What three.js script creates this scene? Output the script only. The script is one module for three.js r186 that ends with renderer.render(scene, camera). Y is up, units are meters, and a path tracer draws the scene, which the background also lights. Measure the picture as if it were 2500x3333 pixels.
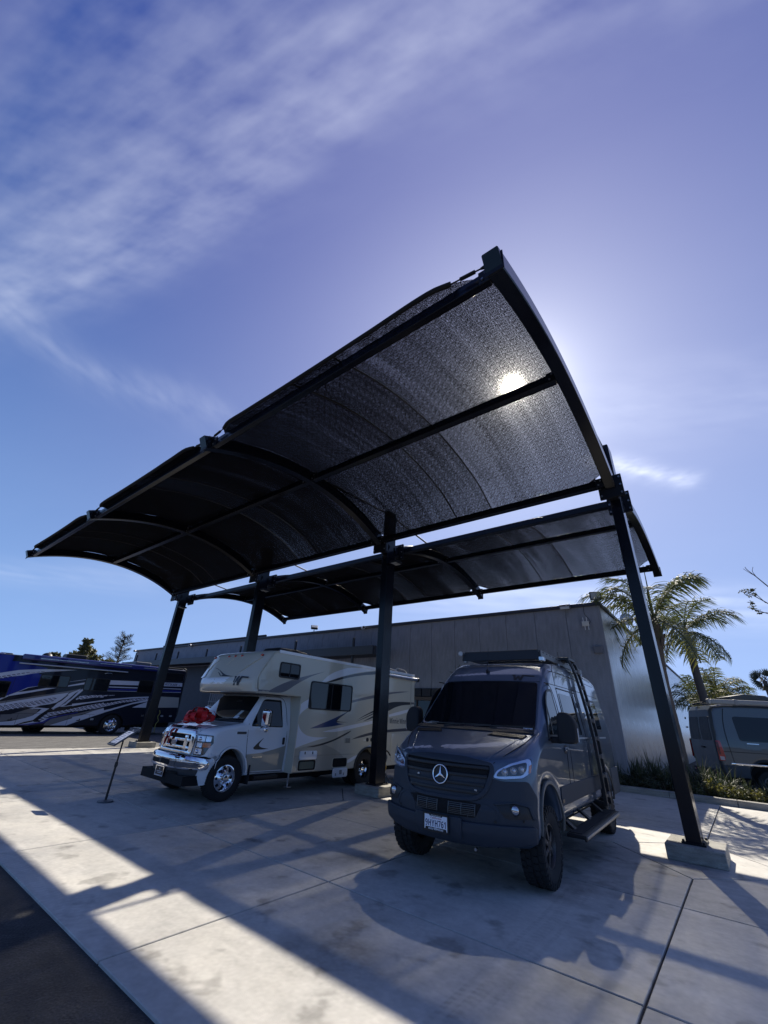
import * as THREE from 'three';
import { RoundedBoxGeometry } from 'three/addons/geometries/RoundedBoxGeometry.js';
import { mergeGeometries, mergeVertices, toCreasedNormals } from 'three/addons/utils/BufferGeometryUtils.js';
import { ImprovedNoise } from 'three/addons/math/ImprovedNoise.js';

// ---------------------------------------------------------------- camera
const scene = new THREE.Scene();
const camera = new THREE.PerspectiveCamera(103.215, 0.75, 0.05, 3000);
camera.position.set(0, 1.64, 0);
camera.rotation.order = 'YXZ';
camera.rotation.set(THREE.MathUtils.degToRad(26.679), THREE.MathUtils.degToRad(39.51), THREE.MathUtils.degToRad(3.393));
scene.add(camera);

const renderer = new THREE.WebGLRenderer({ antialias: true });
renderer.setSize(768, 1024);
renderer.toneMapping = THREE.LinearToneMapping;
renderer.toneMappingExposure = 1.3;
renderer.shadowMap.enabled = true;
renderer.shadowMap.type = THREE.PCFSoftShadowMap;

// ---------------------------------------------------------------- sun and sky
const SUN_DIR = new THREE.Vector3(-0.2243, 0.6782, -0.6998).normalize();
const sun = new THREE.DirectionalLight(new THREE.Color(1.0, 0.92, 0.78), 5.0);
sun.position.copy(SUN_DIR).multiplyScalar(90);
sun.castShadow = true;
sun.shadow.radius = 1;
sun.shadow.mapSize.set(4096, 4096);
Object.assign(sun.shadow.camera, { left: -45, right: 45, top: 45, bottom: -45, near: 1, far: 220 });
scene.add(sun, sun.target);

const perlin = new ImprovedNoise();
const fbm = (x, y, z, n = 4) => { let a = 0.5, s = 0; for (let i = 0; i < n; i++) { s += a * perlin.noise(x, y, z); x = x * 2.03 + 7.1; y = y * 2.03 + 3.3; z = z * 2.03 + 1.7; a *= 0.5; } return s; };
const sst = (a, b, x) => { const t = Math.min(1, Math.max(0, (x - a) / (b - a))); return t * t * (3 - 2 * t); };
const lerp = (a, b, t) => a + (b - a) * t;
function interp(x, xs, ys) { if (x <= xs[0]) return ys[0]; for (let i = 1; i < xs.length; i++) if (x <= xs[i]) return lerp(ys[i - 1], ys[i], (x - xs[i - 1]) / (xs[i] - xs[i - 1])); return ys[ys.length - 1]; }

// cirrus: plane coordinates p = (x, z) / y of the view direction; bands are polylines in that plane
function distSeg(px, pz, ax, az, bx, bz) { const dx = bx - ax, dz = bz - az, t = Math.min(1, Math.max(0, ((px - ax) * dx + (pz - az) * dz) / (dx * dx + dz * dz))); return [Math.hypot(px - ax - t * dx, pz - az - t * dz), Math.sign((px - ax) * dz - (pz - az) * dx)]; }
const BANDS = [
  { pts: [-1.7, 0.18, -1.3, 0.06, -1.08, -0.02, -0.65, -0.13, -0.37, -0.2, -0.1, -0.265, 0.3, -0.38], a: 0.40, w1: 0.07, w2: 0.42, ang: 2.85, fu: 5, fv: 22 },
  { pts: [-1.30, 0.2, -1.45, 0.02, -1.52, -0.11, -1.51, -0.25, -1.34, -0.52], a: 0.24, w1: 0.09, w2: 0.11, ang: 1.2, fu: 5, fv: 14 },
  { pts: [-0.17, -1.66, -0.06, -1.84, 0.06, -1.99], a: 0.75, w1: 0.06, w2: 0.06, ang: 0.4, fu: 12, fv: 16 },
  { pts: [-0.2, -1.31, 0.13, -1.45, 0.6, -1.62], a: 0.16, w1: 0.22, w2: 0.2, ang: 2.7, fu: 3, fv: 12 },
  { pts: [-1.6, -3.2, -0.7, -3.7, -0.22, -4.15, 0.43, -4.7, 1.6, -5.4], a: 0.50, w1: 0.8, w2: 0.4, ang: 2.6, fu: 1, fv: 3.5 },
  { pts: [-5.4, -0.4, -4.44, -1.18, -3.6, -1.7], a: 0.26, w1: 0.4, w2: 0.4, ang: 2.2, fu: 1.2, fv: 4 },
];
function cirrus(dx, dy, dz) {
  const y = Math.max(dy, 0.03), px = dx / y, pz = dz / y;
  const wx = px + 0.14 * fbm(px * 1.6, pz * 1.6, 4.2, 4), wz = pz + 0.14 * fbm(px * 1.6, pz * 1.6, 9.7, 4);
  let c = 0;
  for (const b of BANDS) {
    let best = 1e9, side = 1;
    for (let i = 0; i + 3 < b.pts.length; i += 2) { const [d, s] = distSeg(wx, wz, b.pts[i], b.pts[i + 1], b.pts[i + 2], b.pts[i + 3]); if (d < best) { best = d; side = s; } }
    const w = side > 0 ? b.w1 : b.w2;
    const f = Math.exp(-Math.pow(best / w, side > 0 ? 1.5 : 2));
    if (f < 0.015) continue;
    // fine streaks run along the band
    const ca = Math.cos(b.ang), sa = Math.sin(b.ang), u = px * ca + pz * sa, v = -px * sa + pz * ca;
    const tex = 0.72 + 0.95 * fbm(u * b.fu, v * b.fv, b.ang * 10, 5) + 0.6 * fbm((u * 0.55 + v) * b.fu * 4.2, (u - v * 0.55) * b.fu * 1.6, 2.5 + b.ang, 5) + 0.4 * fbm(u * 3, v * 3, 1.5, 3);
    c += b.a * f * Math.max(0, tex);
  }
  // broad thin veil with streaks
  const veil = dy > 0.03 ? Math.max(0, 0.06 + 0.75 * fbm(px * 0.5 + 3, pz * 1.3 + 1, 6.6, 5)) : 0;
  return c + 0.09 * veil * sst(0.03, 0.2, dy);
}
function skyColor(dx, dy, dz, out) {
  const mu = Math.min(1, dx * SUN_DIR.x + dy * SUN_DIR.y + dz * SUN_DIR.z), g = Math.acos(mu) * 57.29578;
  const h = Math.pow(1 - Math.max(0, dy), 1.6), e1 = Math.exp(-g / 15), e2 = Math.exp(-g / 42);
  let r = Math.max(0.03 + 0.19 * h, -0.142 + 0.372 * h + 0.30 * e1 + 0.56 * e2), gg = Math.max(0.065 + 0.33 * h, -0.073 + 0.542 * h + 0.39 * e1 + 0.46 * e2), b = Math.max(0.26 + 0.48 * h, 0.154 + 0.715 * h + 0.276 * e1 + 0.60 * e2);
  const c = Math.min(1.1, cirrus(dx, dy, dz)), cb = 0.40 + 0.45 * Math.exp(-g / 32);
  r += c * (cb * 0.96 - 0.30 * r); gg += c * (cb * 0.99 - 0.30 * gg); b += c * (cb * 1.05 - 0.30 * b);
  const core = 75 * Math.exp(-Math.pow(g / 0.9, 2)) + 9 * Math.exp(-g / 1.5) + 0.3 * Math.exp(-g / 5);   // the bright ring of air right round the sun
  r /= 1.3; gg /= 1.3; b /= 1.3;
  out[0] = r + core; out[1] = gg + core * 0.93; out[2] = b + core * 0.80;
}
{
  const W = 2816, Hh = 1408, data = new Float32Array(W * Hh * 4), c = [0, 0, 0];
  for (let j = 0; j < Hh; j++) {
    const el = ((j + 0.5) / Hh - 0.5) * Math.PI, sy = Math.sin(el), cy = Math.cos(el);
    for (let i = 0; i < W; i++) {
      const o = (j * W + i) * 4;
      if (sy < 0) { data[o] = 0.16; data[o + 1] = 0.17; data[o + 2] = 0.2; data[o + 3] = 1; continue; }
      const a = ((i + 0.5) / W - 0.5) * 2 * Math.PI;
      skyColor(cy * Math.cos(a), sy, cy * Math.sin(a), c);
      data[o] = c[0]; data[o + 1] = c[1]; data[o + 2] = c[2]; data[o + 3] = 1;
    }
  }
  const tex = new THREE.DataTexture(data, W, Hh, THREE.RGBAFormat, THREE.FloatType);
  tex.mapping = THREE.EquirectangularReflectionMapping; tex.magFilter = tex.minFilter = THREE.LinearFilter; tex.wrapS = THREE.RepeatWrapping; tex.needsUpdate = true;
  scene.background = tex; scene.environment = tex; scene.environmentIntensity = 1.0; scene.backgroundIntensity = 1.0;
}

// ---------------------------------------------------------------- helpers
let seed = 20240111;
const rnd = () => { seed |= 0; seed = seed + 0x6D2B79F5 | 0; let t = Math.imul(seed ^ seed >>> 15, 1 | seed); t = t + Math.imul(t ^ t >>> 7, 61 | t) ^ t; return ((t ^ t >>> 14) >>> 0) / 4294967296; };
const rr = (a, b) => a + (b - a) * rnd();
const V3 = (x, y, z) => new THREE.Vector3(x, y, z);
const used = {};
const numbered = (n) => { used[n] = (used[n] ?? -1) + 1; return used[n] ? n + '_' + String(used[n]).padStart(3, '0') : n; };
function tag(o, label, category, group, kind) { if (label) o.userData.label = label; if (category) o.userData.category = category; if (group) o.userData.group = group; if (kind) o.userData.kind = kind; return o; }
function thing(name, label, category, p = [0, 0, 0], yaw = 0, group) { const g = new THREE.Group(); g.name = numbered(name); g.position.set(...p); g.rotation.y = yaw; scene.add(g); return tag(g, label, category, group); }
function part(parent, name, geo, mat, label) {
  const m = new THREE.Mesh(Array.isArray(geo) ? merge(geo) : geo, mat); m.name = name; m.castShadow = m.receiveShadow = true; parent.add(m);
  if (parent === scene) m.name = numbered(name);
  if (label) m.userData.label = label;
  return m;
}
const sub = (parent, name) => { const g = new THREE.Group(); g.name = name; parent.add(g); return g; };
function clean(g) { g = g.index ? g.toNonIndexed() : g; for (const k of Object.keys(g.attributes)) if (!['position', 'normal', 'uv'].includes(k)) g.deleteAttribute(k); if (!g.attributes.normal) g.computeVertexNormals(); if (!g.attributes.uv) g.setAttribute('uv', new THREE.BufferAttribute(new Float32Array(g.attributes.position.count * 2), 2)); g.morphAttributes = {}; g.clearGroups(); return g; }
const merge = (list) => list.length === 1 ? clean(list[0]) : mergeGeometries(list.map(clean));
const creased = (g, a = 0.6) => { const h = mergeVertices(stripNU(g), 1e-4); return toCreasedNormals(h, a); };
function stripNU(g) { const h = g.index ? g.toNonIndexed() : g; h.deleteAttribute('normal'); return h; }
function box(w, h, d, x = 0, y = 0, z = 0, r = 0) { const g = r ? new RoundedBoxGeometry(w, h, d, 2, Math.min(r, w / 2.01, h / 2.01, d / 2.01)) : new THREE.BoxGeometry(w, h, d); return g.translate(x, y, z); }
function bar(a, b, w, h = w, up = V3(0, 1, 0), r = 0) {   // a box section tube from a to b
  const d = b.clone().sub(a), L = d.length(); d.normalize();
  const g = r ? new RoundedBoxGeometry(w, h, L, 2, Math.min(r, w / 2.01, h / 2.01)) : new THREE.BoxGeometry(w, h, L);
  const s = V3().crossVectors(up, d); if (s.lengthSq() < 1e-6) s.set(1, 0, 0); s.normalize(); const u = V3().crossVectors(d, s);
  return g.applyMatrix4(new THREE.Matrix4().makeBasis(s, u, d).setPosition(a.clone().add(b).multiplyScalar(0.5)));
}
function rod(a, b, r0, r1 = r0, n = 10) { const d = b.clone().sub(a), L = d.length(), g = new THREE.CylinderGeometry(r1, r0, L, n); g.applyQuaternion(new THREE.Quaternion().setFromUnitVectors(V3(0, 1, 0), d.normalize())); return g.translate((a.x + b.x) / 2, (a.y + b.y) / 2, (a.z + b.z) / 2); }
function pipe(pts, r, seg = 24, n = 8, closed = false) { return new THREE.TubeGeometry(new THREE.CatmullRomCurve3(pts, closed), seg, r, n, closed); }
const P2 = (a) => { const o = []; for (let i = 0; i < a.length; i += 2) o.push(new THREE.Vector2(a[i], a[i + 1])); return o; };
function shape(pts, holes = []) { const v = Array.isArray(pts) && typeof pts[0] === 'number' ? P2(pts) : pts; if (THREE.ShapeUtils.isClockWise(v)) v.reverse(); const s = new THREE.Shape(v); for (const h of holes) { const q = typeof h[0] === 'number' ? P2(h) : h; s.holes.push(new THREE.Path(q)); } return s; }
function roundPoly(pts, r, n = 4) {   // polygon with its corners rounded; r a number or one per corner
  const v = typeof pts[0] === 'number' ? P2(pts) : pts, out = [], N = v.length;
  for (let i = 0; i < N; i++) {
    const p = v[i], a = v[(i + N - 1) % N].clone().sub(p), b = v[(i + 1) % N].clone().sub(p), q = Math.min(Array.isArray(r) ? r[i] : r, a.length() * 0.49, b.length() * 0.49);
    const s = p.clone().add(a.setLength(q)), e = p.clone().add(b.setLength(q));
    if (q < 1e-4) { out.push(p.clone()); continue; }
    for (let k = 0; k <= n; k++) { const t = k / n; out.push(new THREE.Vector2((1 - t) ** 2 * s.x + 2 * t * (1 - t) * p.x + t * t * e.x, (1 - t) ** 2 * s.y + 2 * t * (1 - t) * p.y + t * t * e.y)); }
  }
  return out;
}
const rectP = (x0, y0, x1, y1, r = 0) => r ? roundPoly([x0, y0, x1, y0, x1, y1, x0, y1], r) : P2([x0, y0, x1, y0, x1, y1, x0, y1]);
function subdivide(g, max) {   // splits every edge longer than max, without cracks
  g = g.index ? g.toNonIndexed() : g;
  const P = g.attributes.position.array, U = g.attributes.uv?.array; let tris = [];
  for (let i = 0; i < P.length / 9; i++) tris.push([0, 1, 2].map((k) => [P[i * 9 + k * 3], P[i * 9 + k * 3 + 1], P[i * 9 + k * 3 + 2], U ? U[i * 6 + k * 2] : 0, U ? U[i * 6 + k * 2 + 1] : 0]));
  const len = (a, b) => Math.hypot(a[0] - b[0], a[1] - b[1], a[2] - b[2]), mid = (a, b) => a.map((v, k) => (v + b[k]) / 2);
  for (let it = 0; it < 8; it++) {
    const out = []; let any = false;
    for (const [a, b, c] of tris) {
      const e = [len(a, b) > max, len(b, c) > max, len(c, a) > max], n = e[0] + e[1] + e[2];
      if (!n) { out.push([a, b, c]); continue; }
      any = true;
      const ab = e[0] && mid(a, b), bc = e[1] && mid(b, c), ca = e[2] && mid(c, a);
      if (n === 3) out.push([a, ab, ca], [ab, b, bc], [ca, bc, c], [ab, bc, ca]);
      else if (n === 1) { if (ab) out.push([a, ab, c], [ab, b, c]); else if (bc) out.push([b, bc, a], [bc, c, a]); else out.push([c, ca, b], [ca, a, b]); }
      else { if (!ca) out.push([ab, b, bc], [a, ab, c], [ab, bc, c]); else if (!ab) out.push([bc, c, ca], [b, bc, a], [bc, ca, a]); else out.push([ca, a, ab], [c, ca, b], [ca, ab, b]); }
    }
    tris = out; if (!any) break;
  }
  const p = new Float32Array(tris.length * 9), u = new Float32Array(tris.length * 6);
  tris.forEach((t, i) => t.forEach((v, k) => { p.set(v.slice(0, 3), i * 9 + k * 3); u.set(v.slice(3), i * 6 + k * 2); }));
  const o = new THREE.BufferGeometry(); o.setAttribute('position', new THREE.BufferAttribute(p, 3)); o.setAttribute('uv', new THREE.BufferAttribute(u, 2)); return o;
}
function mapGeo(g, fn, crease = 0.7) { const p = g.attributes.position, v = V3(); for (let i = 0; i < p.count; i++) { v.fromBufferAttribute(p, i); fn(v); p.setXYZ(i, v.x, v.y, v.z); } return creased(g, crease); }
// a plate cut to an outline in (u, v), thick along w, bent onto a surface by fn(u, v, w) -> Vector3
function plate(outline, thick, fn, { max = 0.12, bevel = 0, holes = [], crease = 0.7 } = {}) {
  const s = outline instanceof THREE.Shape ? outline : shape(outline, holes);
  let g = new THREE.ExtrudeGeometry(s, { depth: Math.max(1e-4, thick - bevel), bevelEnabled: bevel > 0, bevelThickness: bevel, bevelSize: bevel, bevelOffset: -bevel, bevelSegments: 2, curveSegments: 8 });
  g.clearGroups(); g = subdivide(g, max);
  return mapGeo(g, (v) => v.copy(fn(v.x, v.y, v.z)), crease);
}
// a body: side outline in (f, y) drawn out to +-half across x, its long edges rounded, then warped
function body(outline, half, bev, warp, { max = 0.16, steps = 12, holes = [], crease = 0.55, segs = 4 } = {}) {
  const depth = 2 * (half - bev);
  let g = new THREE.ExtrudeGeometry(shape(outline, holes), { depth, steps, bevelEnabled: bev > 0, bevelThickness: bev, bevelSize: bev, bevelOffset: -bev, bevelSegments: segs, curveSegments: 10 });
  g.clearGroups(); g = subdivide(g, max);
  return mapGeo(g, (v) => { const lat = -(v.z - depth / 2); v.set(lat, v.y, v.x); warp?.(v); }, crease);
}
const arc = (cx, cy, rx, ry, a0, a1, n = 14) => { const o = []; for (let i = 0; i <= n; i++) { const a = lerp(a0, a1, i / n); o.push(cx + rx * Math.cos(a), cy + ry * Math.sin(a)); } return o; };

// ---------------------------------------------------------------- materials
const std = (rgb, rough = 0.6, metal = 0, o = {}) => new THREE.MeshStandardMaterial({ color: new THREE.Color().setRGB(...rgb), roughness: rough, metalness: metal, ...o });
const phys = (rgb, rough, metal, o = {}) => new THREE.MeshPhysicalMaterial({ color: new THREE.Color().setRGB(...rgb), roughness: rough, metalness: metal, ...o });
function noiseTex(n, fn, srgb = false) {
  const d = new Uint8Array(n * n * 4);
  for (let j = 0; j < n; j++) for (let i = 0; i < n; i++) { const v = fn(i / n, j / n), o = (j * n + i) * 4; if (typeof v === 'number') d[o] = d[o + 1] = d[o + 2] = Math.max(0, Math.min(255, v * 255)); else for (let k = 0; k < 3; k++) d[o + k] = Math.max(0, Math.min(255, v[k] * 255)); d[o + 3] = 255; }
  const t = new THREE.DataTexture(d, n, n); t.wrapS = t.wrapT = THREE.RepeatWrapping; t.magFilter = THREE.LinearFilter; t.minFilter = THREE.LinearMipmapLinearFilter; t.generateMipmaps = true; if (srgb) t.colorSpace = THREE.SRGBColorSpace; t.needsUpdate = true; return t;
}
// tiling noise on a torus-like blend
function tileN(u, v, f, z) { const a = perlin.noise(u * f, v * f, z), b = perlin.noise((u - 1) * f, v * f, z), c = perlin.noise(u * f, (v - 1) * f, z), d = perlin.noise((u - 1) * f, (v - 1) * f, z); const s = u, t = v; return (a * (1 - s) + b * s) * (1 - t) + (c * (1 - s) + d * s) * t; }
const grit = noiseTex(256, (u, v) => 0.5 + 0.35 * tileN(u, v, 60, 1) + 0.3 * tileN(u, v, 120, 5));
const lumps = noiseTex(256, (u, v) => 0.5 + 0.5 * tileN(u, v, 8, 2) + 0.3 * tileN(u, v, 20, 6));
const smudge = noiseTex(256, (u, v) => 0.75 + 0.35 * tileN(u, v, 5, 3) + 0.22 * tileN(u, v, 14, 8) + 0.12 * tileN(u, v, 50, 4));
const M = {
  steel: phys([0.005, 0.006, 0.011], 0.26, 0, { specularIntensity: 0.55, roughnessMap: smudge }),
  steelDull: phys([0.007, 0.008, 0.012], 0.5, 0, { specularIntensity: 0.5 }),
  bolt: std([0.30, 0.31, 0.34], 0.35, 0.9),
  chrome: std([0.86, 0.87, 0.89], 0.07, 1),
  chromeDull: std([0.62, 0.63, 0.66], 0.25, 1),
  alu: std([0.55, 0.56, 0.58], 0.35, 0.9),
  black: std([0.012, 0.012, 0.014], 0.45),
  blackMatte: std([0.016, 0.017, 0.020], 0.8, 0, { bumpMap: grit, bumpScale: 0.0006 }),
  hollow: std([0.006, 0.006, 0.007], 0.9),
  rubber: std([0.014, 0.014, 0.015], 0.82, 0, { bumpMap: grit, bumpScale: 0.001 }),
  glassDark: phys([0.004, 0.006, 0.009], 0.03, 0, {}),
  lens: phys([0.95, 0.97, 1], 0.02, 0, { transmission: 1, thickness: 0 }),
  white: std([0.72, 0.73, 0.74], 0.5),
  amber: phys([0.75, 0.17, 0.02], 0.15, 0, { clearcoat: 1 }),
  red: phys([0.42, 0.008, 0.01], 0.12, 0, { clearcoat: 1 }),
};
// ================================================================ GROUND
const PX0 = -19.43, PX1 = 8.2, PZ0 = -16.72, PZ1 = -1.93;
const paving = {};
{
  const W = 2048, Hh = 1100, d = new Uint8Array(W * Hh * 4), ro = new Uint8Array(W * Hh * 4);
  const sx = (PX1 - PX0) / W, sz = (PZ1 - PZ0) / Hh;
  // rubber tracks left by tyres: bands of tread bars along straight or bent lines (x, z)
  const TRACKS = [
    { p: [-1.83, -1.93, -1.83, -3.4, -1.84, -5.0, -1.9, -6.2], w: 0.13, a: 0.20 }, { p: [-3.9, -1.93, -3.92, -3.6, -3.96, -5.4], w: 0.13, a: 0.09 },
    { p: [-6.9, -1.95, -6.2, -2.10, -5.6, -2.02, -5.1, -1.93], w: 0.14, a: -0.20 }, { p: [-6.7, -2.35, -5.9, -2.40, -5.3, -2.30, -4.8, -2.05], w: 0.13, a: -0.14 },
    { p: [-8.3, -3.0, -7.0, -3.5, -5.6, -3.9, -4.2, -4.0], w: 0.16, a: 0.10 }, { p: [-9.5, -2.6, -8.2, -3.4, -6.6, -4.4, -5.4, -6.0], w: 0.14, a: 0.09 },
    { p: [-15, -4.6, -12, -4.8, -9.6, -5.2], w: 0.2, a: 0.08 }, { p: [-17, -6.2, -13.6, -5.9, -10.2, -5.6], w: 0.2, a: 0.08 }, { p: [-1.1, -9.6, 0.2, -10.4, 1.4, -11.9], w: 0.15, a: 0.08 },
    { p: [-2.2, -2.0, -2.6, -3.0, -3.2, -3.9, -4.0, -4.6], w: 0.12, a: 0.08 },
  ];
  for (const t of TRACKS) { const xs = t.p.filter((_, i) => i % 2 === 0), zs = t.p.filter((_, i) => i % 2); t.bb = [Math.min(...xs) - t.w, Math.max(...xs) + t.w, Math.min(...zs) - t.w, Math.max(...zs) + t.w]; }
  for (let j = 0; j < Hh; j++) for (let i = 0; i < W; i++) {
    const x = PX0 + (i + 0.5) * sx, z = PZ0 + (j + 0.5) * sz, o = (j * W + i) * 4;
    const cell = Math.floor((x + 0.96) / 3.06) * 7.3 + Math.floor((z + 1.93) / 2.28) * 3.1, tone = Math.sin(cell * 12.9898) * 0.025;
    let v = 0.465 + tone * 1.3;
    const big = fbm(x * 0.45, z * 0.55, 3.1, 4), med = fbm(x * 1.7, z * 1.7, 8.8, 4), fine = fbm(x * 9, z * 9, 2.2, 3), drag = fbm(x * 0.9, z * 5.5, 5.5, 3);
    v += 0.12 * big + 0.13 * med + 0.09 * fine + 0.075 * drag + 0.05 * perlin.noise(x * 34, z * 34, 1.5);
    const st = fbm(x * 0.8 + 20, z * 0.8 + 3, 1.3, 5); v -= 0.24 * sst(0.08, 0.42, st) * (0.6 + 0.8 * fbm(x * 6, z * 6, 7, 3));
    const st2 = fbm(x * 2.6 + 4, z * 2.6 + 9, 6.3, 4); v -= 0.16 * sst(0.17, 0.36, st2); v += 0.08 * sst(0.20, 0.40, fbm(x * 1.3 + 40, z * 1.3, 2.1, 4));
    for (const t of TRACKS) {
      if (x < t.bb[0] || x > t.bb[1] || z < t.bb[2] || z > t.bb[3]) continue;
      let best = 9, along = 0, acc = 0;
      for (let k = 0; k + 3 < t.p.length; k += 2) { const L = Math.hypot(t.p[k + 2] - t.p[k], t.p[k + 3] - t.p[k + 1]), [dd] = distSeg(x, z, t.p[k], t.p[k + 1], t.p[k + 2], t.p[k + 3]); if (dd < best) { best = dd; along = acc + ((x - t.p[k]) * (t.p[k + 2] - t.p[k]) + (z - t.p[k + 1]) * (t.p[k + 3] - t.p[k + 1])) / L; } acc += L; }
      if (best < t.w) {
        const bars = 0.5 + 0.5 * Math.sign(Math.sin(along * 95 + best * 30)), edge = Math.abs(best - t.w * 0.55) < 0.022 ? 0.25 : 1, worn = Math.max(0, 0.65 + 1.3 * fbm(x * 3, z * 3, 4.4, 3));
        v -= t.a * 0.42 * (0.35 + 0.65 * bars) * edge * worn;
      }
    }
    v = Math.max(0.16, Math.min(0.62, v));
    const warm = 0.5 * med + 0.5 * big, lin = [v * (1.0 + 0.03 * warm), v * 0.965, v * (0.885 - 0.06 * warm)];
    for (let k = 0; k < 3; k++) d[o + k] = Math.round(255 * (lin[k] <= 0.0031308 ? lin[k] * 12.92 : 1.055 * lin[k] ** (1 / 2.4) - 0.055));
    const rv = 0.74 + 0.25 * med - 0.2 * sst(0.1, 0.4, st); ro[o] = ro[o + 1] = ro[o + 2] = Math.max(0, Math.min(255, rv * 255)); d[o + 3] = ro[o + 3] = 255;
  }
  const mk = (a, srgb) => { const t = new THREE.DataTexture(a, W, Hh); t.magFilter = THREE.LinearFilter; t.minFilter = THREE.LinearMipmapLinearFilter; t.generateMipmaps = true; if (srgb) t.colorSpace = THREE.SRGBColorSpace; t.needsUpdate = true; return t; };
  paving.map = mk(d, true); paving.rough = mk(ro, false);
}
const gritC = grit.clone(); gritC.repeat.set(60, 32); gritC.needsUpdate = true;
M.concrete = std([1, 1, 1], 1, 0, { map: paving.map, roughnessMap: paving.rough, bumpMap: gritC, bumpScale: 0.0012 });
M.cast = std([0.42, 0.405, 0.365], 0.85, 0, { map: noiseTex(256, (u, v) => { const n = 0.86 + 0.22 * tileN(u, v, 4, 12) + 0.14 * tileN(u, v, 24, 3) + 0.10 * tileN(u, v, 80, 9); return [n, n, n * 0.99]; }, true), bumpMap: grit, bumpScale: 0.0016 });
const asphaltTex = noiseTex(512, (u, v) => { const n = 0.60 + 0.22 * tileN(u, v, 110, 2) + 0.2 * tileN(u, v, 220, 7) + 0.16 * tileN(u, v, 6, 4) + 0.10 * tileN(u, v, 17, 6); return [n, n, n * 1.0]; }, true);
M.asphalt = std([0.10, 0.10, 0.105], 0.93, 0, { map: asphaltTex, bumpMap: noiseTex(256, (u, v) => 0.5 + 0.6 * tileN(u, v, 90, 3) + 0.3 * tileN(u, v, 40, 3)), bumpScale: 0.006 });
M.lot = std([0.40, 0.39, 0.37], 0.95, 0, { map: asphaltTex, bumpMap: grit, bumpScale: 0.003 });
function sheet(x0, z0, x1, z1, y, sc = 1.6, n = 1) { const g = new THREE.PlaneGeometry(x1 - x0, z1 - z0, n, n).rotateX(-Math.PI / 2).translate((x0 + x1) / 2, y, (z0 + z1) / 2), u = g.attributes.uv, p = g.attributes.position; for (let i = 0; i < u.count; i++) u.setXY(i, p.getX(i) / sc, p.getZ(i) / sc); return g; }
tag(part(scene, 'asphalt_ground', sheet(-900, -900, 900, 900, -0.022, 1.6), M.asphalt), 'dark asphalt ground around the concrete apron', 'ground', null, 'structure');
tag(part(scene, 'parking_lot', sheet(-60, -16.7, PX0 - 0.012, 60, -0.006, 2.2), M.lot), 'worn pale grey asphalt lot in front of the dark blue coach', 'parking lot', null, 'structure');

tag(part(scene, 'rear_lot', sheet(PX0 + 0.02, 5.2, 60, 70, -0.008, 2.2), M.lot), 'worn pale grey asphalt lot behind the viewpoint', 'parking lot', null, 'structure');
tag(part(scene, 'side_lot', sheet(8.25, -60, 60, 5.15, -0.008, 2.2), M.lot), 'worn pale grey asphalt lot right of the concrete apron', 'parking lot', null, 'structure');
// concrete slabs: a grid of poured slabs with a diamond joint round every post
const POSTX = [-0.971, -7.124, -13.277, -19.43], POSTZ = -8.977;
{
  const apron = new THREE.Group(); apron.name = 'concrete_pavement'; scene.add(apron); tag(apron, 'pale concrete pavement of jointed slabs under the shade canopy', 'pavement', null, 'structure');
  const XS = [-19.43, -16.38, -13.29, -10.16, -7.06, -3.96, -0.963, 2.09, 5.14, 8.19], ZS = [-16.70, -15.97, -13.6, -11.3, -8.99, -6.51, -4.22, -1.935], DX = 1.18, DZ = 1.22;
  const uvw = (g) => { const p = g.attributes.position, u = g.attributes.uv; for (let i = 0; i < p.count; i++) u.setXY(i, (p.getX(i) - PX0) / (PX1 - PX0), (p.getZ(i) - PZ0) / (PZ1 - PZ0)); return g; };
  const slab = (poly) => { // polygon of [x, z]
    const c = poly.reduce((a, p) => [a[0] + p[0] / poly.length, a[1] + p[1] / poly.length], [0, 0]);
    const g = new THREE.ExtrudeGeometry(shape(poly.flatMap(([x, z]) => [x, -z])), { depth: 0.05, bevelEnabled: true, bevelThickness: 0.005, bevelSize: 0.005, bevelOffset: -0.015, bevelSegments: 1 });
    g.rotateX(-Math.PI / 2).translate(0, -0.0555 + rr(-0.0008, 0.0005), 0); g.clearGroups();
    const m = part(apron, 'slab', uvw(g), M.concrete); return m;
  };
  const clip = (poly, f) => { const out = []; for (let i = 0; i < poly.length; i++) { const a = poly[i], b = poly[(i + 1) % poly.length], fa = f(a), fb = f(b); if (fa >= 0) out.push(a); if (fa * fb < 0) { const t = fa / (fa - fb); out.push([lerp(a[0], b[0], t), lerp(a[1], b[1], t)]); } } return out; };
  const dia = [-0.963, -7.06, -13.29];
  for (let i = 0; i < XS.length - 1; i++) for (let j = 0; j < ZS.length - 1; j++) {
    if (j === 0 && XS[i] > -4.5) continue;
    let p = [[XS[i], ZS[j]], [XS[i + 1], ZS[j]], [XS[i + 1], ZS[j + 1]], [XS[i], ZS[j + 1]]];
    const cx = (XS[i] + XS[i + 1]) / 2, cz = (ZS[j] + ZS[j + 1]) / 2;
    for (const x of dia) if (Math.abs(cx - x) < 3.05 && Math.abs(cz + 8.99) < 2.6) { const sx = Math.sign(cx - x), sz = Math.sign(cz + 8.99); if (Math.abs(cx - x) < 1.7 && Math.abs(cz + 8.99) < 1.6) p = clip(p, ([a, b]) => sx * (a - x) / DX + sz * (b + 8.99) / DZ - 1); }
    slab(p);
  }
  for (const x of dia) slab([[x, -8.99 - DZ], [x + DX, -8.99], [x, -8.99 + DZ], [x - DX, -8.99]]);
}

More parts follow.
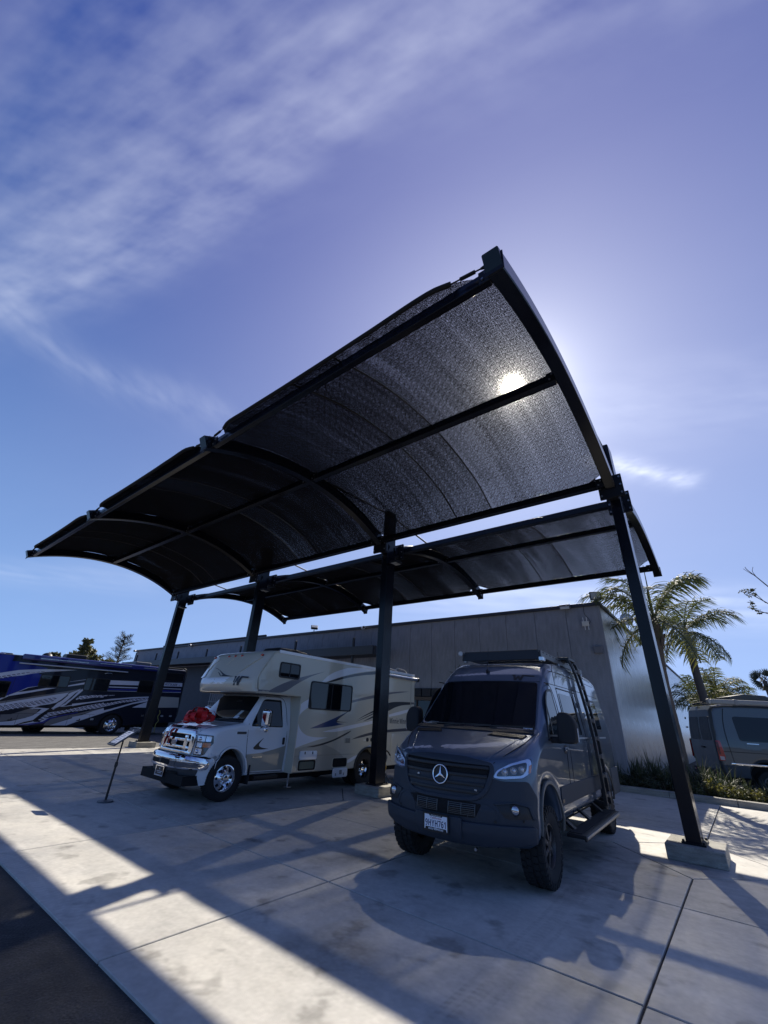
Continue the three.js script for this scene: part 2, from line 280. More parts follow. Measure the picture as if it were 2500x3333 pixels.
// kerb along the planting bed, one cast length after another
{
  const kerb = thing('kerb', 'low pale concrete kerb along the planting bed beside the building', 'kerb'); kerb.userData.kind = 'structure';
  const L = 1.52; for (let k = 0; k < 8; k++) { const x0 = -3.62 + k * L; part(kerb, 'kerb_stone', box(L - 0.008, 0.19, 0.28, x0 + L / 2, 0.055, -16.13 - 0.006 * k, 0.018), M.cast); }
  const t = box(0.26, 0.19, 1.0, -3.75, 0.05, -16.5, 0.018); part(kerb, 'kerb_stone', t, M.cast);
}
M.soil = std([0.055, 0.042, 0.032], 0.95, 0, { bumpMap: lumps, bumpScale: 0.03 });
tag(part(scene, 'planting_soil', sheet(-3.7, -18.05, 8.4, -16.2, 0.07, 0.6, 8), M.soil), 'dark mulch of the planting bed behind the kerb', 'soil', null, 'structure');

// footings under the posts
for (const [i, lab] of [[0, 'pale concrete footing block under the nearest post at right'], [1, 'pale concrete footing block under the post beside the camper van'], [2, 'concrete footing block under the post hidden behind the motorhome'], [3, 'pale concrete footing block under the farthest post at left']]) {
  const f = thing('concrete_footing', lab, 'footing', [POSTX[i] + 0.005, 0, POSTZ], 0);
  part(f, 'block', box(0.718, 0.195, 0.786, 0, 0.0955, 0, 0.016), M.cast);
  part(f, 'base_plate', box(0.26, 0.012, 0.44, 0, 0.197, 0), M.steelDull);
}

// ================================================================ BUILDING
{
  const ZW = -16.73, XR = -3.14, XL = -42.6, HB = 5.8;
  const wallTex = noiseTex(512, (u, v) => { const n = 0.84 + 0.13 * tileN(u, v, 4, 2) + 0.10 * tileN(u, v * 0.25, 40, 5) + 0.05 * tileN(u, v, 90, 3); return [n, n, n]; }, true);
  M.wall = std([0.35, 0.37, 0.42], 0.72, 0, { map: wallTex, bumpMap: lumps, bumpScale: 0.002 });
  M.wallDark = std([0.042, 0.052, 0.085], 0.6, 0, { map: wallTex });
  const brushed = noiseTex(256, (u, v) => 0.42 + 0.35 * tileN(u * 1, v * 0.06, 70, 2) + 0.22 * tileN(u, v, 9, 3));
  M.sideWall = phys([0.46, 0.49, 0.54], 0.9, 0.25, { roughnessMap: brushed, map: wallTex, clearcoat: 0.9, clearcoatRoughness: 0.22 });
  M.trim = std([0.03, 0.033, 0.042], 0.5);
  const b = thing('warehouse', 'long low grey warehouse with panelled walls behind the vehicles', 'building', [0, 0, 0]);
  // core keeps light out; panels stand proud of it
  part(b, 'wall_core', [box(XR - XL - 0.1, HB - 0.1, 0.2, (XR + XL) / 2, HB / 2 - 0.05, ZW - 0.16), box(0.2, HB - 0.1, 44, XR - 0.17, HB / 2 - 0.05, ZW - 22.3), box(0.2, HB - 0.1, 44, XL + 0.17, HB / 2 - 0.05, ZW - 22.3), box(XR - XL, HB - 0.1, 0.2, (XR + XL) / 2, HB / 2 - 0.05, ZW - 44.2)], M.trim);
  const pw = 1.22, n = Math.floor((XR - XL) / pw), pg = new THREE.ExtrudeGeometry(shape(rectP(-pw / 2, 0, pw / 2, HB)), { depth: 0.045, bevelEnabled: true, bevelThickness: 0.008, bevelSize: 0.008, bevelOffset: -0.014, bevelSegments: 1 });
  { const u = pg.attributes.uv, p = pg.attributes.position; for (let i = 0; i < u.count; i++) u.setXY(i, p.getX(i) / 4 + 0.3, p.getY(i) / 4); pg.clearGroups(); }
  const skip = (x0, x1, x) => x + pw / 2 > x0 && x - pw / 2 < x1;
  for (let k = 0; k < n; k++) { const x = XR - pw * (k + 0.5); const m = part(b, 'wall_panel', pg, M.wall); m.position.set(x, 0, ZW - 0.05); }
  // side wall: ribbed panels
  const rib = []; for (let i = 0; i < 4; i++) { const x = -0.45 + i * 0.3; rib.push(x - 0.09, 0.0, x - 0.065, 0.018, x + 0.065, 0.018, x + 0.09, 0.0); }
  const rg = new THREE.ExtrudeGeometry(shape([-0.597, -0.03, ...[-0.597, 0], ...rib, 0.597, 0, 0.597, -0.03]), { depth: HB, bevelEnabled: false }); rg.clearGroups(); rg.rotateX(-Math.PI / 2).rotateY(Math.PI / 2);
  { const u = rg.attributes.uv, p = rg.attributes.position; for (let i = 0; i < u.count; i++) u.setXY(i, p.getZ(i) / 1.2 + 0.5, p.getY(i) / 3); }
  for (let k = 0; k < 36; k++) { const m = part(b, 'side_panel', rg, M.sideWall); m.position.set(XR - 0.03, 0, ZW - 0.02 - 1.2 * (k + 0.5)); }
  part(b, 'corner_trim', box(0.10, HB, 0.10, XR - 0.045, HB / 2, ZW - 0.045, 0.01), M.wall);
  part(b, 'parapet_cap', [box(XR - XL + 0.16, 0.13, 0.34, (XR + XL) / 2, HB + 0.02, ZW - 0.09, 0.015), box(0.30, 0.13, 44, XR - 0.09, HB + 0.02, ZW - 22.26, 0.015)], M.trim);
  part(b, 'roof', [box(XR - XL - 0.5, 0.1, 44, (XR + XL) / 2, HB - 0.2, ZW - 22.3)], M.steelDull);
  part(b, 'roof_screen', box(14.5, 0.34, 0.12, -31.2, HB + 0.19, ZW - 0.55, 0.02), M.blackMatte);
  // upper band of narrow boards at the left, seen over the awning
  // steel awning
  const aw = sub(b, 'awning'), ax0 = -41.4, ax1 = -12.9, az = -15.45;
  const fascia = part(aw, 'fascia', [box(ax1 - ax0, 0.40, 0.09, (ax0 + ax1) / 2, 4.43, az, 0.01), box(0.09, 0.40, 1.2, ax1, 4.43, az - 0.65, 0.01)], std([0.045, 0.050, 0.066], 0.45));
  part(aw, 'deck', box(ax1 - ax0 - 0.1, 0.05, 1.18, (ax0 + ax1) / 2, 4.30, az - 0.64), M.trim);
  for (const x of [-14.3, -18.7, -24.0, -28.0, -32.0, -35.5, -39.0]) part(aw, 'hanger_post', box(0.10, x > -15 ? 1.32 : 0.62, 0.10, x, x > -15 ? 4.42 : 4.86, az - 0.12, 0.01), M.trim);
  // lower dark wall behind the motorhome and the pale slatted gate
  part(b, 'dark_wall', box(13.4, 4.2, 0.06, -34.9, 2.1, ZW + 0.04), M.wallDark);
  const gate = sub(b, 'gate'); part(gate, 'gate_frame', [box(0.09, 2.6, 0.08, -28.05, 1.3, ZW + 0.10), box(0.09, 2.6, 0.08, -24.9, 1.3, ZW + 0.10), box(3.2, 0.09, 0.08, -26.5, 2.6, ZW + 0.10), box(3.2, 0.07, 0.05, -26.5, 1.9, ZW + 0.15)], std([0.25, 0.26, 0.28], 0.5));
  for (let k = 0; k < 13; k++) part(gate, 'gate_slat', box(0.19, 2.5, 0.03, -27.85 + k * 0.235, 1.27, ZW + 0.09), std([0.20, 0.20, 0.215], 0.6));
  // window band with dark hood and brown lintel right of the motorhome
  const wi = sub(b, 'window'); const wx0 = -15.9, wx1 = -9.95;
  const hoodM = std([0.012, 0.013, 0.018], 0.6); for (let k = 0; k < 12; k++) part(wi, 'hood_board', box(0.46, 0.34, 0.10, wx0 + 0.25 + k * 0.5, 2.68, ZW + 0.10, 0.012), hoodM);
  part(wi, 'lintel', box(wx1 - wx0, 0.14, 0.10, (wx0 + wx1) / 2, 2.43, ZW + 0.08, 0.008), std([0.085, 0.062, 0.045], 0.6));
  part(wi, 'glazing', box(wx1 - wx0 - 0.1, 1.25, 0.03, (wx0 + wx1) / 2, 1.72, ZW + 0.045), M.glassDark);
  for (let k = 0; k < 6; k++) part(wi, 'mullion', box(0.06, 1.3, 0.07, wx0 + 0.05 + k * 1.168, 1.72, ZW + 0.07), std([0.05, 0.038, 0.03], 0.6));
  for (let k = 0; k < 2; k++) part(wi, 'paper_notice', box(0.3, 0.4, 0.004, -10.35 - k * 1.1, 1.62, ZW + 0.066), M.white);
  const brickM = [0.9, 1.0, 1.12].map((s) => std([0.075 * s, 0.05 * s, 0.042 * s], 0.85)), bg = box(0.285, 0.085, 0.06, 0, 0, 0, 0.006);
  for (let r = 0; r < 11; r++) for (let k = 0; k < 20; k++) { const x = wx0 + 0.15 + k * 0.298 + (r % 2) * 0.149; if (x > wx1 - 0.14) continue; const m = part(wi, 'brick', bg, brickM[(r * 7 + k * 5 + (k * k) % 3) % 3]); m.position.set(x, 0.06 + r * 0.096, ZW + 0.05); }
}
// things fixed on the building
{
  const ZW = -16.73;
  const fl = (x, y, z, ry, rx, lab, s = 1) => { const t = thing('flood_light', lab, 'flood light', [x, y, z], ry); part(t, 'stand', [rod(V3(0, 0, 0), V3(0, 0.16 * s, 0), 0.025 * s), box(0.18 * s, 0.03, 0.14 * s, 0, 0.01, 0)], M.steelDull); const hd = sub(t, 'lamp_head'); hd.position.y = 0.30 * s; hd.rotation.x = rx; part(hd, 'housing', box(0.40 * s, 0.32 * s, 0.12 * s, 0, 0, 0, 0.02), M.steelDull); part(hd, 'lens', box(0.34 * s, 0.25 * s, 0.012, 0, 0, 0.066 * s), std([0.42, 0.43, 0.42], 0.35)); for (let k = -2; k <= 2; k++) part(hd, 'cooling_fin', box(0.012, 0.26 * s, 0.04, k * 0.07 * s, 0, -0.075 * s), M.steelDull); return t; };
  fl(-3.22, 5.87, -16.82, 0.35, 0.15, 'square flood light standing on the roof corner of the grey warehouse', 0.95);
  fl(-18.76, 5.87, -16.85, 0.9, -0.9, 'tilted flood light on the roof edge above the cream motorhome');
  const wl = thing('wall_light', 'small grey wall pack light on the parapet left of the roof corner', 'wall light', [-4.31, 5.80, ZW + 0.12]); part(wl, 'housing', box(0.40, 0.16, 0.16, 0, 0, 0, 0.02), std([0.10, 0.10, 0.11], 0.5)); part(wl, 'lens', box(0.33, 0.10, 0.03, 0, -0.05, 0.07), std([0.55, 0.56, 0.52], 0.3));
  const ap = thing('wireless_access_point', 'white access point box with four white antennas on the warehouse wall', 'access point', [-3.68, 5.11, ZW + 0.08]); part(ap, 'case', box(0.24, 0.17, 0.06, 0, 0, 0.03, 0.012), std([0.60, 0.59, 0.54], 0.5)); for (const x of [-0.06, 0.06]) for (const s of [-1, 1]) part(ap, 'antenna', rod(V3(x + (s < 0 ? 0.03 : 0), s * 0.06, 0.04), V3(x + (s < 0 ? 0.03 : 0), s * 0.23, 0.04), 0.011), M.white); part(ap, 'cable', pipe([V3(0.10, 0, 0.0), V3(0.17, 0.05, 0), V3(0.12, 0.2, 0), V3(0.02, 0.35, 0), V3(0.02, 0.68, 0)], 0.008, 20, 6), M.steelDull);
  const jb = thing('junction_box', 'flat grey box on the warehouse wall below the access point', 'junction box', [-3.40, 4.17, ZW + 0.09]); part(jb, 'case', box(0.29, 0.24, 0.11, 0, 0, 0, 0.012), std([0.16, 0.165, 0.185], 0.6)); part(jb, 'cover', box(0.25, 0.20, 0.012, 0, 0, 0.06, 0.004), std([0.15, 0.155, 0.175], 0.55));
  const cam = (x, lab) => { const t = thing('security_camera', lab, 'security camera', [x, 5.80, ZW + 0.06], 0.5); part(t, 'bracket', rod(V3(0, 0.05, -0.05), V3(0, 0.02, 0.12), 0.03), M.white); part(t, 'camera_body', rod(V3(-0.05, 0.0, 0.0), V3(0.10, -0.05, 0.38), 0.09, 0.085, 16), std([0.62, 0.63, 0.66], 0.4)); part(t, 'lens', rod(V3(0.095, -0.047, 0.37), V3(0.103, -0.051, 0.395), 0.06, 0.06, 16), M.glassDark); };
  cam(-32.5, 'white bullet camera on the parapet between the two far posts'); cam(-14.69, 'white camera on the parapet just left of the middle post'); cam(-42.3, 'small white camera at the far left end of the parapet');
  const ds = thing('satellite_dish', 'small round pale dish on the roof edge of the side wall', 'satellite dish', [-3.0, 5.86, -21.6], 0.4); part(ds, 'mast', rod(V3(0, -0.05, 0), V3(0, 0.3, 0), 0.025), M.alu); const dg = new THREE.SphereGeometry(0.5, 20, 8, 0, Math.PI * 2, 0, 0.6).rotateX(Math.PI / 2).translate(0, 0.35, -0.42); part(ds, 'dish', dg, std([0.5, 0.5, 0.5], 0.5)); dg.computeVertexNormals();
}
// ================================================================ SHADE CANOPY
const canopyTop = {};
{
  // knitted shade cloth: yarns with small long gaps, a sixth of a millimetre to the texel; the knit is three yarns deep
  const weave = (share) => {
    const n = 1024, d = new Uint8Array(n * n * 4), v = new Float32Array(n * n);
    for (let j = 0; j < n; j++) for (let i = 0; i < n; i++) v[j * n + i] = perlin.noise(i * 0.07, j * 0.014, 3.3) + 0.35 * perlin.noise(i * 0.17, j * 0.04, 8.1);
    const srt = Float32Array.from({ length: 20000 }, (_, k) => v[(k * 52391) % (n * n)]).sort(), th = srt[Math.floor(20000 * (1 - share))], sp = 0.06;
    for (let k = 0; k < n * n; k++) { const a = 1 - sst(th - sp, th + sp, v[k]); d[4 * k] = d[4 * k + 1] = d[4 * k + 2] = Math.round(255 * Math.max(0.0, a)); d[4 * k + 3] = 255; }
    const t = new THREE.DataTexture(d, n, n); t.wrapS = t.wrapT = THREE.RepeatWrapping; t.magFilter = THREE.LinearFilter; t.needsUpdate = true; return t; };
  // cloth of three ages: the more weathered, the more open
  const cloth = [0.29, 0.215, 0.13, 0.19].map((k) => phys([0.006, 0.006, 0.008], 1, 0, { specularIntensity: 0.12, alphaMap: weave(k), transparent: true, opacity: 1, side: THREE.DoubleSide }));
  M.hem = std([0.006, 0.006, 0.009], 0.85, 0, { bumpMap: grit, bumpScale: 0.002 });
  M.seam = std([0.006, 0.006, 0.009], 0.8);
  const X = POSTX, Z = POSTZ, HALF = 0.1, ZH = 0.186, AW = 0.2, AD = 0.26;
  // underside of an arm: circular arc through inner end, crown and tip
  const prof = (z0, y0, z1, y1, sag) => (t) => { const c = Math.hypot(z1 - z0, y1 - y0), R = (c * c / 4 + sag * sag) / (2 * sag), s = (t - 0.5) * c, h = Math.sqrt(R * R - s * s) - (R - sag), ux = (z1 - z0) / c, uy = (y1 - y0) / c, nx = z1 < z0 ? uy : -uy, ny = z1 < z0 ? -ux : ux; return [z0 + (z1 - z0) * t + nx * h, y0 + (y1 - y0) * t + Math.abs(ny) * h]; };
  const front = prof(Z + ZH, 5.97, -2.89, 6.20, 0.72), back = prof(Z - ZH, 5.97, -15.12, 6.12, 0.67);
  const can = thing('shade_canopy', 'big black steel shade canopy with two curved mesh wings on four posts', 'canopy', [0, 0, 0]);
  const armGeo = (fn) => { // box section bent along the arc
    const N = 28, pos = [], idx = [], nrm = (i) => { const e = 1e-3, t = i / N, a = fn(Math.max(0, t - e)), b = fn(Math.min(1, t + e)), l = Math.hypot(b[0] - a[0], b[1] - a[1]); let n = [-(b[1] - a[1]) / l, (b[0] - a[0]) / l]; if (n[1] < 0) n = [-n[0], -n[1]]; return n; };
    const c = 0.012, sec = [[-AW / 2 + c, 0], [AW / 2 - c, 0], [AW / 2, c], [AW / 2, AD - c], [AW / 2 - c, AD], [-AW / 2 + c, AD], [-AW / 2, AD - c], [-AW / 2, c]];
    for (let i = 0; i <= N; i++) { const [z, y] = fn(i / N), n = nrm(i); for (const [sx, sy] of sec) pos.push(sx, y + n[1] * sy, z + n[0] * sy); }
    const K = sec.length, flip = fn(1)[0] > fn(0)[0];
    for (let i = 0; i < N; i++) for (let k = 0; k < K; k++) { const a = i * K + k, b = i * K + (k + 1) % K, q = [a, b, b + K, a, b + K, a + K]; idx.push(...(flip ? q.reverse() : q)); }
    for (const s of [0, N]) for (let k = 1; k < K - 1; k++) { const q = [s * K, s * K + k, s * K + k + 1]; idx.push(...((s === 0) === flip ? q : q.reverse())); }
    const g = new THREE.BufferGeometry(); g.setAttribute('position', new THREE.Float32BufferAttribute(pos, 3)); g.setIndex(idx); return toCreasedNormals(g, 0.5);
  };
  const fg = armGeo(front), bg = armGeo(back);
  const labels = ['nearest', 'middle', 'third', 'farthest'];
  X.forEach((x, i) => {
    const post = part(can, 'post', [box(HALF * 2, 7.36 - 0.2, ZH * 2, x, (7.36 + 0.2) / 2, Z, 0.012), box(HALF * 2 - 0.02, 0.03, ZH * 2 - 0.02, x, 7.36, Z)], M.steel);
    part(post, 'foot_plate', box(0.30, 0.018, 0.50, x, 0.209, Z), M.steelDull); for (const [sx, sz] of [[1, 1], [1, -1], [-1, 1], [-1, -1]]) part(post, 'bolt', rod(V3(x + sx * 0.125, 0.215, Z + sz * 0.21), V3(x + sx * 0.125, 0.245, Z + sz * 0.21), 0.016), M.steelDull);
    for (const [geo, s, fn] of [[fg, 1, front], [bg, -1, back]]) {
      const a = part(can, 'arm', geo, M.steel); a.position.x = x;
      const [z1, y1] = fn(1); part(a, 'end_plate', box(AW + 0.03, AD + 0.05, 0.012, 0, y1 + AD / 2 - 0.01, z1 + s * 0.008), M.steelDull);
      // bolted flange pair at the post
      const fz = Z + s * (ZH + 0.22), fy = 6.16;
      const fl = part(can, 'flange', [box(0.46, 0.50, 0.022, x, fy, fz), box(0.46, 0.50, 0.022, x, fy + 0.002, fz + s * 0.028), box(0.18, 0.36, 0.24, x, fy - 0.02, Z + s * (ZH + 0.11))], M.steelDull); fl.geometry.rotateX(0);
      for (const sx of [-1, 1]) for (const sy of [-0.18, 0, 0.18]) part(fl, 'bolt', rod(V3(x + sx * 0.19, fy + sy, fz - s * 0.035), V3(x + sx * 0.19, fy + sy, fz + s * 0.062), 0.021, 0.021, 6), M.bolt);
    }
    // stays from the mast head down to the arms
    for (const fn of [front, back]) { const [z, y] = fn(0.53); part(can, 'stay', rod(V3(x, 7.28, Z), V3(x, y + AD, z), 0.026), M.steelDull); }
    // twin cable anchors on the arm tips
  });
  // purlins
  const line = (fn, t) => fn(t);
  const PUR = [[front, 0.975, 0.10, 0.17], [front, 0.535, 0.15, 0.15], [front, 0.055, 0.15, 0.15], [back, 0.055, 0.15, 0.14], [back, 0.52, 0.15, 0.14], [back, 0.965, 0.10, 0.17]];
  for (let i = 0; i < 3; i++) for (const [fn, t, w, h] of PUR) {
    const [z, y] = fn(t), x0 = X[i] - AW / 2 - 0.004, x1 = X[i + 1] + AW / 2 + 0.004;
    const p = part(can, 'purlin', box(x0 - x1, h, w, (x0 + x1) / 2, y + h / 2 + 0.015, z, 0.01), M.steel);
    for (const xe of [x0 - 0.06, x1 + 0.06]) { part(p, 'cleat', box(0.14, h + 0.05, 0.012, xe, y + h / 2 + 0.015, z + (w / 2 + 0.007)), M.steelDull); for (const k of [-0.045, 0.045]) part(p, 'bolt', rod(V3(xe + k * 0.5, y + h / 2 + 0.015 + k, z + w / 2 + 0.012), V3(xe + k * 0.5, y + h / 2 + 0.015 + k, z + w / 2 + 0.03), 0.017, 0.017, 6), M.bolt); }
  }
  // mesh panels: one per bay and wing
  const bays = ['bay nearest the camera', 'middle bay', 'bay farthest from the camera'];
  for (let i = 0; i < 3; i++) for (const [fn, wing, s] of [[front, 'front', 1], [back, 'rear', -1]]) {
    const xa = X[i] - 0.05, xb = X[i + 1] + 0.05, NX = 96, NZ = 44;
    const t0 = 0.045, t1 = 1.012, surf = (u, w) => {
      // u across the bay 0..1, w from inner edge 0 to outer edge 1
      const edge = Math.min(u, 1 - u) * (xa - xb);           // metres from the nearer arm
      const inO = 0.016 * (4 * u * (1 - u)) + 0.16 * Math.exp(-Math.pow(edge / 0.40, 2)), inI = 0.02 * (4 * u * (1 - u)) + 0.10 * Math.exp(-Math.pow(edge / 0.25, 2));
      const t = lerp(t0 + inI * 0.35, t1 - inO * 0.42, w), [z, y] = fn(Math.min(1, Math.max(0, t)));
      const over = t > 1 ? (t - 1) * 6 : 0, n = 0.008 * Math.sin(w * 20 + u * 9 + i * 2) * Math.exp(-edge / 0.5);
      const flutter = 0.02 * Math.exp(-Math.pow((1 - w) / 0.08, 2)) * Math.sin(u * 38 + i * 3) * Math.exp(-edge / 0.7);
      return [lerp(xa, xb, u), y + lerp(0.172, AD + 0.012, sst(0.0, 0.14, w)) - 0.035 * 4 * u * (1 - u) * Math.sin(Math.PI * Math.min(1, w)) + n + flutter - over * 0.05, z + s * over];
    };
    const cuts = s > 0 ? [0, 0.42, 0.578, 1] : [0, 0.405, 0.583, 1]; let f = null;
    for (let q0 = 0; q0 < 3; q0++) {
      const NU = Math.round(NX * (cuts[q0 + 1] - cuts[q0])), pos = [], uv = [], idx = [];
      for (let b = 0; b <= NZ; b++) for (let a = 0; a <= NU; a++) { const q = surf(lerp(cuts[q0], cuts[q0 + 1], a / NU), b / NZ); pos.push(...q); const wu = 0.03 * fbm(q[0] * 2.1, q[2] * 0.9, 7.7, 3), wv = 0.06 * fbm(q[0] * 1.7, q[2] * 1.2, 3.1, 3); uv.push((q[0] + wu) / 0.17, (b / NZ * 6.4 + wv) / 0.17); }
      for (let b = 0; b < NZ; b++) for (let a = 0; a < NU; a++) { const k = b * (NU + 1) + a; idx.push(k, k + 1, k + NU + 2, k, k + NU + 2, k + NU + 1); }
      const g = new THREE.BufferGeometry(); g.setAttribute('position', new THREE.Float32BufferAttribute(pos, 3)); g.setAttribute('uv', new THREE.Float32BufferAttribute(uv, 2)); g.setIndex(idx); g.computeVertexNormals();
      const lay = (h, k) => { const q = g.clone(), p = q.attributes.position; for (let i = 0; i < p.count; i++) p.setY(i, p.getY(i) + h * (1 + 0.75 * fbm(p.getX(i) * 1.6, p.getZ(i) * 0.25, k, 4) + 0.5 * perlin.noise(p.getX(i) * 9, p.getZ(i) * 0.5, k))); return q; };
      const m = part(can, 'fabric_panel', mergeGeometries([g, lay(0.0011, 2.2), lay(0.0023, 6.6)]), cloth[i === 0 ? (q0 === 0 ? 0 : 1) : i === 1 && q0 === 1 ? 3 : 2], `black mesh strip of the ${wing} wing in the ${bays[i]}`);
      f ??= m;
    }
    // hems with the edge cable inside, and the stitched seams
    const edge = (w, a = 0.0, b = 1) => { const o = []; for (let k = 0; k <= 24; k++) o.push(V3(...surf(lerp(a, b, k / 24), w))); return o; };
    part(f, 'hem', [pipe(edge(1, 0.085, 0.915), 0.034, 48, 8), pipe(edge(0, 0.03, 0.97), 0.026, 40, 7)], M.hem);
    for (const u of s > 0 ? [0.42, 0.578] : [0.405, 0.583]) { const o = []; for (let k = 0; k <= 26; k++) { const q = surf(u, k / 26); o.push(V3(q[0], q[1] - 0.012, q[2])); } part(f, 'seam', pipe(o, 0.017, 52, 6), M.seam); }
    // corner cables with turnbuckles from hem to arm tips
    for (const [u, xt] of [[0.085, X[i] - AW / 2 - 0.02], [0.915, X[i + 1] + AW / 2 + 0.02]]) {
      const [z1, y1] = fn(1), A = V3(xt, y1 + AD - 0.03, z1 - s * 0.03), B = V3(...surf(u, 1)), d = B.clone().sub(A), at = (k) => A.clone().addScaledVector(d, k);
      const tb = part(f, 'turnbuckle', [rod(A, at(0.3), 0.011, 0.011, 6), rod(at(0.28), at(0.72), 0.024, 0.024, 8), rod(at(0.72), B, 0.011, 0.011, 6), rod(A.clone().addScaledVector(d, -0.05), at(0.12), 0.03, 0.014, 8)], M.steelDull);
    }
  }
  // small lamps on the posts below the joints
}
for (const [i, lab] of [[1, 'small dark lamp fixture high on the middle post facing down'], [2, 'small dark lamp fixture high on the third post'], [3, 'small dark lamp fixture high on the farthest post']]) {
  const t = thing('post_lamp', lab, 'lamp', [POSTX[i] + 0.1, 5.62, POSTZ + 0.05], Math.PI / 2);
  part(t, 'arm_bracket', box(0.05, 0.05, 0.14, 0, 0.06, 0.07), M.steelDull); part(t, 'housing', box(0.30, 0.06, 0.22, 0, 0.03, 0.22, 0.01), M.steelDull);
  for (const s of [-1, 1]) part(t, 'diffuser', box(0.10, 0.012, 0.16, s * 0.07, -0.004, 0.22), std([0.35, 0.35, 0.36], 0.4));
}
// ================================================================ WHEELS (shared)
function tyreGeo(R, W, Ri, blocks, depth) {   // axle along x
  const s = [], h = W / 2; const pts = [[Ri, -h * 0.78], [Ri + (R - Ri) * 0.35, -h], [R - (R - Ri) * 0.25, -h * 0.98], [R - depth - 0.006, -h * 0.86], [R - depth, -h * 0.75], [R - depth, h * 0.75], [R - depth - 0.006, h * 0.86], [R - (R - Ri) * 0.25, h * 0.98], [Ri + (R - Ri) * 0.35, h], [Ri, h * 0.78], [Ri - 0.01, h * 0.6], [Ri - 0.01, -h * 0.6], [Ri, -h * 0.78]];
  const g = new THREE.LatheGeometry(pts.map((p) => new THREE.Vector2(p[0], p[1])), 48).rotateZ(-Math.PI / 2);
  const list = [toCreasedNormals(stripNU(clean(g)), 0.7)];
  for (let k = 0; k < blocks; k++) {
    const a = (k / blocks) * 2 * Math.PI, w = (2 * Math.PI * R) / blocks;
    for (const [x, bw, off, len, dr] of [[-h * 0.30, h * 0.42, 0, 0.78, 0], [h * 0.30, h * 0.42, 0.5, 0.78, 0], [-h * 0.76, h * 0.42, 0.35, 0.64, 0.004], [h * 0.76, h * 0.42, 0.15, 0.64, 0.004]]) {
      const b = box(bw, depth * 1.6, w * len, 0, R - depth * 0.8 - dr, 0); b.rotateY(0.0).translate(x, 0, 0).rotateX(a + (off * 2 * Math.PI) / blocks); list.push(b);
    }
    if (depth > 0.01) for (const sx of [-1, 1]) { const b = box(0.014, 0.05, w * 0.5, sx * h * 0.98, R - 0.045, 0); b.rotateX(a + (0.25 * 2 * Math.PI) / blocks); list.push(b); }
  }
  return merge(list);
}
function lathe(pts, seg = 40) { return toCreasedNormals(stripNU(clean(new THREE.LatheGeometry(P2(pts), seg).rotateZ(-Math.PI / 2))), 0.5); }
function wheel(parent, x, y, z, side, tyre, rims) { const w = sub(parent, 'wheel'); w.position.set(x, y, z); if (side < 0) w.rotation.y = Math.PI; part(w, 'tyre', tyre, M.rubber); for (const [n, g, m] of rims) part(w, n, g, m); return w; }
const offTyre = tyreGeo(0.395, 0.265, 0.215, 34, 0.013), roadTyre = tyreGeo(0.385, 0.225, 0.215, 60, 0.006), coachTyre = tyreGeo(0.50, 0.29, 0.30, 50, 0.008);
const bronze = std([0.085, 0.080, 0.078], 0.35, 0.6);
const spokeRims = (() => {
  const R = 0.215, out = [['rim', lathe([R - 0.004, -0.10, R + 0.004, 0.075, R + 0.012, 0.098, R - 0.012, 0.102, R - 0.022, 0.08, R - 0.028, 0.02, R - 0.03, -0.09], 40), bronze]];
  const sp = []; for (let k = 0; k < 6; k++) { const a = (k / 6) * 2 * Math.PI; for (const d of [-0.14, 0.14]) { const b = bar(V3(0.078, 0.05, d * 0.05), V3(0.062, R - 0.025, d * 0.36 * R * 1.6), 0.028, 0.03, V3(1, 0, 0), 0.006); b.rotateX(a); sp.push(b); } }
  out.push(['spokes', merge(sp), bronze], ['hub_cap', merge([rod(V3(0.03, 0, 0), V3(0.092, 0, 0), 0.062, 0.05, 20)]), M.black], ['brake_disc', rod(V3(0.0, 0, 0), V3(0.012, 0, 0), 0.165, 0.165, 28), M.steelDull]);
  const nuts = []; for (let k = 0; k < 6; k++) { const a = k / 6 * 2 * Math.PI; nuts.push(rod(V3(0.07, 0.08 * Math.cos(a), 0.08 * Math.sin(a)), V3(0.094, 0.08 * Math.cos(a), 0.08 * Math.sin(a)), 0.011, 0.011, 6)); } out.push(['lug_nuts', merge(nuts), M.bolt]); return out;
})();
const dishRims = (R, face) => { // polished steel simulator: dished face, hand holes, hub and nuts
  const out = [['rim', lathe([R, -0.06, R + 0.006, face - 0.02, R + 0.012, face + 0.005, R - 0.004, face + 0.01, R - 0.02, face - 0.012, R * 0.80, face - 0.045, R * 0.60, face - 0.02, R * 0.50, face + 0.0, R * 0.40, face - 0.01, R * 0.36, face + 0.02, R * 0.30, face + 0.055, R * 0.12, face + 0.07, 0.001, face + 0.07], 48), M.chrome]];
  const hol = [], nut = []; for (let k = 0; k < 8; k++) { const a = k / 8 * 2 * Math.PI, c = Math.cos(a), s = Math.sin(a); const h = new THREE.CylinderGeometry(R * 0.115, R * 0.115, 0.012, 18).rotateZ(Math.PI / 2).scale(1, 1, 1.0).translate(face - 0.031, R * 0.72, 0).rotateX(a); hol.push(h); nut.push(new THREE.CylinderGeometry(R * 0.05, R * 0.062, 0.04, 8).rotateZ(-Math.PI / 2).translate(face + 0.012, R * 0.455, 0).rotateX(a + 0.39)); }
  out.push(['hand_holes', merge(hol), M.hollow], ['lug_nuts', merge(nut), M.chrome]); return out;
};
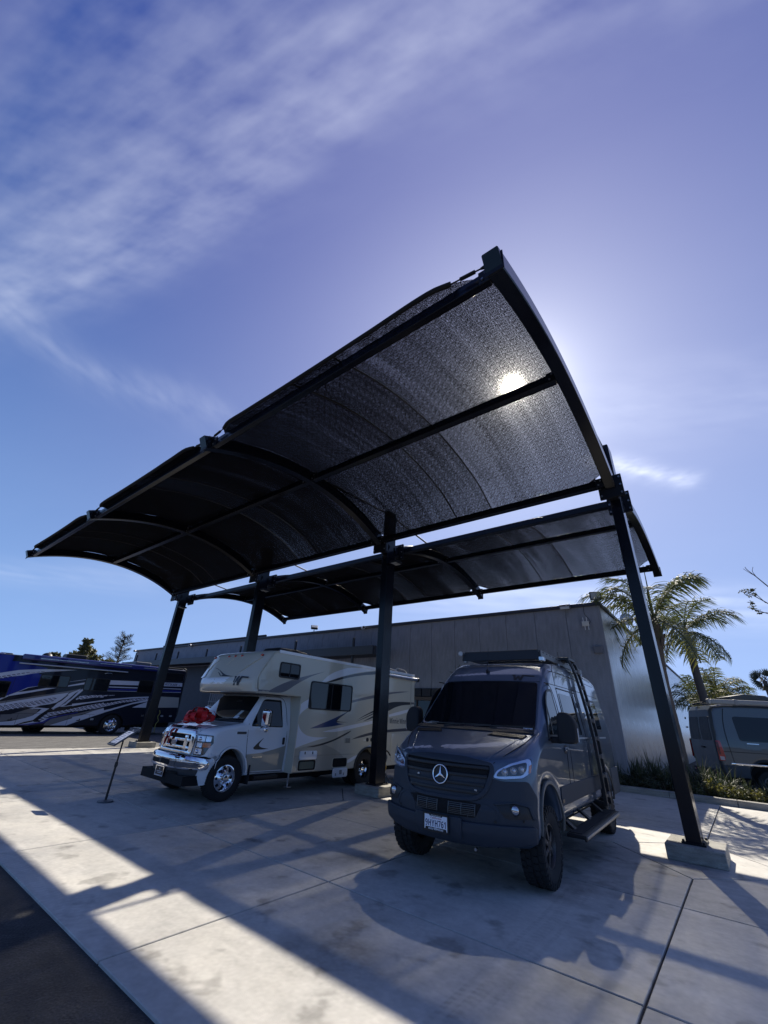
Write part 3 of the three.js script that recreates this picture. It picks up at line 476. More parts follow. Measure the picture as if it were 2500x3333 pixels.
// ================================================================ VAN SHELL (both vans)
const FY = [0.40, 0.47, 0.55, 0.75, 0.85, 0.95, 1.10, 1.20, 1.245, 1.30, 1.36, 1.42, 1.48, 1.54, 1.58, 1.62, 2.22, 2.36, 2.50, 2.58, 2.63, 2.66];
const FF = [0.80, 0.88, 0.915, 0.915, 0.88, 0.865, 0.845, 0.82, 0.79, 0.70, 0.57, 0.42, 0.25, 0.08, -0.03, -0.085, -0.72, -0.90, -1.13, -1.35, -1.80, -2.60];
const vanT = (y) => interp(y, [0.40, 0.60, 1.40, 1.60, 2.20, 2.66], [0.965, 1, 1, 0.985, 0.90, 0.84]);
const vanK = (L, y) => (0.42 + (0.15 - 0.42) * sst(1.2, 1.6, y)) * Math.pow(Math.abs(L), 2.2);
const VB = 0.13, vanInset = (l) => { const e = Math.min(VB, Math.max(0, Math.abs(l) - (1 - VB))); return VB - Math.sqrt(VB * VB - e * e); };
function vanFront(l, y, n = 0) { // a point on the nose, hood, windscreen or brow; n = metres proud
  const L = l * vanT(y), e = 0.02, f = interp(y, FY, FF), sl = (interp(y + e, FY, FF) - interp(y - e, FY, FF)) / (2 * e), q = Math.hypot(1, sl);
  const kx = -(vanK(L + e, y) + vanInset(l + e) - vanK(L - e, y) - vanInset(l - e)) / (2 * e), qx = Math.hypot(1, kx);
  return V3(L + (n * -kx) / qx, y + (n * -sl) / q, f - vanK(L, y) - vanInset(l) + n / q / qx);
}
const vanSide = (s) => (f, y, n = 0) => V3(s * ((1 + n) * vanT(y)), y, f - vanK(vanT(y), y) * sst(-1.0, 0.2, f) * 0.0);
function vanWarp(v) { const l = v.x, y = v.y, f = v.z, L = l * vanT(y); v.x = L; const F0 = interp(y, FY, FF); const w = sst(F0 - 1.2, F0 - 0.0, f); v.z = f - vanK(L, y) * Math.pow(w, 3); }
const vanOutline = () => { const o = [0.74, 0.41]; FY.forEach((y, i) => { if (i > 0) o.push(FF[i], y); });
  o.push(-3.6, 2.668, -4.35, 2.645, -4.70, 2.58, -4.82, 2.42, -4.90, 1.9, -4.93, 1.3, -4.94, 0.62, -4.88, 0.52);
  o.push(...arc(-3.665, 0.45, 0.50, 0.50, Math.PI * 0.98 - Math.PI, 0, 1).slice(0, 0), ...[-4.25, 0.52], ...arc(-3.665, 0.44, 0.52, 0.52, Math.PI * 0.95, Math.PI * 0.05, 16), ...[-3.1, 0.52, -0.62, 0.52], ...arc(-0.03, 0.44, 0.53, 0.56, Math.PI * 0.95, Math.PI * 0.08, 16), ...[0.56, 0.42]); return o; };
const flake = noiseTex(128, (u, v) => 0.5 + 0.3 * tileN(u, v, 50, 3));
function makeVan(name, label, pos, yaw, paintRGB, cladRGB) {
  const t = thing(name, label, 'camper van', pos, yaw);
  const paint = phys(paintRGB, 0.30, 0.25, { clearcoat: 1, clearcoatRoughness: 0.02 });
  const clad = std(cladRGB, 0.62, 0, { bumpMap: grit, bumpScale: 0.0005 });
  return { t, paint, clad, body: part(t, 'body', body(vanOutline(), 1.0, VB, vanWarp, { max: 0.11, steps: 16, segs: 6 }), paint) };
}
const sidePlate = (s, pts, n0, thick, o = {}) => plate(s > 0 ? pts : pts, thick, (f, y, w) => V3(s * (vanT(y) + n0 + w), y, f), { max: 0.15, ...o });
const frontPlate = (pts, n0, thick, o = {}) => plate(pts, thick, (l, y, w) => vanFront(l, y, n0 + w), { max: 0.06, ...o });

// ---------------------------------------------------------------- near grey-blue camper van
{
  const van = makeVan('camper_van', 'slate grey lifted camper van with a black side ladder, facing the camera under the canopy', [-3.072, 0, -5.942], 0.042, [0.078, 0.112, 0.162], [0.022, 0.030, 0.044]);
  const { t, paint, clad } = van;
  // inside of wheel wells, floor pan
  part(t, 'underbody', [box(1.60, 0.12, 5.2, 0, 0.50, -2.2), box(0.9, 0.16, 4.6, 0, 0.40, -2.0), box(1.5, 0.7, 1.15, 0, 0.80, -0.05), box(1.5, 0.7, 1.15, 0, 0.80, -3.68), rod(V3(-0.8, 0.40, 0), V3(0.8, 0.40, 0), 0.05), rod(V3(-0.8, 0.40, -3.665), V3(0.8, 0.40, -3.665), 0.06), box(0.25, 0.2, 0.3, 0.1, 0.36, -3.665, 0.05)], M.hollow);
  // ---- nose
  const seamM = M.hollow;
  const bump = part(t, 'front_bumper', frontPlate(roundPoly([-0.985, 0.47, -0.55, 0.435, 0.55, 0.435, 0.985, 0.47, 0.985, 0.90, 0.93, 1.045, 0.70, 1.035, 0.60, 1.055, -0.60, 1.055, -0.70, 1.035, -0.93, 1.045, -0.985, 0.90], 0.03), 0.004, 0.010), clad, 'dark matte front bumper');
  part(bump, 'bumper_lip', frontPlate(roundPoly([-0.97, 0.49, -0.5, 0.45, 0.5, 0.45, 0.97, 0.49, 0.965, 0.635, 0.5, 0.635, -0.5, 0.635, -0.965, 0.635], 0.04), 0.014, 0.045, { bevel: 0.018 }), clad);
  part(bump, 'mounting_pad', frontPlate(rectP(-0.285, 0.49, 0.285, 0.665, 0.02), 0.058, 0.022, { bevel: 0.006 }), clad);
  part(bump, 'lower_intake', frontPlate(roundPoly([-0.23, 0.672, 0.42, 0.672, 0.49, 0.80, 0.30, 0.812, -0.30, 0.812, -0.46, 0.80], 0.03), 0.014, 0.004), M.hollow);
  const mesh = []; for (const [a, b] of [[-0.30, -0.02], [0.12, 0.42]]) { for (let k = 0; k < 7; k++) mesh.push(frontPlate(rectP(a, 0.690 + k * 0.0155, b, 0.695 + k * 0.0155), 0.020, 0.006, { max: 0.2 })); for (let k = 0; k < 3; k++) mesh.push(frontPlate(rectP(lerp(a, b, k / 2) - 0.004, 0.688, lerp(a, b, k / 2) + 0.004, 0.79), 0.022, 0.008)); }
  part(bump, 'intake_mesh', mesh, std([0.10, 0.105, 0.11], 0.4, 0.6));
  for (const s of [-1, 1]) {
    part(bump, 'fog_recess', frontPlate(roundPoly([0.62, 0.812, 0.80, 0.832, 0.915, 0.80, 0.955, 0.70, 0.86, 0.690, 0.72, 0.690].map((v, i) => (i % 2 ? v : s * v)), 0.035), 0.012, 0.006), M.black);
    part(bump, 'fog_brow', plate(roundPoly([0.60, 0.815, 0.81, 0.845, 0.94, 0.805, 0.975, 0.69, 0.95, 0.69, 0.92, 0.795, 0.80, 0.825, 0.62, 0.80].map((v, i) => (i % 2 ? v : s * v)), 0.01), 0.02, (l, y, w) => vanFront(l, y, 0.012 + w), { max: 0.06, bevel: 0.005 }), clad);
    const c = vanFront(s * 0.803, 0.767, 0.02), fo = part(bump, 'fog_lamp', new THREE.SphereGeometry(0.047, 20, 12).scale(1, 1, 0.5), phys([0.55, 0.57, 0.6], 0.08, 0.85, { clearcoat: 1 })); fo.position.copy(c);
    const ring = part(bump, 'fog_ring', new THREE.TorusGeometry(0.05, 0.008, 8, 24), M.black); ring.position.copy(c); ring.rotation.y = s * 0.35;
    // lower half circle swage beside the intake
    part(bump, 'swage', plate(P2([...arc(0.50, 0.66, 0.165, 0.155, 0, Math.PI, 14), ...arc(0.50, 0.66, 0.157, 0.147, Math.PI, 0, 14)].map((v, i) => (i % 2 ? v : s * v))), 0.008, (l, y, w) => vanFront(l, y, 0.010 + w)), clad);
  }
  const tow = part(bump, 'parking_sensor', [[-0.62, 0.66], [0.62, 0.66], [-0.88, 0.68], [0.88, 0.68]].map(([l, y]) => { const p = vanFront(l, y, 0.02); return rod(p, p.clone().add(V3(0, 0, 0.008)), 0.013, 0.012, 14); }), M.black);
  // licence plate in its frame
  const tex = (() => { const c = document.createElement('canvas'); c.width = 620; c.height = 330; const g = c.getContext('2d'); g.fillStyle = '#14161a'; g.fillRect(0, 0, 620, 330); g.fillStyle = '#e9ecf2'; g.fillRect(12, 12, 596, 300); g.fillStyle = '#14161a'; g.beginPath(); g.moveTo(120, 0); g.lineTo(500, 0); g.lineTo(470, 40); g.lineTo(150, 40); g.fill(); g.fillStyle = '#dfe3ea'; g.font = 'bold 24px sans-serif'; g.textAlign = 'center'; g.fillText('ADVENTURE THRU LIFE', 310, 30, 300); g.fillStyle = '#8c1f2c'; g.font = 'italic bold 58px serif'; g.fillText('California', 310, 92, 330); g.fillStyle = '#16224e'; g.font = 'bold 150px sans-serif'; g.save(); g.translate(310, 246); g.scale(0.92, 1.25); g.fillText('9HYH761', 0, 0, 610); g.restore(); g.fillStyle = '#14161a'; g.beginPath(); g.moveTo(30, 330); g.lineTo(40, 262); g.lineTo(580, 262); g.lineTo(600, 330); g.fill(); g.fillStyle = '#e9ecf2'; g.font = 'bold 48px sans-serif'; g.fillText('AGILE   OFFROAD', 310, 312, 540); g.beginPath(); g.arc(283, 288, 22, 0, 7); g.arc(330, 288, 22, 0, 7); g.fill(); g.strokeStyle = '#14161a'; g.lineWidth = 6; g.beginPath(); g.moveTo(270, 306); g.lineTo(284, 272); g.lineTo(298, 306); g.moveTo(330, 304); g.lineTo(330, 304); g.arc(330, 288, 12, 1.57, 7.85); g.stroke(); const x = new THREE.CanvasTexture(c); x.colorSpace = THREE.SRGBColorSpace; return x; })();
  const plateG = new THREE.BoxGeometry(0.305, 0.152, 0.004), pl = part(t, 'license_plate', plateG, std([1, 1, 1], 0.45, 0, { map: tex })); pl.position.copy(vanFront(0, 0.582, 0.092));
  part(pl, 'plate_frame', [box(0.33, 0.014, 0.012, 0, 0.08, 0), box(0.33, 0.014, 0.012, 0, -0.08, 0), box(0.014, 0.17, 0.012, -0.159, 0, 0), box(0.014, 0.17, 0.012, 0.159, 0, 0)], M.black);
  // grille
  const gp = roundPoly([-0.555, 1.195, -0.3, 1.222, 0, 1.228, 0.3, 1.222, 0.555, 1.195, 0.565, 1.12, 0.50, 0.93, 0.40, 0.865, 0.2, 0.848, -0.2, 0.848, -0.40, 0.865, -0.50, 0.93, -0.565, 1.12], [0.04, 0.1, 0.1, 0.1, 0.04, 0.06, 0.1, 0.06, 0.1, 0.1, 0.06, 0.1, 0.06]);
  const so = roundPoly([-0.60, 1.20, -0.3, 1.238, 0, 1.243, 0.3, 1.238, 0.60, 1.20, 0.615, 1.11, 0.545, 0.905, 0.43, 0.818, 0.2, 0.805, -0.2, 0.805, -0.43, 0.818, -0.545, 0.905, -0.615, 1.11], [0.05, 0.1, 0.1, 0.1, 0.05, 0.06, 0.1, 0.08, 0.1, 0.1, 0.08, 0.1, 0.06]);
  const gr = part(t, 'grille', plate(so, 0.030, (l, y, w) => vanFront(l, y, 0.006 + w), { holes: [gp.slice().reverse()], bevel: 0.008, max: 0.07 }), clad);
  part(gr, 'grille_backing', frontPlate(gp, 0.007, 0.003), M.hollow);
  for (const y of [1.150, 1.065, 0.980, 0.905]) { const w = interp(y, [0.86, 0.93, 1.12, 1.2], [0.40, 0.49, 0.56, 0.545]); part(gr, 'grille_bar', frontPlate(rectP(-w, y - 0.017, w, y + 0.017), 0.012, 0.020, { bevel: 0.004 }), M.black); }
  for (const [l, y] of [[-0.33, 1.05], [0.42, 0.955]]) { const p = part(gr, 'grille_fitting', box(0.03, 0.022, 0.02, 0, 0, 0, 0.004), M.alu); p.position.copy(vanFront(l, y - 0.03, 0.02)); }
  const sc = vanFront(0, 1.045, 0.042), star = part(t, 'emblem', (() => { const L = [new THREE.TorusGeometry(0.096, 0.0085, 10, 48)]; for (let k = 0; k < 3; k++) { const a = Math.PI / 2 + k * 2.0944; const g = new THREE.ConeGeometry(0.019, 0.094, 4, 1).rotateY(Math.PI / 4).scale(1, 1, 0.5).translate(0, 0.047, 0).rotateZ(a - Math.PI / 2); L.push(g); } return merge(L); })(), M.chrome); star.position.copy(sc); star.rotation.x = -0.13;
  part(star, 'emblem_disc', new THREE.CylinderGeometry(0.108, 0.108, 0.012, 36).rotateX(Math.PI / 2).translate(0, 0, -0.016), M.black);
  // headlamps
  for (const s of [-1, 1]) {
    const mir = (a) => a.map((v, i) => (i % 2 ? v : s * v));
    const hp = roundPoly(mir([0.592, 1.062, 0.635, 1.140, 0.76, 1.208, 0.95, 1.268, 0.962, 1.20, 0.945, 1.125, 0.89, 1.072, 0.70, 1.046]), [0.01, 0.03, 0.06, 0.012, 0.02, 0.03, 0.03, 0.04]);
    const hl = part(t, 'headlight', frontPlate(hp, 0.006, 0.006), M.black);
    const rim = roundPoly(mir([0.625, 1.078, 0.655, 1.128, 0.77, 1.188, 0.92, 1.232, 0.915, 1.15, 0.88, 1.100, 0.70, 1.083]), 0.03);
    part(hl, 'light_guide', plate(roundPoly(mir([0.598, 1.064, 0.638, 1.138, 0.762, 1.205, 0.942, 1.262, 0.956, 1.20, 0.935, 1.12, 0.885, 1.078, 0.70, 1.056]), 0.03), 0.008, (l, y, w) => vanFront(l, y, 0.012 + w), { holes: [rim.slice()], max: 0.06 }), phys([0.62, 0.68, 0.82], 0.18, 0.25, { clearcoat: 1 }));
    part(hl, 'side_reflector', frontPlate(roundPoly(mir([0.935, 1.195, 0.952, 1.21, 0.946, 1.13, 0.928, 1.12]), 0.008), 0.022, 0.003), M.amber);
    for (const [l, y] of [[0.715, 1.125], [0.800, 1.142], [0.876, 1.158]]) {
      const c = vanFront(s * l, y, 0.012); const cup = part(hl, 'projector', [new THREE.CylinderGeometry(0.036, 0.026, 0.02, 20).rotateX(Math.PI / 2), new THREE.TorusGeometry(0.036, 0.004, 8, 20).translate(0, 0, 0.01)], phys([0.30, 0.32, 0.36], 0.15, 0.9)); cup.position.copy(c); cup.rotation.y = s * 0.35;
      const ball = part(hl, 'bulb_lens', new THREE.SphereGeometry(0.021, 16, 10), phys([0.62, 0.66, 0.72], 0.04, 0.4, { clearcoat: 1 })); ball.position.copy(vanFront(s * l, y, 0.024));
    }
    part(hl, 'lens_cover', frontPlate(hp, 0.032, 0.003), M.lens);
  }
  // hood seams, vents, washer
  for (const s of [-1, 1]) {
    part(t, 'hood_seam', pipe([V3(...vanFront(s * 0.60, 1.205, 0.001).toArray()), vanFront(s * 0.72, 1.31, 0.001), vanFront(s * 0.84, 1.42, 0.001), vanFront(s * 0.915, 1.53, 0.001)], 0.0045, 30, 6), seamM);
    const v = part(t, 'hood_vent', frontPlate(roundPoly([0.34, 1.487, 0.80, 1.470, 0.845, 1.505, 0.40, 1.522].map((q, i) => (i % 2 ? q : s * q)), 0.012), 0.001, 0.004), M.hollow);
    for (let k = 0; k < 4; k++) part(v, 'vent_slat', frontPlate(roundPoly([0.37 + k * 0.008, 1.490 + k * 0.0085, 0.80 + k * 0.008, 1.474 + k * 0.0085, 0.80 + k * 0.008, 1.478 + k * 0.0085, 0.37 + k * 0.008, 1.494 + k * 0.0085].map((q, i) => (i % 2 ? q : s * q)), 0.001), 0.004, 0.010), M.black);
    part(t, 'hood_crease', frontPlate(roundPoly([0.50, 1.23, 0.53, 1.235, 0.80, 1.50, 0.785, 1.50].map((q, i) => (i % 2 ? q : s * q)), 0.005), -0.002, 0.006, { bevel: 0.002 }), paint);
  }
  part(t, 'hood_edge_gap', pipe([-0.58, -0.4, -0.2, 0, 0.2, 0.4, 0.58].map((l) => vanFront(l, 1.236 - 0.035 * l * l / 0.34, 0.002)), 0.005, 30, 6), seamM);
  // windscreen with black border, wipers, stickers
  const wso = roundPoly([-0.885, 1.548, -0.4, 1.556, 0.4, 1.556, 0.885, 1.548, 0.872, 2.222, 0.4, 2.232, -0.4, 2.232, -0.872, 2.222], [0.04, 0.3, 0.3, 0.04, 0.05, 0.3, 0.3, 0.05]);
  const ws = part(t, 'windshield', frontPlate(wso, 0.003, 0.006), M.glassDark);
  part(ws, 'cowl', frontPlate(roundPoly([-0.90, 1.528, 0.90, 1.528, 0.885, 1.566, -0.885, 1.566], 0.01), 0.002, 0.012, { bevel: 0.003 }), M.blackMatte);
  for (const [a, b] of [[0.42, 0.86], [-0.30, 0.30]]) part(ws, 'wiper', [bar(vanFront(a - 0.35, 1.572, 0.03), vanFront(b, 1.590, 0.022), 0.012, 0.016), bar(vanFront(a - 0.1, 1.560, 0.02), vanFront((a + b) / 2 - 0.1, 1.58, 0.034), 0.014, 0.012)], M.black);
  const stTex = (() => { const c = document.createElement('canvas'); c.width = 256; c.height = 128; const g = c.getContext('2d'); g.fillStyle = '#e4e8f0'; g.fillRect(0, 0, 256, 128); g.fillStyle = '#7c8ba8'; for (let r = 0; r < 4; r++) for (let k = 0; k < 28; k++) if ((k * 7 + r * 5) % 4) g.fillRect(22 + k * 7.6, 26 + r * 20, 5, 13); const x = new THREE.CanvasTexture(c); x.colorSpace = THREE.SRGBColorSpace; return x; })();
  const stk = part(ws, 'sticker', new THREE.PlaneGeometry(0.12, 0.055), std([1, 1, 1], 0.5, 0, { map: stTex })); stk.position.copy(vanFront(0.80, 1.582, 0.014)); stk.rotation.set(-0.82, 0.22, 0.0, 'YXZ');
  part(ws, 'sun_visor_tag', frontPlate(roundPoly([-0.80, 1.575, -0.58, 1.575, -0.56, 1.605, -0.72, 1.608], 0.01), 0.009, 0.001), std([0.17, 0.2, 0.21], 0.5));
  // brow: seam, logo, antenna, clearance strip
  part(t, 'brow_seam', pipe([-0.9, -0.5, 0, 0.5, 0.9].map((l) => vanFront(l, 2.242, 0.001)), 0.005, 30, 6), seamM);
  const W1 = [0.405, 2.352, 0.47, 2.352, 0.49, 2.30, 0.515, 2.335, 0.545, 2.335, 0.565, 2.295, 0.59, 2.350, 0.80, 2.338, 0.80, 2.322, 0.625, 2.330, 0.595, 2.260, 0.555, 2.260, 0.53, 2.298, 0.505, 2.260, 0.465, 2.262, 0.435, 2.330, 0.42, 2.335];
  part(t, 'brand_mark', frontPlate(shape(W1), 0.001, 0.003), M.black);
  const ab = vanFront(-0.09, 2.40, 0.0); part(t, 'antenna', [rod(ab, ab.clone().add(V3(0.0, 0.03, 0.03)), 0.035, 0.022, 14), rod(ab.clone().add(V3(0, 0.02, 0.02)), ab.clone().add(V3(0.0, 0.40, -0.07)), 0.006, 0.003, 6)], M.black);
  // ---- sides
  for (const s of [1, -1]) {
    const SP = (p, n0, th, o) => sidePlate(s, p, n0, th, o);
    part(t, 'cladding', SP(roundPoly([-0.555, 0.715, -3.12, 0.715, -3.16, 0.925, -0.575, 0.925], 0.012), 0.000, 0.014, { bevel: 0.004 }), clad);
    part(t, 'cladding', SP(roundPoly([-4.21, 0.52, -4.9, 0.52, -4.9, 0.96, -4.17, 0.96], 0.012), 0.0, 0.012, { bevel: 0.004 }), clad);
    part(t, 'side_marker', SP(rectP(-0.66, 0.748, -0.575, 0.785, 0.008), 0.012, 0.006), std([0.12, 0.07, 0.03], 0.3));
    // wheel arch flares
    for (const [cx, rx, ry] of [[-0.03, 0.53, 0.56], [-3.665, 0.52, 0.52]]) part(t, 'wheel_arch', plate(P2([...arc(cx, 0.44, rx + 0.035, ry + 0.035, Math.PI * 0.99, Math.PI * 0.05, 22), ...arc(cx, 0.44, rx - 0.004, ry - 0.004, Math.PI * 0.05, Math.PI * 0.99, 22)]), 0.022, (f, y, w) => { const k = cx > -1 ? vanK(1, y) * Math.pow(sst(interp(y, FY, FF) - 1.2, interp(y, FY, FF), f), 3) : 0; return V3(s * (vanT(y) + 0.0 + w), y, f - k * 0.9); }, { max: 0.1, bevel: 0.006 }), cx > -1 ? std([0.16, 0.155, 0.14], 0.45) : clad);
    // windows
    const dw = roundPoly([-0.30, 1.50, -0.345, 1.60, -0.60, 2.02, -0.76, 2.135, -1.00, 2.155, -1.05, 1.60, -1.05, 1.50], [0.03, 0.05, 0.1, 0.08, 0.05, 0.03, 0.03]);
    const dwi = roundPoly([-0.36, 1.535, -0.40, 1.62, -0.63, 1.99, -0.77, 2.10, -0.97, 2.115, -1.01, 1.60, -1.01, 1.535], 0.04);
    const dg = part(t, 'door_window', SP(dwi, 0.002, 0.004), M.glassDark); part(dg, 'window_seal', plate(dw, 0.008, (f, y, w) => V3(s * (vanT(y) + w), y, f), { holes: [dwi.slice()], max: 0.15 }), M.black); part(dg, 'quarter_post', SP(rectP(-0.57, 1.54, -0.535, 1.93), 0.004, 0.006), M.black);
    const gl = part(t, 'sliding_window', SP(rectP(-1.42, 1.53, -2.30, 2.12, 0.05), 0.001, 0.005), M.glassDark);
    const rw = part(t, 'rear_window', SP(rectP(-3.30, 1.62, -4.10, 2.12, 0.07), 0.001, 0.005), M.glassDark); part(rw, 'window_seal', plate(rectP(-3.27, 1.59, -4.13, 2.15, 0.08), 0.007, (f, y, w) => V3(s * (vanT(y) + w), y, f), { holes: [rectP(-3.31, 1.63, -4.09, 2.11, 0.07)], max: 0.15 }), M.black);
    // seams and rails
    const line = (pts, r, m = seamM, n = 0.0) => part(t, 'panel_seam', pipe(pts.map(([f, y]) => V3(s * (vanT(y) + n), y, f)), r, 40, 6), m);
    line([[-1.10, 0.56], [-1.12, 1.0], [-1.14, 1.5], [-1.10, 2.05], [-0.99, 2.2], [-0.75, 2.22]], 0.005); line([[-1.33, 0.56], [-1.34, 1.2], [-1.34, 1.6], [-1.335, 2.2]], 0.005); line([[-2.52, 0.56], [-2.53, 1.2], [-2.53, 1.6], [-2.52, 2.2]], 0.005);
    line([[-0.75, 2.225], [-1.6, 2.235], [-3.0, 2.24], [-4.55, 2.225]], 0.005); line([[-1.1, 2.43], [-1.6, 2.45], [-3.0, 2.455], [-4.4, 2.44]], 0.005); line([[-1.34, 2.23], [-1.36, 2.35], [-1.4, 2.5], [-1.48, 2.6]], 0.004);
    part(t, 'slider_rail', SP(rectP(-1.55, 1.475, -4.3, 1.500, 0.008), -0.001, 0.008), M.alu); part(t, 'upper_rail', SP(rectP(-1.36, 2.185, -2.5, 2.202, 0.006), 0, 0.008), M.black);
    part(t, 'belt_moulding', SP(rectP(-0.3, 1.462, -1.1, 1.488, 0.01), 0.0, 0.012), M.black);
    const h = part(t, 'door_handle', SP(rectP(-1.18 + 0.02, 1.325, -0.98, 1.375, 0.02), 0.012, 0.018, { bevel: 0.006 }), paint); part(h, 'handle_recess', SP(rectP(-1.16, 1.29, -1.0, 1.40, 0.05), 0.001, 0.003), M.black);
    // mirror
    const m = sub(t, 'side_mirror'); part(m, 'mirror_housing', (() => { const g = new THREE.ExtrudeGeometry(shape(roundPoly([0, 0.0, 0.24, 0.0, 0.255, 0.24, 0.17, 0.37, 0.02, 0.37], 0.07)), { depth: 0.10, bevelEnabled: true, bevelThickness: 0.04, bevelSize: 0.025, bevelOffset: -0.02, bevelSegments: 4 }); g.clearGroups(); if (s < 0) g.scale(-1, 1, 1); const q = s < 0 ? (() => { const gg = g.toNonIndexed ? g : g; return gg; })() : g; return creased(q, 0.7).translate(s * 1.09, 1.445, -0.52); })(), M.blackMatte);
    part(m, 'mirror_glass', box(0.20, 0.28, 0.008, s * 1.215, 1.62, -0.565), M.chrome); part(m, 'mirror_arm', box(0.20, 0.08, 0.10, s * 1.04, 1.475, -0.47, 0.03), M.blackMatte); part(m, 'turn_lamp', box(0.012, 0.16, 0.02, s * 1.352, 1.55, -0.43, 0.005), std([0.6, 0.6, 0.62], 0.2));
    // wheels
    for (const f of [0, -3.665]) wheel(t, s * 0.865, 0.385, f, s, offTyre, spokeRims);
  }
  // running board on both sides
  for (const s of [1, -1]) {
    const b = part(t, 'running_board', [box(0.22, 0.045, 2.42, s * 1.10, 0.405, -1.86, 0.012), box(0.03, 0.065, 2.42, s * 1.215, 0.395, -1.86, 0.014)], M.black);
    part(b, 'edge_trim', box(0.012, 0.03, 2.36, s * 1.233, 0.40, -1.86, 0.005), std([0.28, 0.28, 0.29], 0.4, 0.6)); part(b, 'tread_strip', box(0.15, 0.006, 2.30, s * 1.09, 0.431, -1.86), M.rubber);
    for (const f of [-0.95, -1.85, -2.75]) part(b, 'support', bar(V3(s * 0.88, 0.53, f), V3(s * 1.06, 0.40, f), 0.10, 0.03), M.black);
  }
  // roof rack and lamps
  const rk = sub(t, 'roof_rack');
  part(rk, 'front_fairing', (() => { const g = new THREE.ExtrudeGeometry(shape(roundPoly([-0.70, 0, 0.70, 0, 0.705, 0.035, 0.69, 0.17, -0.66, 0.165, -0.705, 0.03], 0.015)), { depth: 0.012, bevelEnabled: true, bevelThickness: 0.003, bevelSize: 0.003, bevelOffset: -0.003, bevelSegments: 1 }); g.clearGroups(); return g.rotateX(-0.22).translate(0, 2.632, -1.30); })(), std([0.022, 0.025, 0.030], 0.5));
  for (const s of [-1, 1]) { const r = part(rk, 'side_rail', box(0.035, 0.11, 3.0, s * 0.71, 2.735, -2.85, 0.006), std([0.05, 0.052, 0.058], 0.4)); for (let k = 0; k < 14; k++) part(r, 'slot', box(0.038, 0.014, 0.07, s * 0.711, 2.765, -1.5 - k * 0.2), M.hollow); for (const f of [-1.5, -2.4, -3.3, -4.2]) part(r, 'rail_foot', box(0.05, 0.06, 0.08, s * 0.72, 2.66, f, 0.008), M.bolt); }
  for (let k = 0; k < 9; k++) part(rk, 'cross_slat', box(1.4, 0.03, 0.12, 0, 2.765, -1.55 - k * 0.34, 0.006), M.steelDull);
  part(rk, 'side_light', [rod(V3(-0.74, 2.76, -1.29), V3(-0.70, 2.76, -1.22), 0.04, 0.04, 16)], std([0.5, 0.5, 0.5], 0.3)); part(rk, 'mount_bracket', box(0.07, 0.07, 0.09, 0.735, 2.645, -1.33, 0.01), M.chromeDull);
  part(t, 'whip_antenna', rod(V3(0.55, 2.7, -3.2), V3(0.55, 3.02, -3.2), 0.006, 0.004, 6), M.steelDull);
  // side ladder
  const ld = sub(t, 'ladder'), LP = [[0.80, 2.80], [0.885, 2.72], [0.935, 2.52], [0.985, 2.25], [1.045, 1.85], [1.085, 1.45], [1.105, 1.0], [1.12, 0.52]];
  for (const f of [-2.72, -3.06]) part(ld, 'ladder_rail', (() => { const L = []; for (let k = 0; k + 1 < LP.length; k++) { const a = V3(LP[k][0], LP[k][1], f), b = V3(LP[k + 1][0], LP[k + 1][1], f), e = b.clone().sub(a).setLength(0.006); L.push(bar(a.sub(e), b.add(e), 0.045, 0.055, V3(0, 0, 1))); } return merge(L); })(), M.black);
  for (let k = 0; k < 8; k++) { const y = 2.60 - k * 0.278, x = interp(-y, LP.map((p) => -p[1]), LP.map((p) => p[0])); const r = part(ld, 'rung', box(0.05, 0.045, 0.36, x, y, -2.89, 0.006), M.black); part(r, 'grip_pad', box(0.035, 0.075, 0.13, x + 0.018, y, -2.98, 0.006), std([0.10, 0.10, 0.105], 0.75)); }
  part(ld, 'top_hook', [box(0.26, 0.05, 0.46, 0.74, 2.815, -2.89, 0.01), bar(V3(0.86, 2.80, -2.6), V3(0.95, 2.55, -2.6), 0.03)], M.black); part(ld, 'lower_brace', [bar(V3(1.10, 0.55, -2.72), V3(0.95, 0.58, -2.72), 0.03), bar(V3(1.10, 0.55, -3.06), V3(0.95, 0.58, -3.06), 0.03)], M.black);
  // shock bolts seen under the bumper
  part(t, 'tow_eye', [[-0.45, 0.42], [0.20, 0.38], [0.32, 0.34]].map(([x, y]) => rod(V3(x, y, 0.62), V3(x, y, 0.66), 0.016, 0.016, 8)), M.bolt);
}
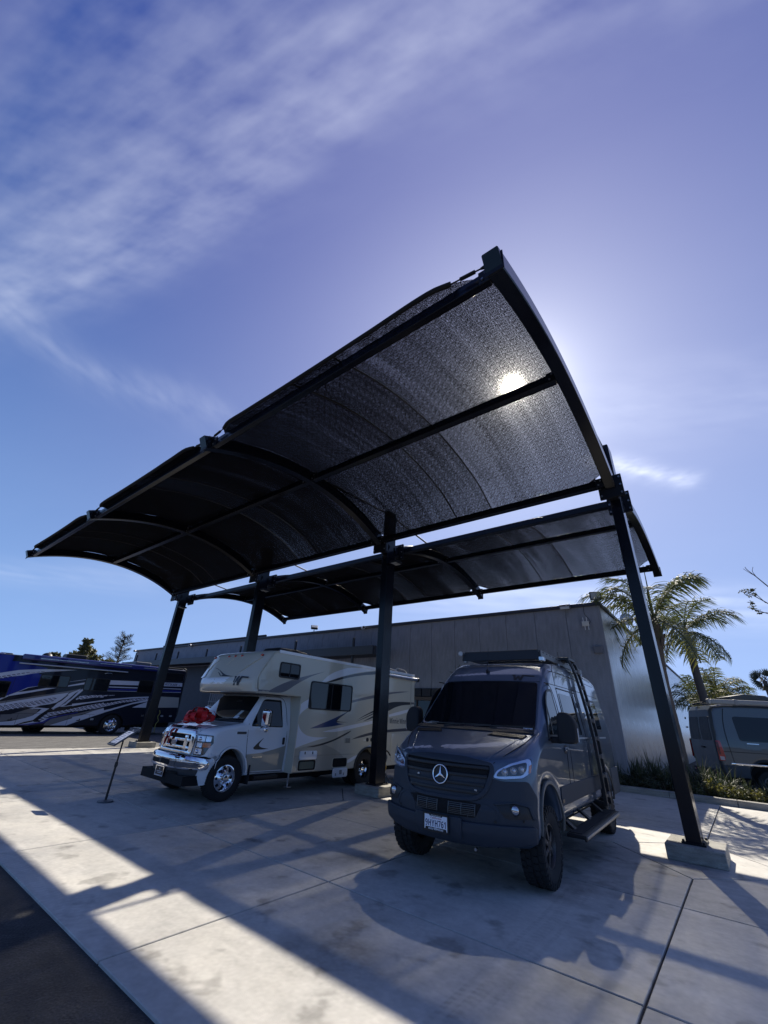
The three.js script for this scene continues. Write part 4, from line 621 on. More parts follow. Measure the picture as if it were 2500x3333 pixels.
// ---------------------------------------------------------------- second grey van parked behind the bed
{
  const yaw = THREE.MathUtils.degToRad(115), ux = V3(Math.cos(yaw), 0, -Math.sin(yaw)), uf = V3(Math.sin(yaw), 0, Math.cos(yaw)), corner = V3(-0.82, 0, -18.75), o = corner.clone().addScaledVector(ux, 1.0).addScaledVector(uf, 4.94);
  const van = makeVan('touring_van', 'dark green grey touring van parked behind the planting bed, rear doors and tail light showing', [o.x, -0.02, o.z], yaw, [0.060, 0.075, 0.084], [0.05, 0.06, 0.07]);
  const { t, paint, clad } = van;
  part(t, 'underbody', [box(1.6, 0.12, 5.2, 0, 0.48, -2.2), box(1.5, 0.7, 1.15, 0, 0.80, -0.05), box(1.5, 0.7, 1.15, 0, 0.80, -3.68)], M.hollow);
  for (const s of [1, -1]) {
    const SP = (p, n0, th, o2) => sidePlate(s, p, n0, th, o2);
    part(t, 'side_window', SP(rectP(-4.22, 1.55, -2.62, 2.27, 0.09), 0.001, 0.006), M.glassDark); part(t, 'side_window', SP(rectP(-2.42, 1.55, -1.30, 2.20, 0.09), 0.001, 0.006), M.glassDark);
    part(t, 'chrome_strip', SP(rectP(-4.65, 0.86, -0.62, 0.915, 0.012), 0.0, 0.018, { bevel: 0.006 }), M.chrome); part(t, 'lower_cladding', SP(roundPoly([-4.86, 0.52, -4.2, 0.52, -4.2, 0.845, -4.88, 0.845], 0.02), 0, 0.012), clad); part(t, 'lower_cladding', SP(roundPoly([-3.1, 0.52, -0.62, 0.52, -0.62, 0.845, -3.1, 0.845], 0.02), 0, 0.012), clad);
    part(t, 'belt_groove', SP(rectP(-4.8, 1.22, -0.6, 1.235), -0.002, 0.004), M.hollow); part(t, 'model_badge', SP(rectP(-4.05, 1.475, -3.72, 1.50, 0.005), 0.0, 0.004), M.chromeDull);
    const tl = part(t, 'tail_light', plate(roundPoly([-4.955, 0.96, -4.80, 0.96, -4.76, 1.10, -4.80, 1.53, -4.93, 1.53], 0.015), 0.014, (f, y, w) => V3(s * (vanT(y) * (1 - vanInset(1 - Math.max(0, f + 4.9) * 0) * 0.0) + w), y, f), { bevel: 0.005 }), M.red);
    part(tl, 'reverse_lens', SP(rectP(-4.92, 0.98, -4.80, 1.08, 0.01), 0.013, 0.004), std([0.5, 0.42, 0.42], 0.2)); part(tl, 'dark_band', SP(rectP(-4.93, 1.14, -4.87, 1.50, 0.01), 0.013, 0.004), std([0.10, 0.004, 0.006], 0.2));
    for (const f of [0, -3.665]) wheel(t, s * 0.87, 0.365, f, s, roadTyre, spokeRims);
    part(t, 'panel_seam', pipe([V3(s * 1.0, 0.9, -4.55), V3(s * 1.0, 1.6, -4.58), V3(s * 0.93, 2.1, -4.52), V3(s * 0.88, 2.5, -4.4)], 0.006, 30, 6), M.hollow);
  }
  const rear = (x0, y0, x1, y1, r, n, th, m, name, par = t) => part(par, name, plate(rectP(x0, y0, x1, y1, r), th, (x, y, w) => V3(-x * vanT(y), y, interp(y, [0.52, 0.62, 1.3, 1.9, 2.42], [-4.90, -4.94, -4.93, -4.90, -4.82]) - n - w), { max: 0.15 }), m);
  for (const s of [-1, 1]) { rear(s > 0 ? 0.06 : -0.80, 1.52, s > 0 ? 0.80 : -0.06, 2.24, 0.10, 0.001, 0.006, M.glassDark, 'rear_window'); rear(s > 0 ? 0.02 : -0.88, 0.70, s > 0 ? 0.88 : -0.02, 2.45, 0.06, -0.002, 0.004, paint, 'rear_door'); for (const y of [0.95, 1.5, 2.2]) part(t, 'hinge', box(0.05, 0.07, 0.04, s * 0.93, y, -4.92, 0.01), clad); }
  rear(-0.09, 1.28, 0.12, 1.33, 0.015, 0.004, 0.03, M.black, 'door_handle'); part(t, 'rear_bumper', box(1.86, 0.22, 0.12, 0, 0.58, -4.97, 0.03), clad); part(t, 'rear_step', box(0.8, 0.05, 0.2, 0, 0.42, -5.02, 0.01), M.black);
  for (const s of [-1, 1]) part(t, 'rear_reflector', box(0.14, 0.05, 0.01, s * 0.78, 0.60, -5.035), M.red);
  // awning case, air conditioner, rack on the roof
  const aw = part(t, 'awning', [box(0.16, 0.16, 4.0, -0.92, 2.70, -2.75, 0.05)], std([0.30, 0.30, 0.28], 0.5)); part(aw, 'end_cap', box(0.17, 0.17, 0.10, -0.92, 2.70, -4.78, 0.04), std([0.36, 0.36, 0.34], 0.4)); part(aw, 'clamp', box(0.18, 0.18, 0.12, -0.92, 2.70, -4.0, 0.03), std([0.26, 0.26, 0.25], 0.5));
  part(t, 'air_conditioner', body([-4.0, 2.66, -4.0, 2.90, -3.5, 3.00, -2.9, 2.97, -2.45, 2.76, -2.4, 2.66], 0.46, 0.05, (v) => { v.x -= 0.15; }, { max: 0.3, steps: 4 }), std([0.055, 0.06, 0.058], 0.5));
  part(t, 'roof_bar', [box(1.5, 0.05, 0.06, 0, 2.72, -4.45, 0.01), box(0.05, 0.05, 0.5, -0.2, 2.72, -4.4)], M.black); part(t, 'rear_camera', box(0.14, 0.07, 0.12, 0.35, 2.66, -4.72, 0.02), M.black); part(t, 'rear_spoiler_lamp', box(0.08, 0.06, 0.06, 0.97, 1.9, -4.92, 0.01), M.chromeDull);
}
// ================================================================ CREAM MOTORHOME
const cnv = (w, h, draw) => { const c = document.createElement('canvas'); c.width = w; c.height = h; draw(c.getContext('2d'), w, h); const x = new THREE.CanvasTexture(c); x.colorSpace = THREE.SRGBColorSpace; x.anisotropy = 8; return x; };
const lin2css = (r, g, b) => { const f = (v) => Math.round(255 * (v <= 0.0031308 ? v * 12.92 : 1.055 * v ** (1 / 2.4) - 0.055)); return `rgb(${f(r)},${f(g)},${f(b)})`; };
function decalPath(g, P, X, Y) { // smooth closed path through points
  const n = P.length / 2; g.beginPath(); g.moveTo(X(P[0]), Y(P[1])); for (let i = 1; i < n; i++) g.lineTo(X(P[2 * i]), Y(P[2 * i + 1])); g.closePath(); g.fill();
}
function smooth(P, k = 2) { let p = P.slice(); for (let r = 0; r < k; r++) { const o = [], n = p.length / 2; for (let i = 0; i < n; i++) { const a = [p[2 * i], p[2 * i + 1]], j = (i + 1) % n, b = [p[2 * j], p[2 * j + 1]], h = (i + n - 1) % n, z = [p[2 * h], p[2 * h + 1]]; const v1 = [a[0] - z[0], a[1] - z[1]], v2 = [b[0] - a[0], b[1] - a[1]], cs = (v1[0] * v2[0] + v1[1] * v2[1]) / (Math.hypot(...v1) * Math.hypot(...v2) + 1e-9); if (cs < 0.5) o.push(a[0], a[1]); else o.push(a[0] + (z[0] - a[0]) * 0.25, a[1] + (z[1] - a[1]) * 0.25, a[0] + (b[0] - a[0]) * 0.25, a[1] + (b[1] - a[1]) * 0.25); } p = o; } return p; }
{
  const t = thing('motorhome', 'cream and white cab-over motorhome with swoosh graphics and a red bow on its hood', 'motorhome', [-9.232, 0, -5.587], -0.011);
  const creamRGB = [0.56, 0.525, 0.425], whiteRGB = [0.80, 0.81, 0.83];
  const cream = phys(creamRGB, 0.38, 0, { clearcoat: 0.7, clearcoatRoughness: 0.06 }), white = phys(whiteRGB, 0.35, 0, { clearcoat: 1, clearcoatRoughness: 0.03 });
  const plastic = std([0.055, 0.058, 0.066], 0.6);
  // nose profile: front of the cab-over at height y
  const NY = [1.94, 1.97, 2.02, 2.12, 2.20, 2.30, 2.74, 2.81, 2.845, 2.86], NF = [-0.16, -0.08, -0.03, 0.0, -0.02, -0.075, -0.30, -0.36, -0.43, -0.52];
  const HW = 1.21, noseK = (l) => 0.17 * Math.pow(Math.abs(l) / HW, 5);
  const nose = (l, y, n = 0) => { const e = 0.02, sl = (interp(y + e, NY, NF) - interp(y - e, NY, NF)) / (2 * e), q = Math.hypot(1, sl); return V3(l, y - n * sl / q, interp(y, NY, NF) - noseK(l) + n / q); };
  const out = [-1.49, 0.41, -1.49, 1.94]; NY.forEach((y, i) => out.push(NF[i], y)); out.push(-0.62, 2.865, -3.2, 2.885, -6.06, 2.89, -6.15, 2.85, -6.16, 0.50, -6.10, 0.43, -4.62, 0.42, ...arc(-4.05, 0.42, 0.52, 0.44, Math.PI * 0.97, Math.PI * 0.03, 16), -3.52, 0.42);
  const house = part(t, 'house_body', body(out, HW, 0.045, (v) => { v.z -= noseK(v.x) * sst(-0.9, -0.25, v.z); if (v.z > -1.4 && v.y > 2.0) { const k = sst(-0.75, 0.0, v.z); v.x *= 1 - 0.10 * k * k; } }, { max: 0.2, steps: 14, segs: 4 }), cream);
  // printed sides
  const F0 = -6.13, F1 = -0.55, Y0 = 0.43, Y1 = 2.83, CW = 2048, CH = Math.round(CW * (Y1 - Y0) / (F1 - F0));
  const DEC = [
['white',[-1.75,1.92,-1.57,1.84,-1.48,1.78,-1.44,1.54,-1.45,1.23,-1.47,0.88,-1.52,0.90,-1.77,0.97,-2.17,1.06,-2.49,1.11,-2.02,1.11,-1.77,1.15,-1.58,1.25,-1.48,1.41,-1.49,1.55,-1.59,1.65,-1.80,1.76]],
['white',[-2.07,2.31,-2.24,2.46,-2.45,2.58,-2.77,2.69,-3.11,2.78,-4.19,2.86,-4.20,2.82,-3.67,2.73,-3.13,2.61,-2.68,2.48,-2.22,2.33]],
['white',[-2.28,1.23,-2.85,1.32,-3.46,1.42,-4.13,1.51,-4.14,1.44,-3.47,1.33,-2.86,1.24,-2.55,1.22]],
['white',[-4.85,1.69,-5.40,1.80,-6.12,1.92,-6.12,1.86,-5.40,1.70,-4.86,1.63]],
['white',[-3.19,0.59,-3.39,0.67,-3.61,0.72,-3.60,0.67,-3.36,0.56,-3.16,0.54]],
['white',[-2.49,0.45,-2.72,0.52,-2.70,0.47,-2.56,0.43]],
['white',[-3.81,0.85,-4.12,0.94,-4.12,0.90,-3.95,0.85]],
['tan',[-1.47,0.87,-1.81,0.93,-2.18,0.98,-2.56,0.93,-3.13,0.71,-3.18,0.40,-2.07,0.40,-1.49,0.41]],
['grey',[-0.49,1.98,-0.76,2.13,-1.05,2.25,-1.37,2.36,-2.16,2.57,-1.71,2.42,-1.26,2.19,-1.03,2.04,-0.85,1.98]],
['black',[-2.22,2.32,-2.68,2.48,-3.30,2.64,-4.12,2.79,-4.88,2.89,-4.89,2.80,-4.13,2.70,-3.54,2.62,-2.89,2.48,-2.37,2.33]],
['grey',[-3.19,1.96,-3.60,2.05,-4.14,2.16,-4.84,2.28,-5.36,2.34,-5.86,2.37,-5.37,2.30,-4.85,2.23,-4.15,2.08,-3.61,1.99,-3.20,1.90]],
['black',[-4.35,1.78,-4.59,1.91,-4.84,2.01,-5.27,2.05,-5.90,2.07,-5.91,2.00,-5.50,1.97,-5.12,1.89,-4.85,1.79,-4.51,1.68,-4.36,1.64]],
['black',[-5.94,2.07,-5.99,2.07,-5.99,2.01,-5.95,2.01]],
['black',[-6.01,2.07,-6.10,2.07,-6.10,2.02,-6.01,2.02]],
['black',[-3.49,1.51,-3.79,1.64,-4.34,1.83,-4.35,1.78,-3.84,1.63]],
['black',[-3.45,1.47,-3.80,1.58,-4.35,1.77,-4.35,1.74,-3.84,1.57]],
['black',[-3.72,1.48,-4.03,1.59,-4.35,1.70,-4.36,1.66,-4.03,1.55]],
['blue',[-1.87,1.29,-2.12,1.37,-2.36,1.44,-2.62,1.52,-2.92,1.63,-3.22,1.74,-2.97,1.62,-2.80,1.53,-2.71,1.46,-2.79,1.42,-3.02,1.41,-2.64,1.35,-2.20,1.31]],
['black',[-3.16,1.71,-2.89,1.60,-2.76,1.53,-2.70,1.46,-2.77,1.44,-3.15,1.45,-2.81,1.46,-2.74,1.47,-2.80,1.52,-2.93,1.59]],
['black',[-1.83,0.91,-2.19,0.96,-2.69,1.06,-2.99,1.17,-3.31,1.27,-3.27,1.23,-3.00,1.12,-2.55,0.99,-2.12,0.91]],
['dark',[-3.33,1.06,-3.62,1.15,-4.14,1.24,-4.84,1.31,-6.05,1.37,-6.08,1.29,-4.85,1.24,-4.14,1.17,-3.72,1.11]],
  ];
  const COL = { white: whiteRGB, tan: [0.40, 0.375, 0.31], grey: [0.155, 0.155, 0.17], black: [0.02, 0.021, 0.026], blue: [0.022, 0.05, 0.16], dark: [0.06, 0.06, 0.068] };
  const sideTex = (flip) => cnv(CW, CH, (g) => {
    const X = (f) => (flip ? (F1 - f) : (f - F0)) / (F1 - F0) * CW, Y = (y) => (Y1 - y) / (Y1 - Y0) * CH;
    g.fillStyle = lin2css(...creamRGB); g.fillRect(0, 0, CW, CH);
    for (const [c, P] of DEC) { g.fillStyle = lin2css(...COL[c]); decalPath(g, smooth(P), X, Y); }
    g.fillStyle = lin2css(0.03, 0.03, 0.035); g.font = 'bold 64px sans-serif'; g.textAlign = 'center'; g.save(); g.translate(X(-5.36), Y(1.465)); g.scale(1.0, 1.05); g.fillText('Minnie Winnie', 0, 0, 0.93 / (F1 - F0) * CW); g.restore();
    g.fillStyle = lin2css(0.6, 0.6, 0.6); g.font = 'italic 26px serif'; g.fillText('Winnebago', X(-2.25), Y(1.615), 90);
    g.font = '12px sans-serif'; g.fillStyle = lin2css(0.7, 0.7, 0.66); g.fillRect(X(-3.86) - 20, Y(1.06), 40, 9);
  });
  const sideShape = roundPoly([-0.56, 2.815, -0.36, 2.5, -0.26, 2.25, -0.27, 1.98, -1.46, 1.96, -1.46, 0.44, -3.50, 0.44, ...arc(-4.05, 0.42, 0.54, 0.46, Math.PI * 0.03, Math.PI * 0.97, 16), -4.64, 0.44, -6.12, 0.46, -6.12, 2.84], 0.004);
  for (const s of [1, -1]) {
    const g = plate(sideShape, 0.004, (f, y, w) => { const k = f > -1.4 && y > 2.0 ? sst(-0.75, 0.0, f) : 0; return V3(s * (HW * (1 - 0.10 * k * k) + w), y, f); }, { max: 0.3 });
    const p = g.attributes.position, u = new Float32Array(p.count * 2); for (let i = 0; i < p.count; i++) { const f = p.getZ(i); u[2 * i] = s < 0 ? (f - F0) / (F1 - F0) : (F1 - f) / (F1 - F0); u[2 * i + 1] = (p.getY(i) - Y0) / (Y1 - Y0); }
    g.setAttribute('uv', new THREE.BufferAttribute(u, 2));
    const sp = part(t, 'side_wall', g, phys([1, 1, 1], 0.33, 0, { map: sideTex(s > 0), clearcoat: 0.8, clearcoatRoughness: 0.05 }), s > 0 ? 'side wall with swoosh graphics' : undefined);
    const S = (pts, n0, th, o = {}) => plate(pts, th, (f, y, w) => V3(s * (HW + 0.004 + n0 + w), y, f), { max: 0.5, ...o });
    // windows
    for (const [a, b, c, d, r] of [[-0.76, 2.33, -1.31, 2.61, 0.06], [-1.76, 1.725, -3.19, 2.29, 0.08]]) {
      const w = part(sp, 'window', S(rectP(b > 2 ? a : a, b, c, d, r), 0.004, 0.006), M.glassDark); part(w, 'window_frame', plate(rectP(a + 0.03, b - 0.03, c - 0.03, d + 0.03, r), 0.020, (f, y, ww) => V3(s * (HW + 0.004 + ww), y, f), { holes: [rectP(a, b, c, d, r)], max: 0.6, bevel: 0.004 }), M.black); part(w, 'window_bar', S(rectP((a + c) / 2 - 0.012, b, (a + c) / 2 + 0.012, d), 0.008, 0.008), M.black);
    }
    part(sp, 'fridge_vent', [S(plateP(-2.95, 0.77, -3.31, 1.12, 0.02), 0, 0.004), S(rectP(-3.08, 0.98, -3.29, 1.10, 0.01), 0.003, 0.012)], cream); for (let k = 0; k < 5; k++) part(sp, 'vent_slot', S(rectP(-3.10, 0.992 + k * 0.021, -3.27, 1.002 + k * 0.021), 0.016, 0.003), M.black);
    // open lower hatches with raised or hanging flaps
    for (const [a, b, c, d, hang] of [[-1.63, 0.455, -2.16, 0.655, 1], [-2.72, 0.48, -3.22, 0.665, -1]]) {
      const h = part(sp, 'hatch_opening', S(rectP(a, b, c, d, 0.05), 0.001, 0.003), M.hollow); part(h, 'hatch_frame', plate(rectP(a + 0.015, b - 0.015, c - 0.015, d + 0.015, 0.06), 0.010, (f, y, w) => V3(s * (HW + 0.004 + w), y, f), { holes: [rectP(a, b, c, d, 0.05)], max: 0.4 }), cream);
      if (s > 0) { if (hang > 0) { part(h, 'hatch_flap', S(rectP(a - 0.01, d + 0.01, c, d + 0.185, 0.04), 0.012, 0.022, { bevel: 0.006 }), white, 'raised hatch flap'); for (const x of [0.28, 0.72]) part(h, 'flap_latch', S(rectP(lerp(a, c, x) - 0.01, d + 0.12, lerp(a, c, x) + 0.01, d + 0.17, 0.006), 0.034, 0.012), M.black); part(h, 'inner_tank', S(rectP(a - 0.05, b + 0.03, c + 0.05, d - 0.03, 0.03), 0.002, 0.004), std([0.01, 0.07, 0.075], 0.3)); } else { const fl = part(h, 'hatch_flap', S(rectP(a, b - 0.21, c, b - 0.015, 0.05), 0.03, 0.022, { bevel: 0.006 }), white, 'hanging hatch flap'); part(fl, 'flap_notice', [S(rectP(lerp(a, c, 0.42), b - 0.15, lerp(a, c, 0.6), b - 0.06), 0.053, 0.001), S(rectP(lerp(a, c, 0.70), b - 0.17, lerp(a, c, 0.76), b - 0.12), 0.053, 0.001), S(rectP(lerp(a, c, 0.15), b - 0.17, lerp(a, c, 0.22), b - 0.12), 0.053, 0.001)], std([0.28, 0.28, 0.28], 0.6)); } }
    }
    part(sp, 'rear_hatch', plate(rectP(-5.0, 0.52, -5.72, 1.22, 0.05), 0.012, (f, y, w) => V3(s * (HW + 0.004 + w), y, f), { bevel: 0.005, max: 0.4 }), cream); part(sp, 'fuel_ports', [-3.96, -4.13].map((f) => new THREE.CylinderGeometry(0.045, 0.045, 0.02, 18).rotateZ(Math.PI / 2).translate(s * (HW + 0.01), 1.055, f)), M.black);
    part(sp, 'skirt_line', S(rectP(-1.5, 0.735, -3.5, 0.745), 0, 0.003), std([0.30, 0.28, 0.23], 0.5)); part(sp, 'rear_trim', S(rectP(-5.92, 0.5, -5.935, 2.8), 0, 0.005), std([0.30, 0.28, 0.23], 0.5));
    part(sp, 'gutter', box(0.03, 0.07, 5.45, s * (HW + 0.01), 2.85, -3.38, 0.01), white);
    part(sp, 'cap_moulding', pipe([[-0.62, 2.85], [-0.52, 2.78], [-0.36, 2.55], [-0.24, 2.28], [-0.235, 2.1], [-0.27, 1.945]].map(([f, y]) => { const k = sst(-0.75, 0, f); return V3(s * (HW * (1 - 0.10 * k * k) + 0.006), y, f); }), 0.016, 40, 8), cream);
    part(sp, 'corner_moulding', box(0.03, 1.5, 0.03, s * (HW + 0.006), 1.19, -1.475, 0.01), cream);
    // arch trim and dual wheels
    part(t, 'wheel_arch', plate(P2([...arc(-4.05, 0.42, 0.56, 0.48, Math.PI, 0, 18), ...arc(-4.05, 0.42, 0.52, 0.44, 0, Math.PI, 18)]), 0.03, (f, y, w) => V3(s * (HW + w), y, f), { max: 0.2, bevel: 0.006 }), M.black);
    wheel(t, s * 1.02, 0.385, -4.02, s, roadTyre, dishRims(0.215, 0.0)); const iw = wheel(t, s * 0.74, 0.385, -4.02, s, roadTyre, [['rim', lathe([0.2, -0.08, 0.2, 0.08, 0.1, 0.08], 20), M.steelDull]]);
    wheel(t, s * 0.875, 0.385, 0, s, roadTyre, dishRims(0.215, 0.10));
  }
  // awning roller on the right side; ladder and rail at the rear
  part(t, 'awning_roller', [rod(V3(HW + 0.07, 2.735, -4.3), V3(HW + 0.07, 2.735, -6.16), 0.05, 0.05, 16), box(0.06, 0.12, 0.05, HW + 0.04, 2.68, -6.12), box(0.05, 0.16, 0.05, HW + 0.03, 2.66, -1.05)].slice(0, 2), M.chromeDull);
  part(t, 'awning_cap', rod(V3(HW + 0.07, 2.735, -6.16), V3(HW + 0.07, 2.735, -6.21), 0.065, 0.065, 16), M.black);
  for (const x of [0.85, 0.5]) part(t, 'roof_ladder_rail', pipe([V3(x, 2.88, -5.55), V3(x, 3.02, -5.60), V3(x, 3.04, -5.85), V3(x, 2.98, -6.15), V3(x, 2.75, -6.24), V3(x, 2.0, -6.26), V3(x, 0.9, -6.26)], 0.014, 50, 8), M.alu);
  for (let k = 0; k < 6; k++) part(t, 'roof_ladder_rung', rod(V3(0.5, 1.1 + k * 0.3, -6.26), V3(0.85, 1.1 + k * 0.3, -6.26), 0.012), M.alu);
  const ac = part(t, 'roof_air_conditioner', body([-2.0, 2.88, -1.92, 3.06, -1.5, 3.10, -0.98, 3.08, -0.85, 2.88].map((v, i) => (i % 2 ? v : v - 0.35)), 0.36, 0.06, null, { max: 0.3, steps: 4 }), M.black); for (let k = 0; k < 7; k++) part(ac, 'louvre', box(0.74, 0.012, 0.03, 0, 2.92 + k * 0.02, -2.36 + k * 0.006), M.steelDull);
  part(t, 'roof_vent', [box(0.4, 0.1, 0.4, 0, 2.93, -3.6, 0.03), box(0.4, 0.1, 0.4, 0.1, 2.93, -5.0, 0.03)], std([0.5, 0.5, 0.5], 0.5));
  part(t, 'rear_bumper', box(2.3, 0.2, 0.16, 0, 0.45, -6.22, 0.03), M.chromeDull);
  part(t, 'underbody', [box(1.7, 0.16, 6.8, 0, 0.36, -2.6), box(2.2, 0.05, 4.6, 0, 0.44, -3.8), box(1.9, 0.8, 1.1, 0, 0.85, -4.05), box(1.45, 0.75, 0.95, 0, 0.80, 0.0), rod(V3(-0.8, 0.385, 0), V3(0.8, 0.385, 0), 0.05), rod(V3(-0.9, 0.385, -4.02), V3(0.9, 0.385, -4.02), 0.07)], M.hollow);
  part(t, 'stabiliser_jack', [rod(V3(1.05, 0.42, -1.55), V3(1.05, 0.16, -1.55), 0.02), box(0.12, 0.02, 0.12, 1.05, 0.15, -1.55)], M.bolt); part(t, 'entry_step', box(0.10, 0.06, 0.6, 1.0, 0.36, -0.95, 0.01), M.black);
  // nose graphics and clearance lamps
  const NP = (p, n0, th, o = {}) => plate(shape(p), th, (l, y, w) => nose(l, y, n0 + w), { max: 0.12, ...o });
  part(house, 'nose_graphic', [NP(smooth([-0.57, 2.475, -0.45, 2.465, -0.25, 2.41, -0.05, 2.345, 0.12, 2.30, 0.30, 2.278, 0.48, 2.262, 0.30, 2.262, 0.10, 2.268, -0.07, 2.272, 0.0, 2.295, -0.12, 2.345, -0.30, 2.42]), 0.001, 0.003), NP([-0.26, 2.37, -0.06, 2.285, -0.09, 2.275, -0.27, 2.36], 0.001, 0.003)], std([0.02, 0.022, 0.03], 0.4));
  part(house, 'white_panel', [NP(smooth([-1.02, 2.47, -0.92, 2.485, -0.84, 2.40, -0.80, 2.28, -0.86, 2.245, -1.10, 2.245, -1.10, 2.30]), 0.0005, 0.0015), NP([-0.86, 2.235, 0.36, 2.25, 0.22, 2.10, -0.80, 2.09], 0.0005, 0.0015)], white);
  part(house, 'brand_letter', [NP([0.56, 2.268, 0.63, 2.268, 0.63, 2.262, 0.635, 2.10, 0.665, 2.20, 0.69, 2.268, 0.74, 2.268, 0.75, 2.12, 0.79, 2.268, 1.02, 2.255, 1.02, 2.232, 0.845, 2.235, 0.80, 2.075, 0.735, 2.075, 0.71, 2.17, 0.66, 2.075, 0.60, 2.075, 0.59, 2.235, 0.56, 2.24].map((v, i) => (i % 2 ? v : v * 0.97)), 0.001, 0.003)], std([0.02, 0.022, 0.03], 0.4));
  for (const l of [-1.0, -0.28, 0, 0.28, 1.0]) { const p = nose(l * 0.98, 2.745 + (Math.abs(l) < 0.5 ? 0 : 0), 0.0); const c = part(house, 'clearance_lamp', new THREE.SphereGeometry(0.05, 14, 8).scale(1.15, 0.55, 0.6), M.amber); c.position.copy(p); c.material = phys([0.40, 0.03, 0.012], 0.2, 0, { clearcoat: 1 }); }
  part(house, 'nose_rib', [pipe([nose(1.02, 2.70, 0), nose(0.80, 2.52, 0.004), nose(0.55, 2.30, 0)], 0.012, 20, 6), pipe([nose(-0.62, 2.68, 0), nose(-0.75, 2.55, 0.002), nose(-0.84, 2.42, 0)], 0.010, 20, 6), pipe([nose(0.02, 2.70, 0), nose(-0.05, 2.62, 0.002), nose(-0.10, 2.54, 0)], 0.008, 16, 6)], cream);
  part(house, 'belly_trim', box(2.2, 0.02, 0.9, 0, 1.935, -0.72, 0.008), plastic);

  // ---- cab
  const CY = [0.28, 0.40, 0.50, 0.54, 0.70, 0.735, 0.76, 1.10, 1.17, 1.215, 1.245, 1.28, 1.32, 1.345, 1.365, 1.90, 1.94, 1.97], CF = [0.70, 0.76, 0.785, 0.79, 0.79, 0.72, 0.64, 0.625, 0.60, 0.55, 0.48, 0.32, 0.06, -0.12, -0.17, -0.62, -0.70, -0.9];
  const cT = (y) => interp(y, [0.28, 0.8, 1.3, 1.92], [0.97, 1, 0.99, 0.86]), cK = (L, y) => (y < 0.74 ? 0.40 * Math.pow(Math.abs(L), 3.0) : y < 1.25 ? 0.19 * Math.pow(Math.abs(L), 4.5) + 0.03 * Math.abs(L) : lerp(0.20, 0.12, sst(1.25, 1.4, y)) * Math.pow(Math.abs(L), 2.4)), CB = 0.075, cI = (l) => { const q = l / 0.98, e = Math.min(CB, Math.max(0, Math.abs(l) - (0.98 - CB))); return CB - Math.sqrt(CB * CB - e * e); };
  const cab = (l, y, n = 0) => { const L = l * cT(y), e = 0.015, f = interp(y, CY, CF), sl = (interp(y + e, CY, CF) - interp(y - e, CY, CF)) / (2 * e), q = Math.hypot(1, sl), kx = -(cK(L + e, y) + cI(l + e) - cK(L - e, y) - cI(l - e)) / (2 * e), qx = Math.hypot(1, kx); return V3(L - n * kx / qx, y - n * sl / q, f - cK(L, y) - cI(l) + n / q / qx); };
  const co = []; CY.forEach((y, i) => co.push(CF[i], y)); co.push(-1.52, 1.97, -1.52, 0.40, -0.45, 0.40, ...arc(-0.03, 0.42, 0.43, 0.47, Math.PI, Math.PI * 0.06, 16), 0.44, 0.30);
  const cb = part(t, 'cab', body(co, 0.98, CB, (v) => { const l = v.x, y = v.y, L = l * cT(y), F = interp(y, CY, CF); v.x = L; v.z -= cK(L, y) * Math.pow(sst(F - 0.9, F, v.z), 2); }, { max: 0.10, steps: 14, segs: 5 }), white);
  const CP = (p, n0, th, o = {}) => plate(p, th, (l, y, w) => cab(l, y, n0 + w), { max: 0.06, ...o });
  const bp = part(t, 'front_bumper', CP(roundPoly([-0.97, 0.535, 0.97, 0.535, 0.97, 0.70, 0.5, 0.722, -0.5, 0.722, -0.97, 0.70], 0.05), 0.012, 0.055, { bevel: 0.025 }), M.chrome, 'chrome front bumper');
  part(bp, 'bumper_slot', CP(rectP(-0.42, 0.585, 0.30, 0.665, 0.03), 0.066, 0.004), M.hollow); part(bp, 'slot_post', CP(rectP(-0.09, 0.588, -0.02, 0.662), 0.069, 0.004), plastic);
  part(bp, 'air_dam', CP(roundPoly([-0.80, 0.32, 0.80, 0.32, 0.88, 0.53, -0.88, 0.53], 0.03), 0.002, 0.012), plastic); part(bp, 'dam_slot', CP(rectP(0.25, 0.44, 0.52, 0.50, 0.02), 0.043, 0.003), M.hollow);
  const dp = part(bp, 'dealer_plate', new THREE.BoxGeometry(0.31, 0.155, 0.006), std([1, 1, 1], 0.35, 0, { map: cnv(256, 128, (g) => { g.fillStyle = '#15171c'; g.fillRect(0, 0, 256, 128); g.strokeStyle = '#c9ced8'; g.lineWidth = 6; g.strokeRect(4, 4, 248, 120); g.fillStyle = '#b9c0cd'; g.font = 'bold 34px sans-serif'; g.textAlign = 'center'; g.fillText('RV', 128, 52); g.fillRect(40, 70, 176, 8); g.fillRect(60, 90, 136, 8); }) })); dp.position.copy(cab(-0.02, 0.47, 0.06)); dp.rotation.y = 0.02;
  part(bp, 'plate_frame', [box(0.33, 0.014, 0.014, 0, 0.08, 0), box(0.33, 0.02, 0.016, 0, -0.08, 0), box(0.014, 0.17, 0.014, -0.16, 0, 0), box(0.014, 0.17, 0.014, 0.16, 0, 0)].map((q) => q.translate(dp.position.x, dp.position.y, dp.position.z)), M.chrome);
  part(bp, 'gap_strip', CP(roundPoly([-0.96, 0.715, 0.96, 0.715, 0.96, 0.752, -0.96, 0.752], 0.01), 0.002, 0.006), M.hollow);
  // grille
  const gg = part(t, 'grille', plate(roundPoly([-0.64, 0.765, 0.64, 0.765, 0.655, 1.10, 0.62, 1.165, -0.62, 1.165, -0.655, 1.10], 0.04), 0.05, (l, y, w) => cab(l, y, 0.004 + w), { holes: [rectP(-0.53, 0.825, 0.53, 1.095, 0.02)], bevel: 0.015, max: 0.08 }), M.chrome, 'chrome grille');
  part(gg, 'grille_backing', CP(rectP(-0.54, 0.82, 0.54, 1.10), 0.002, 0.003), M.hollow);
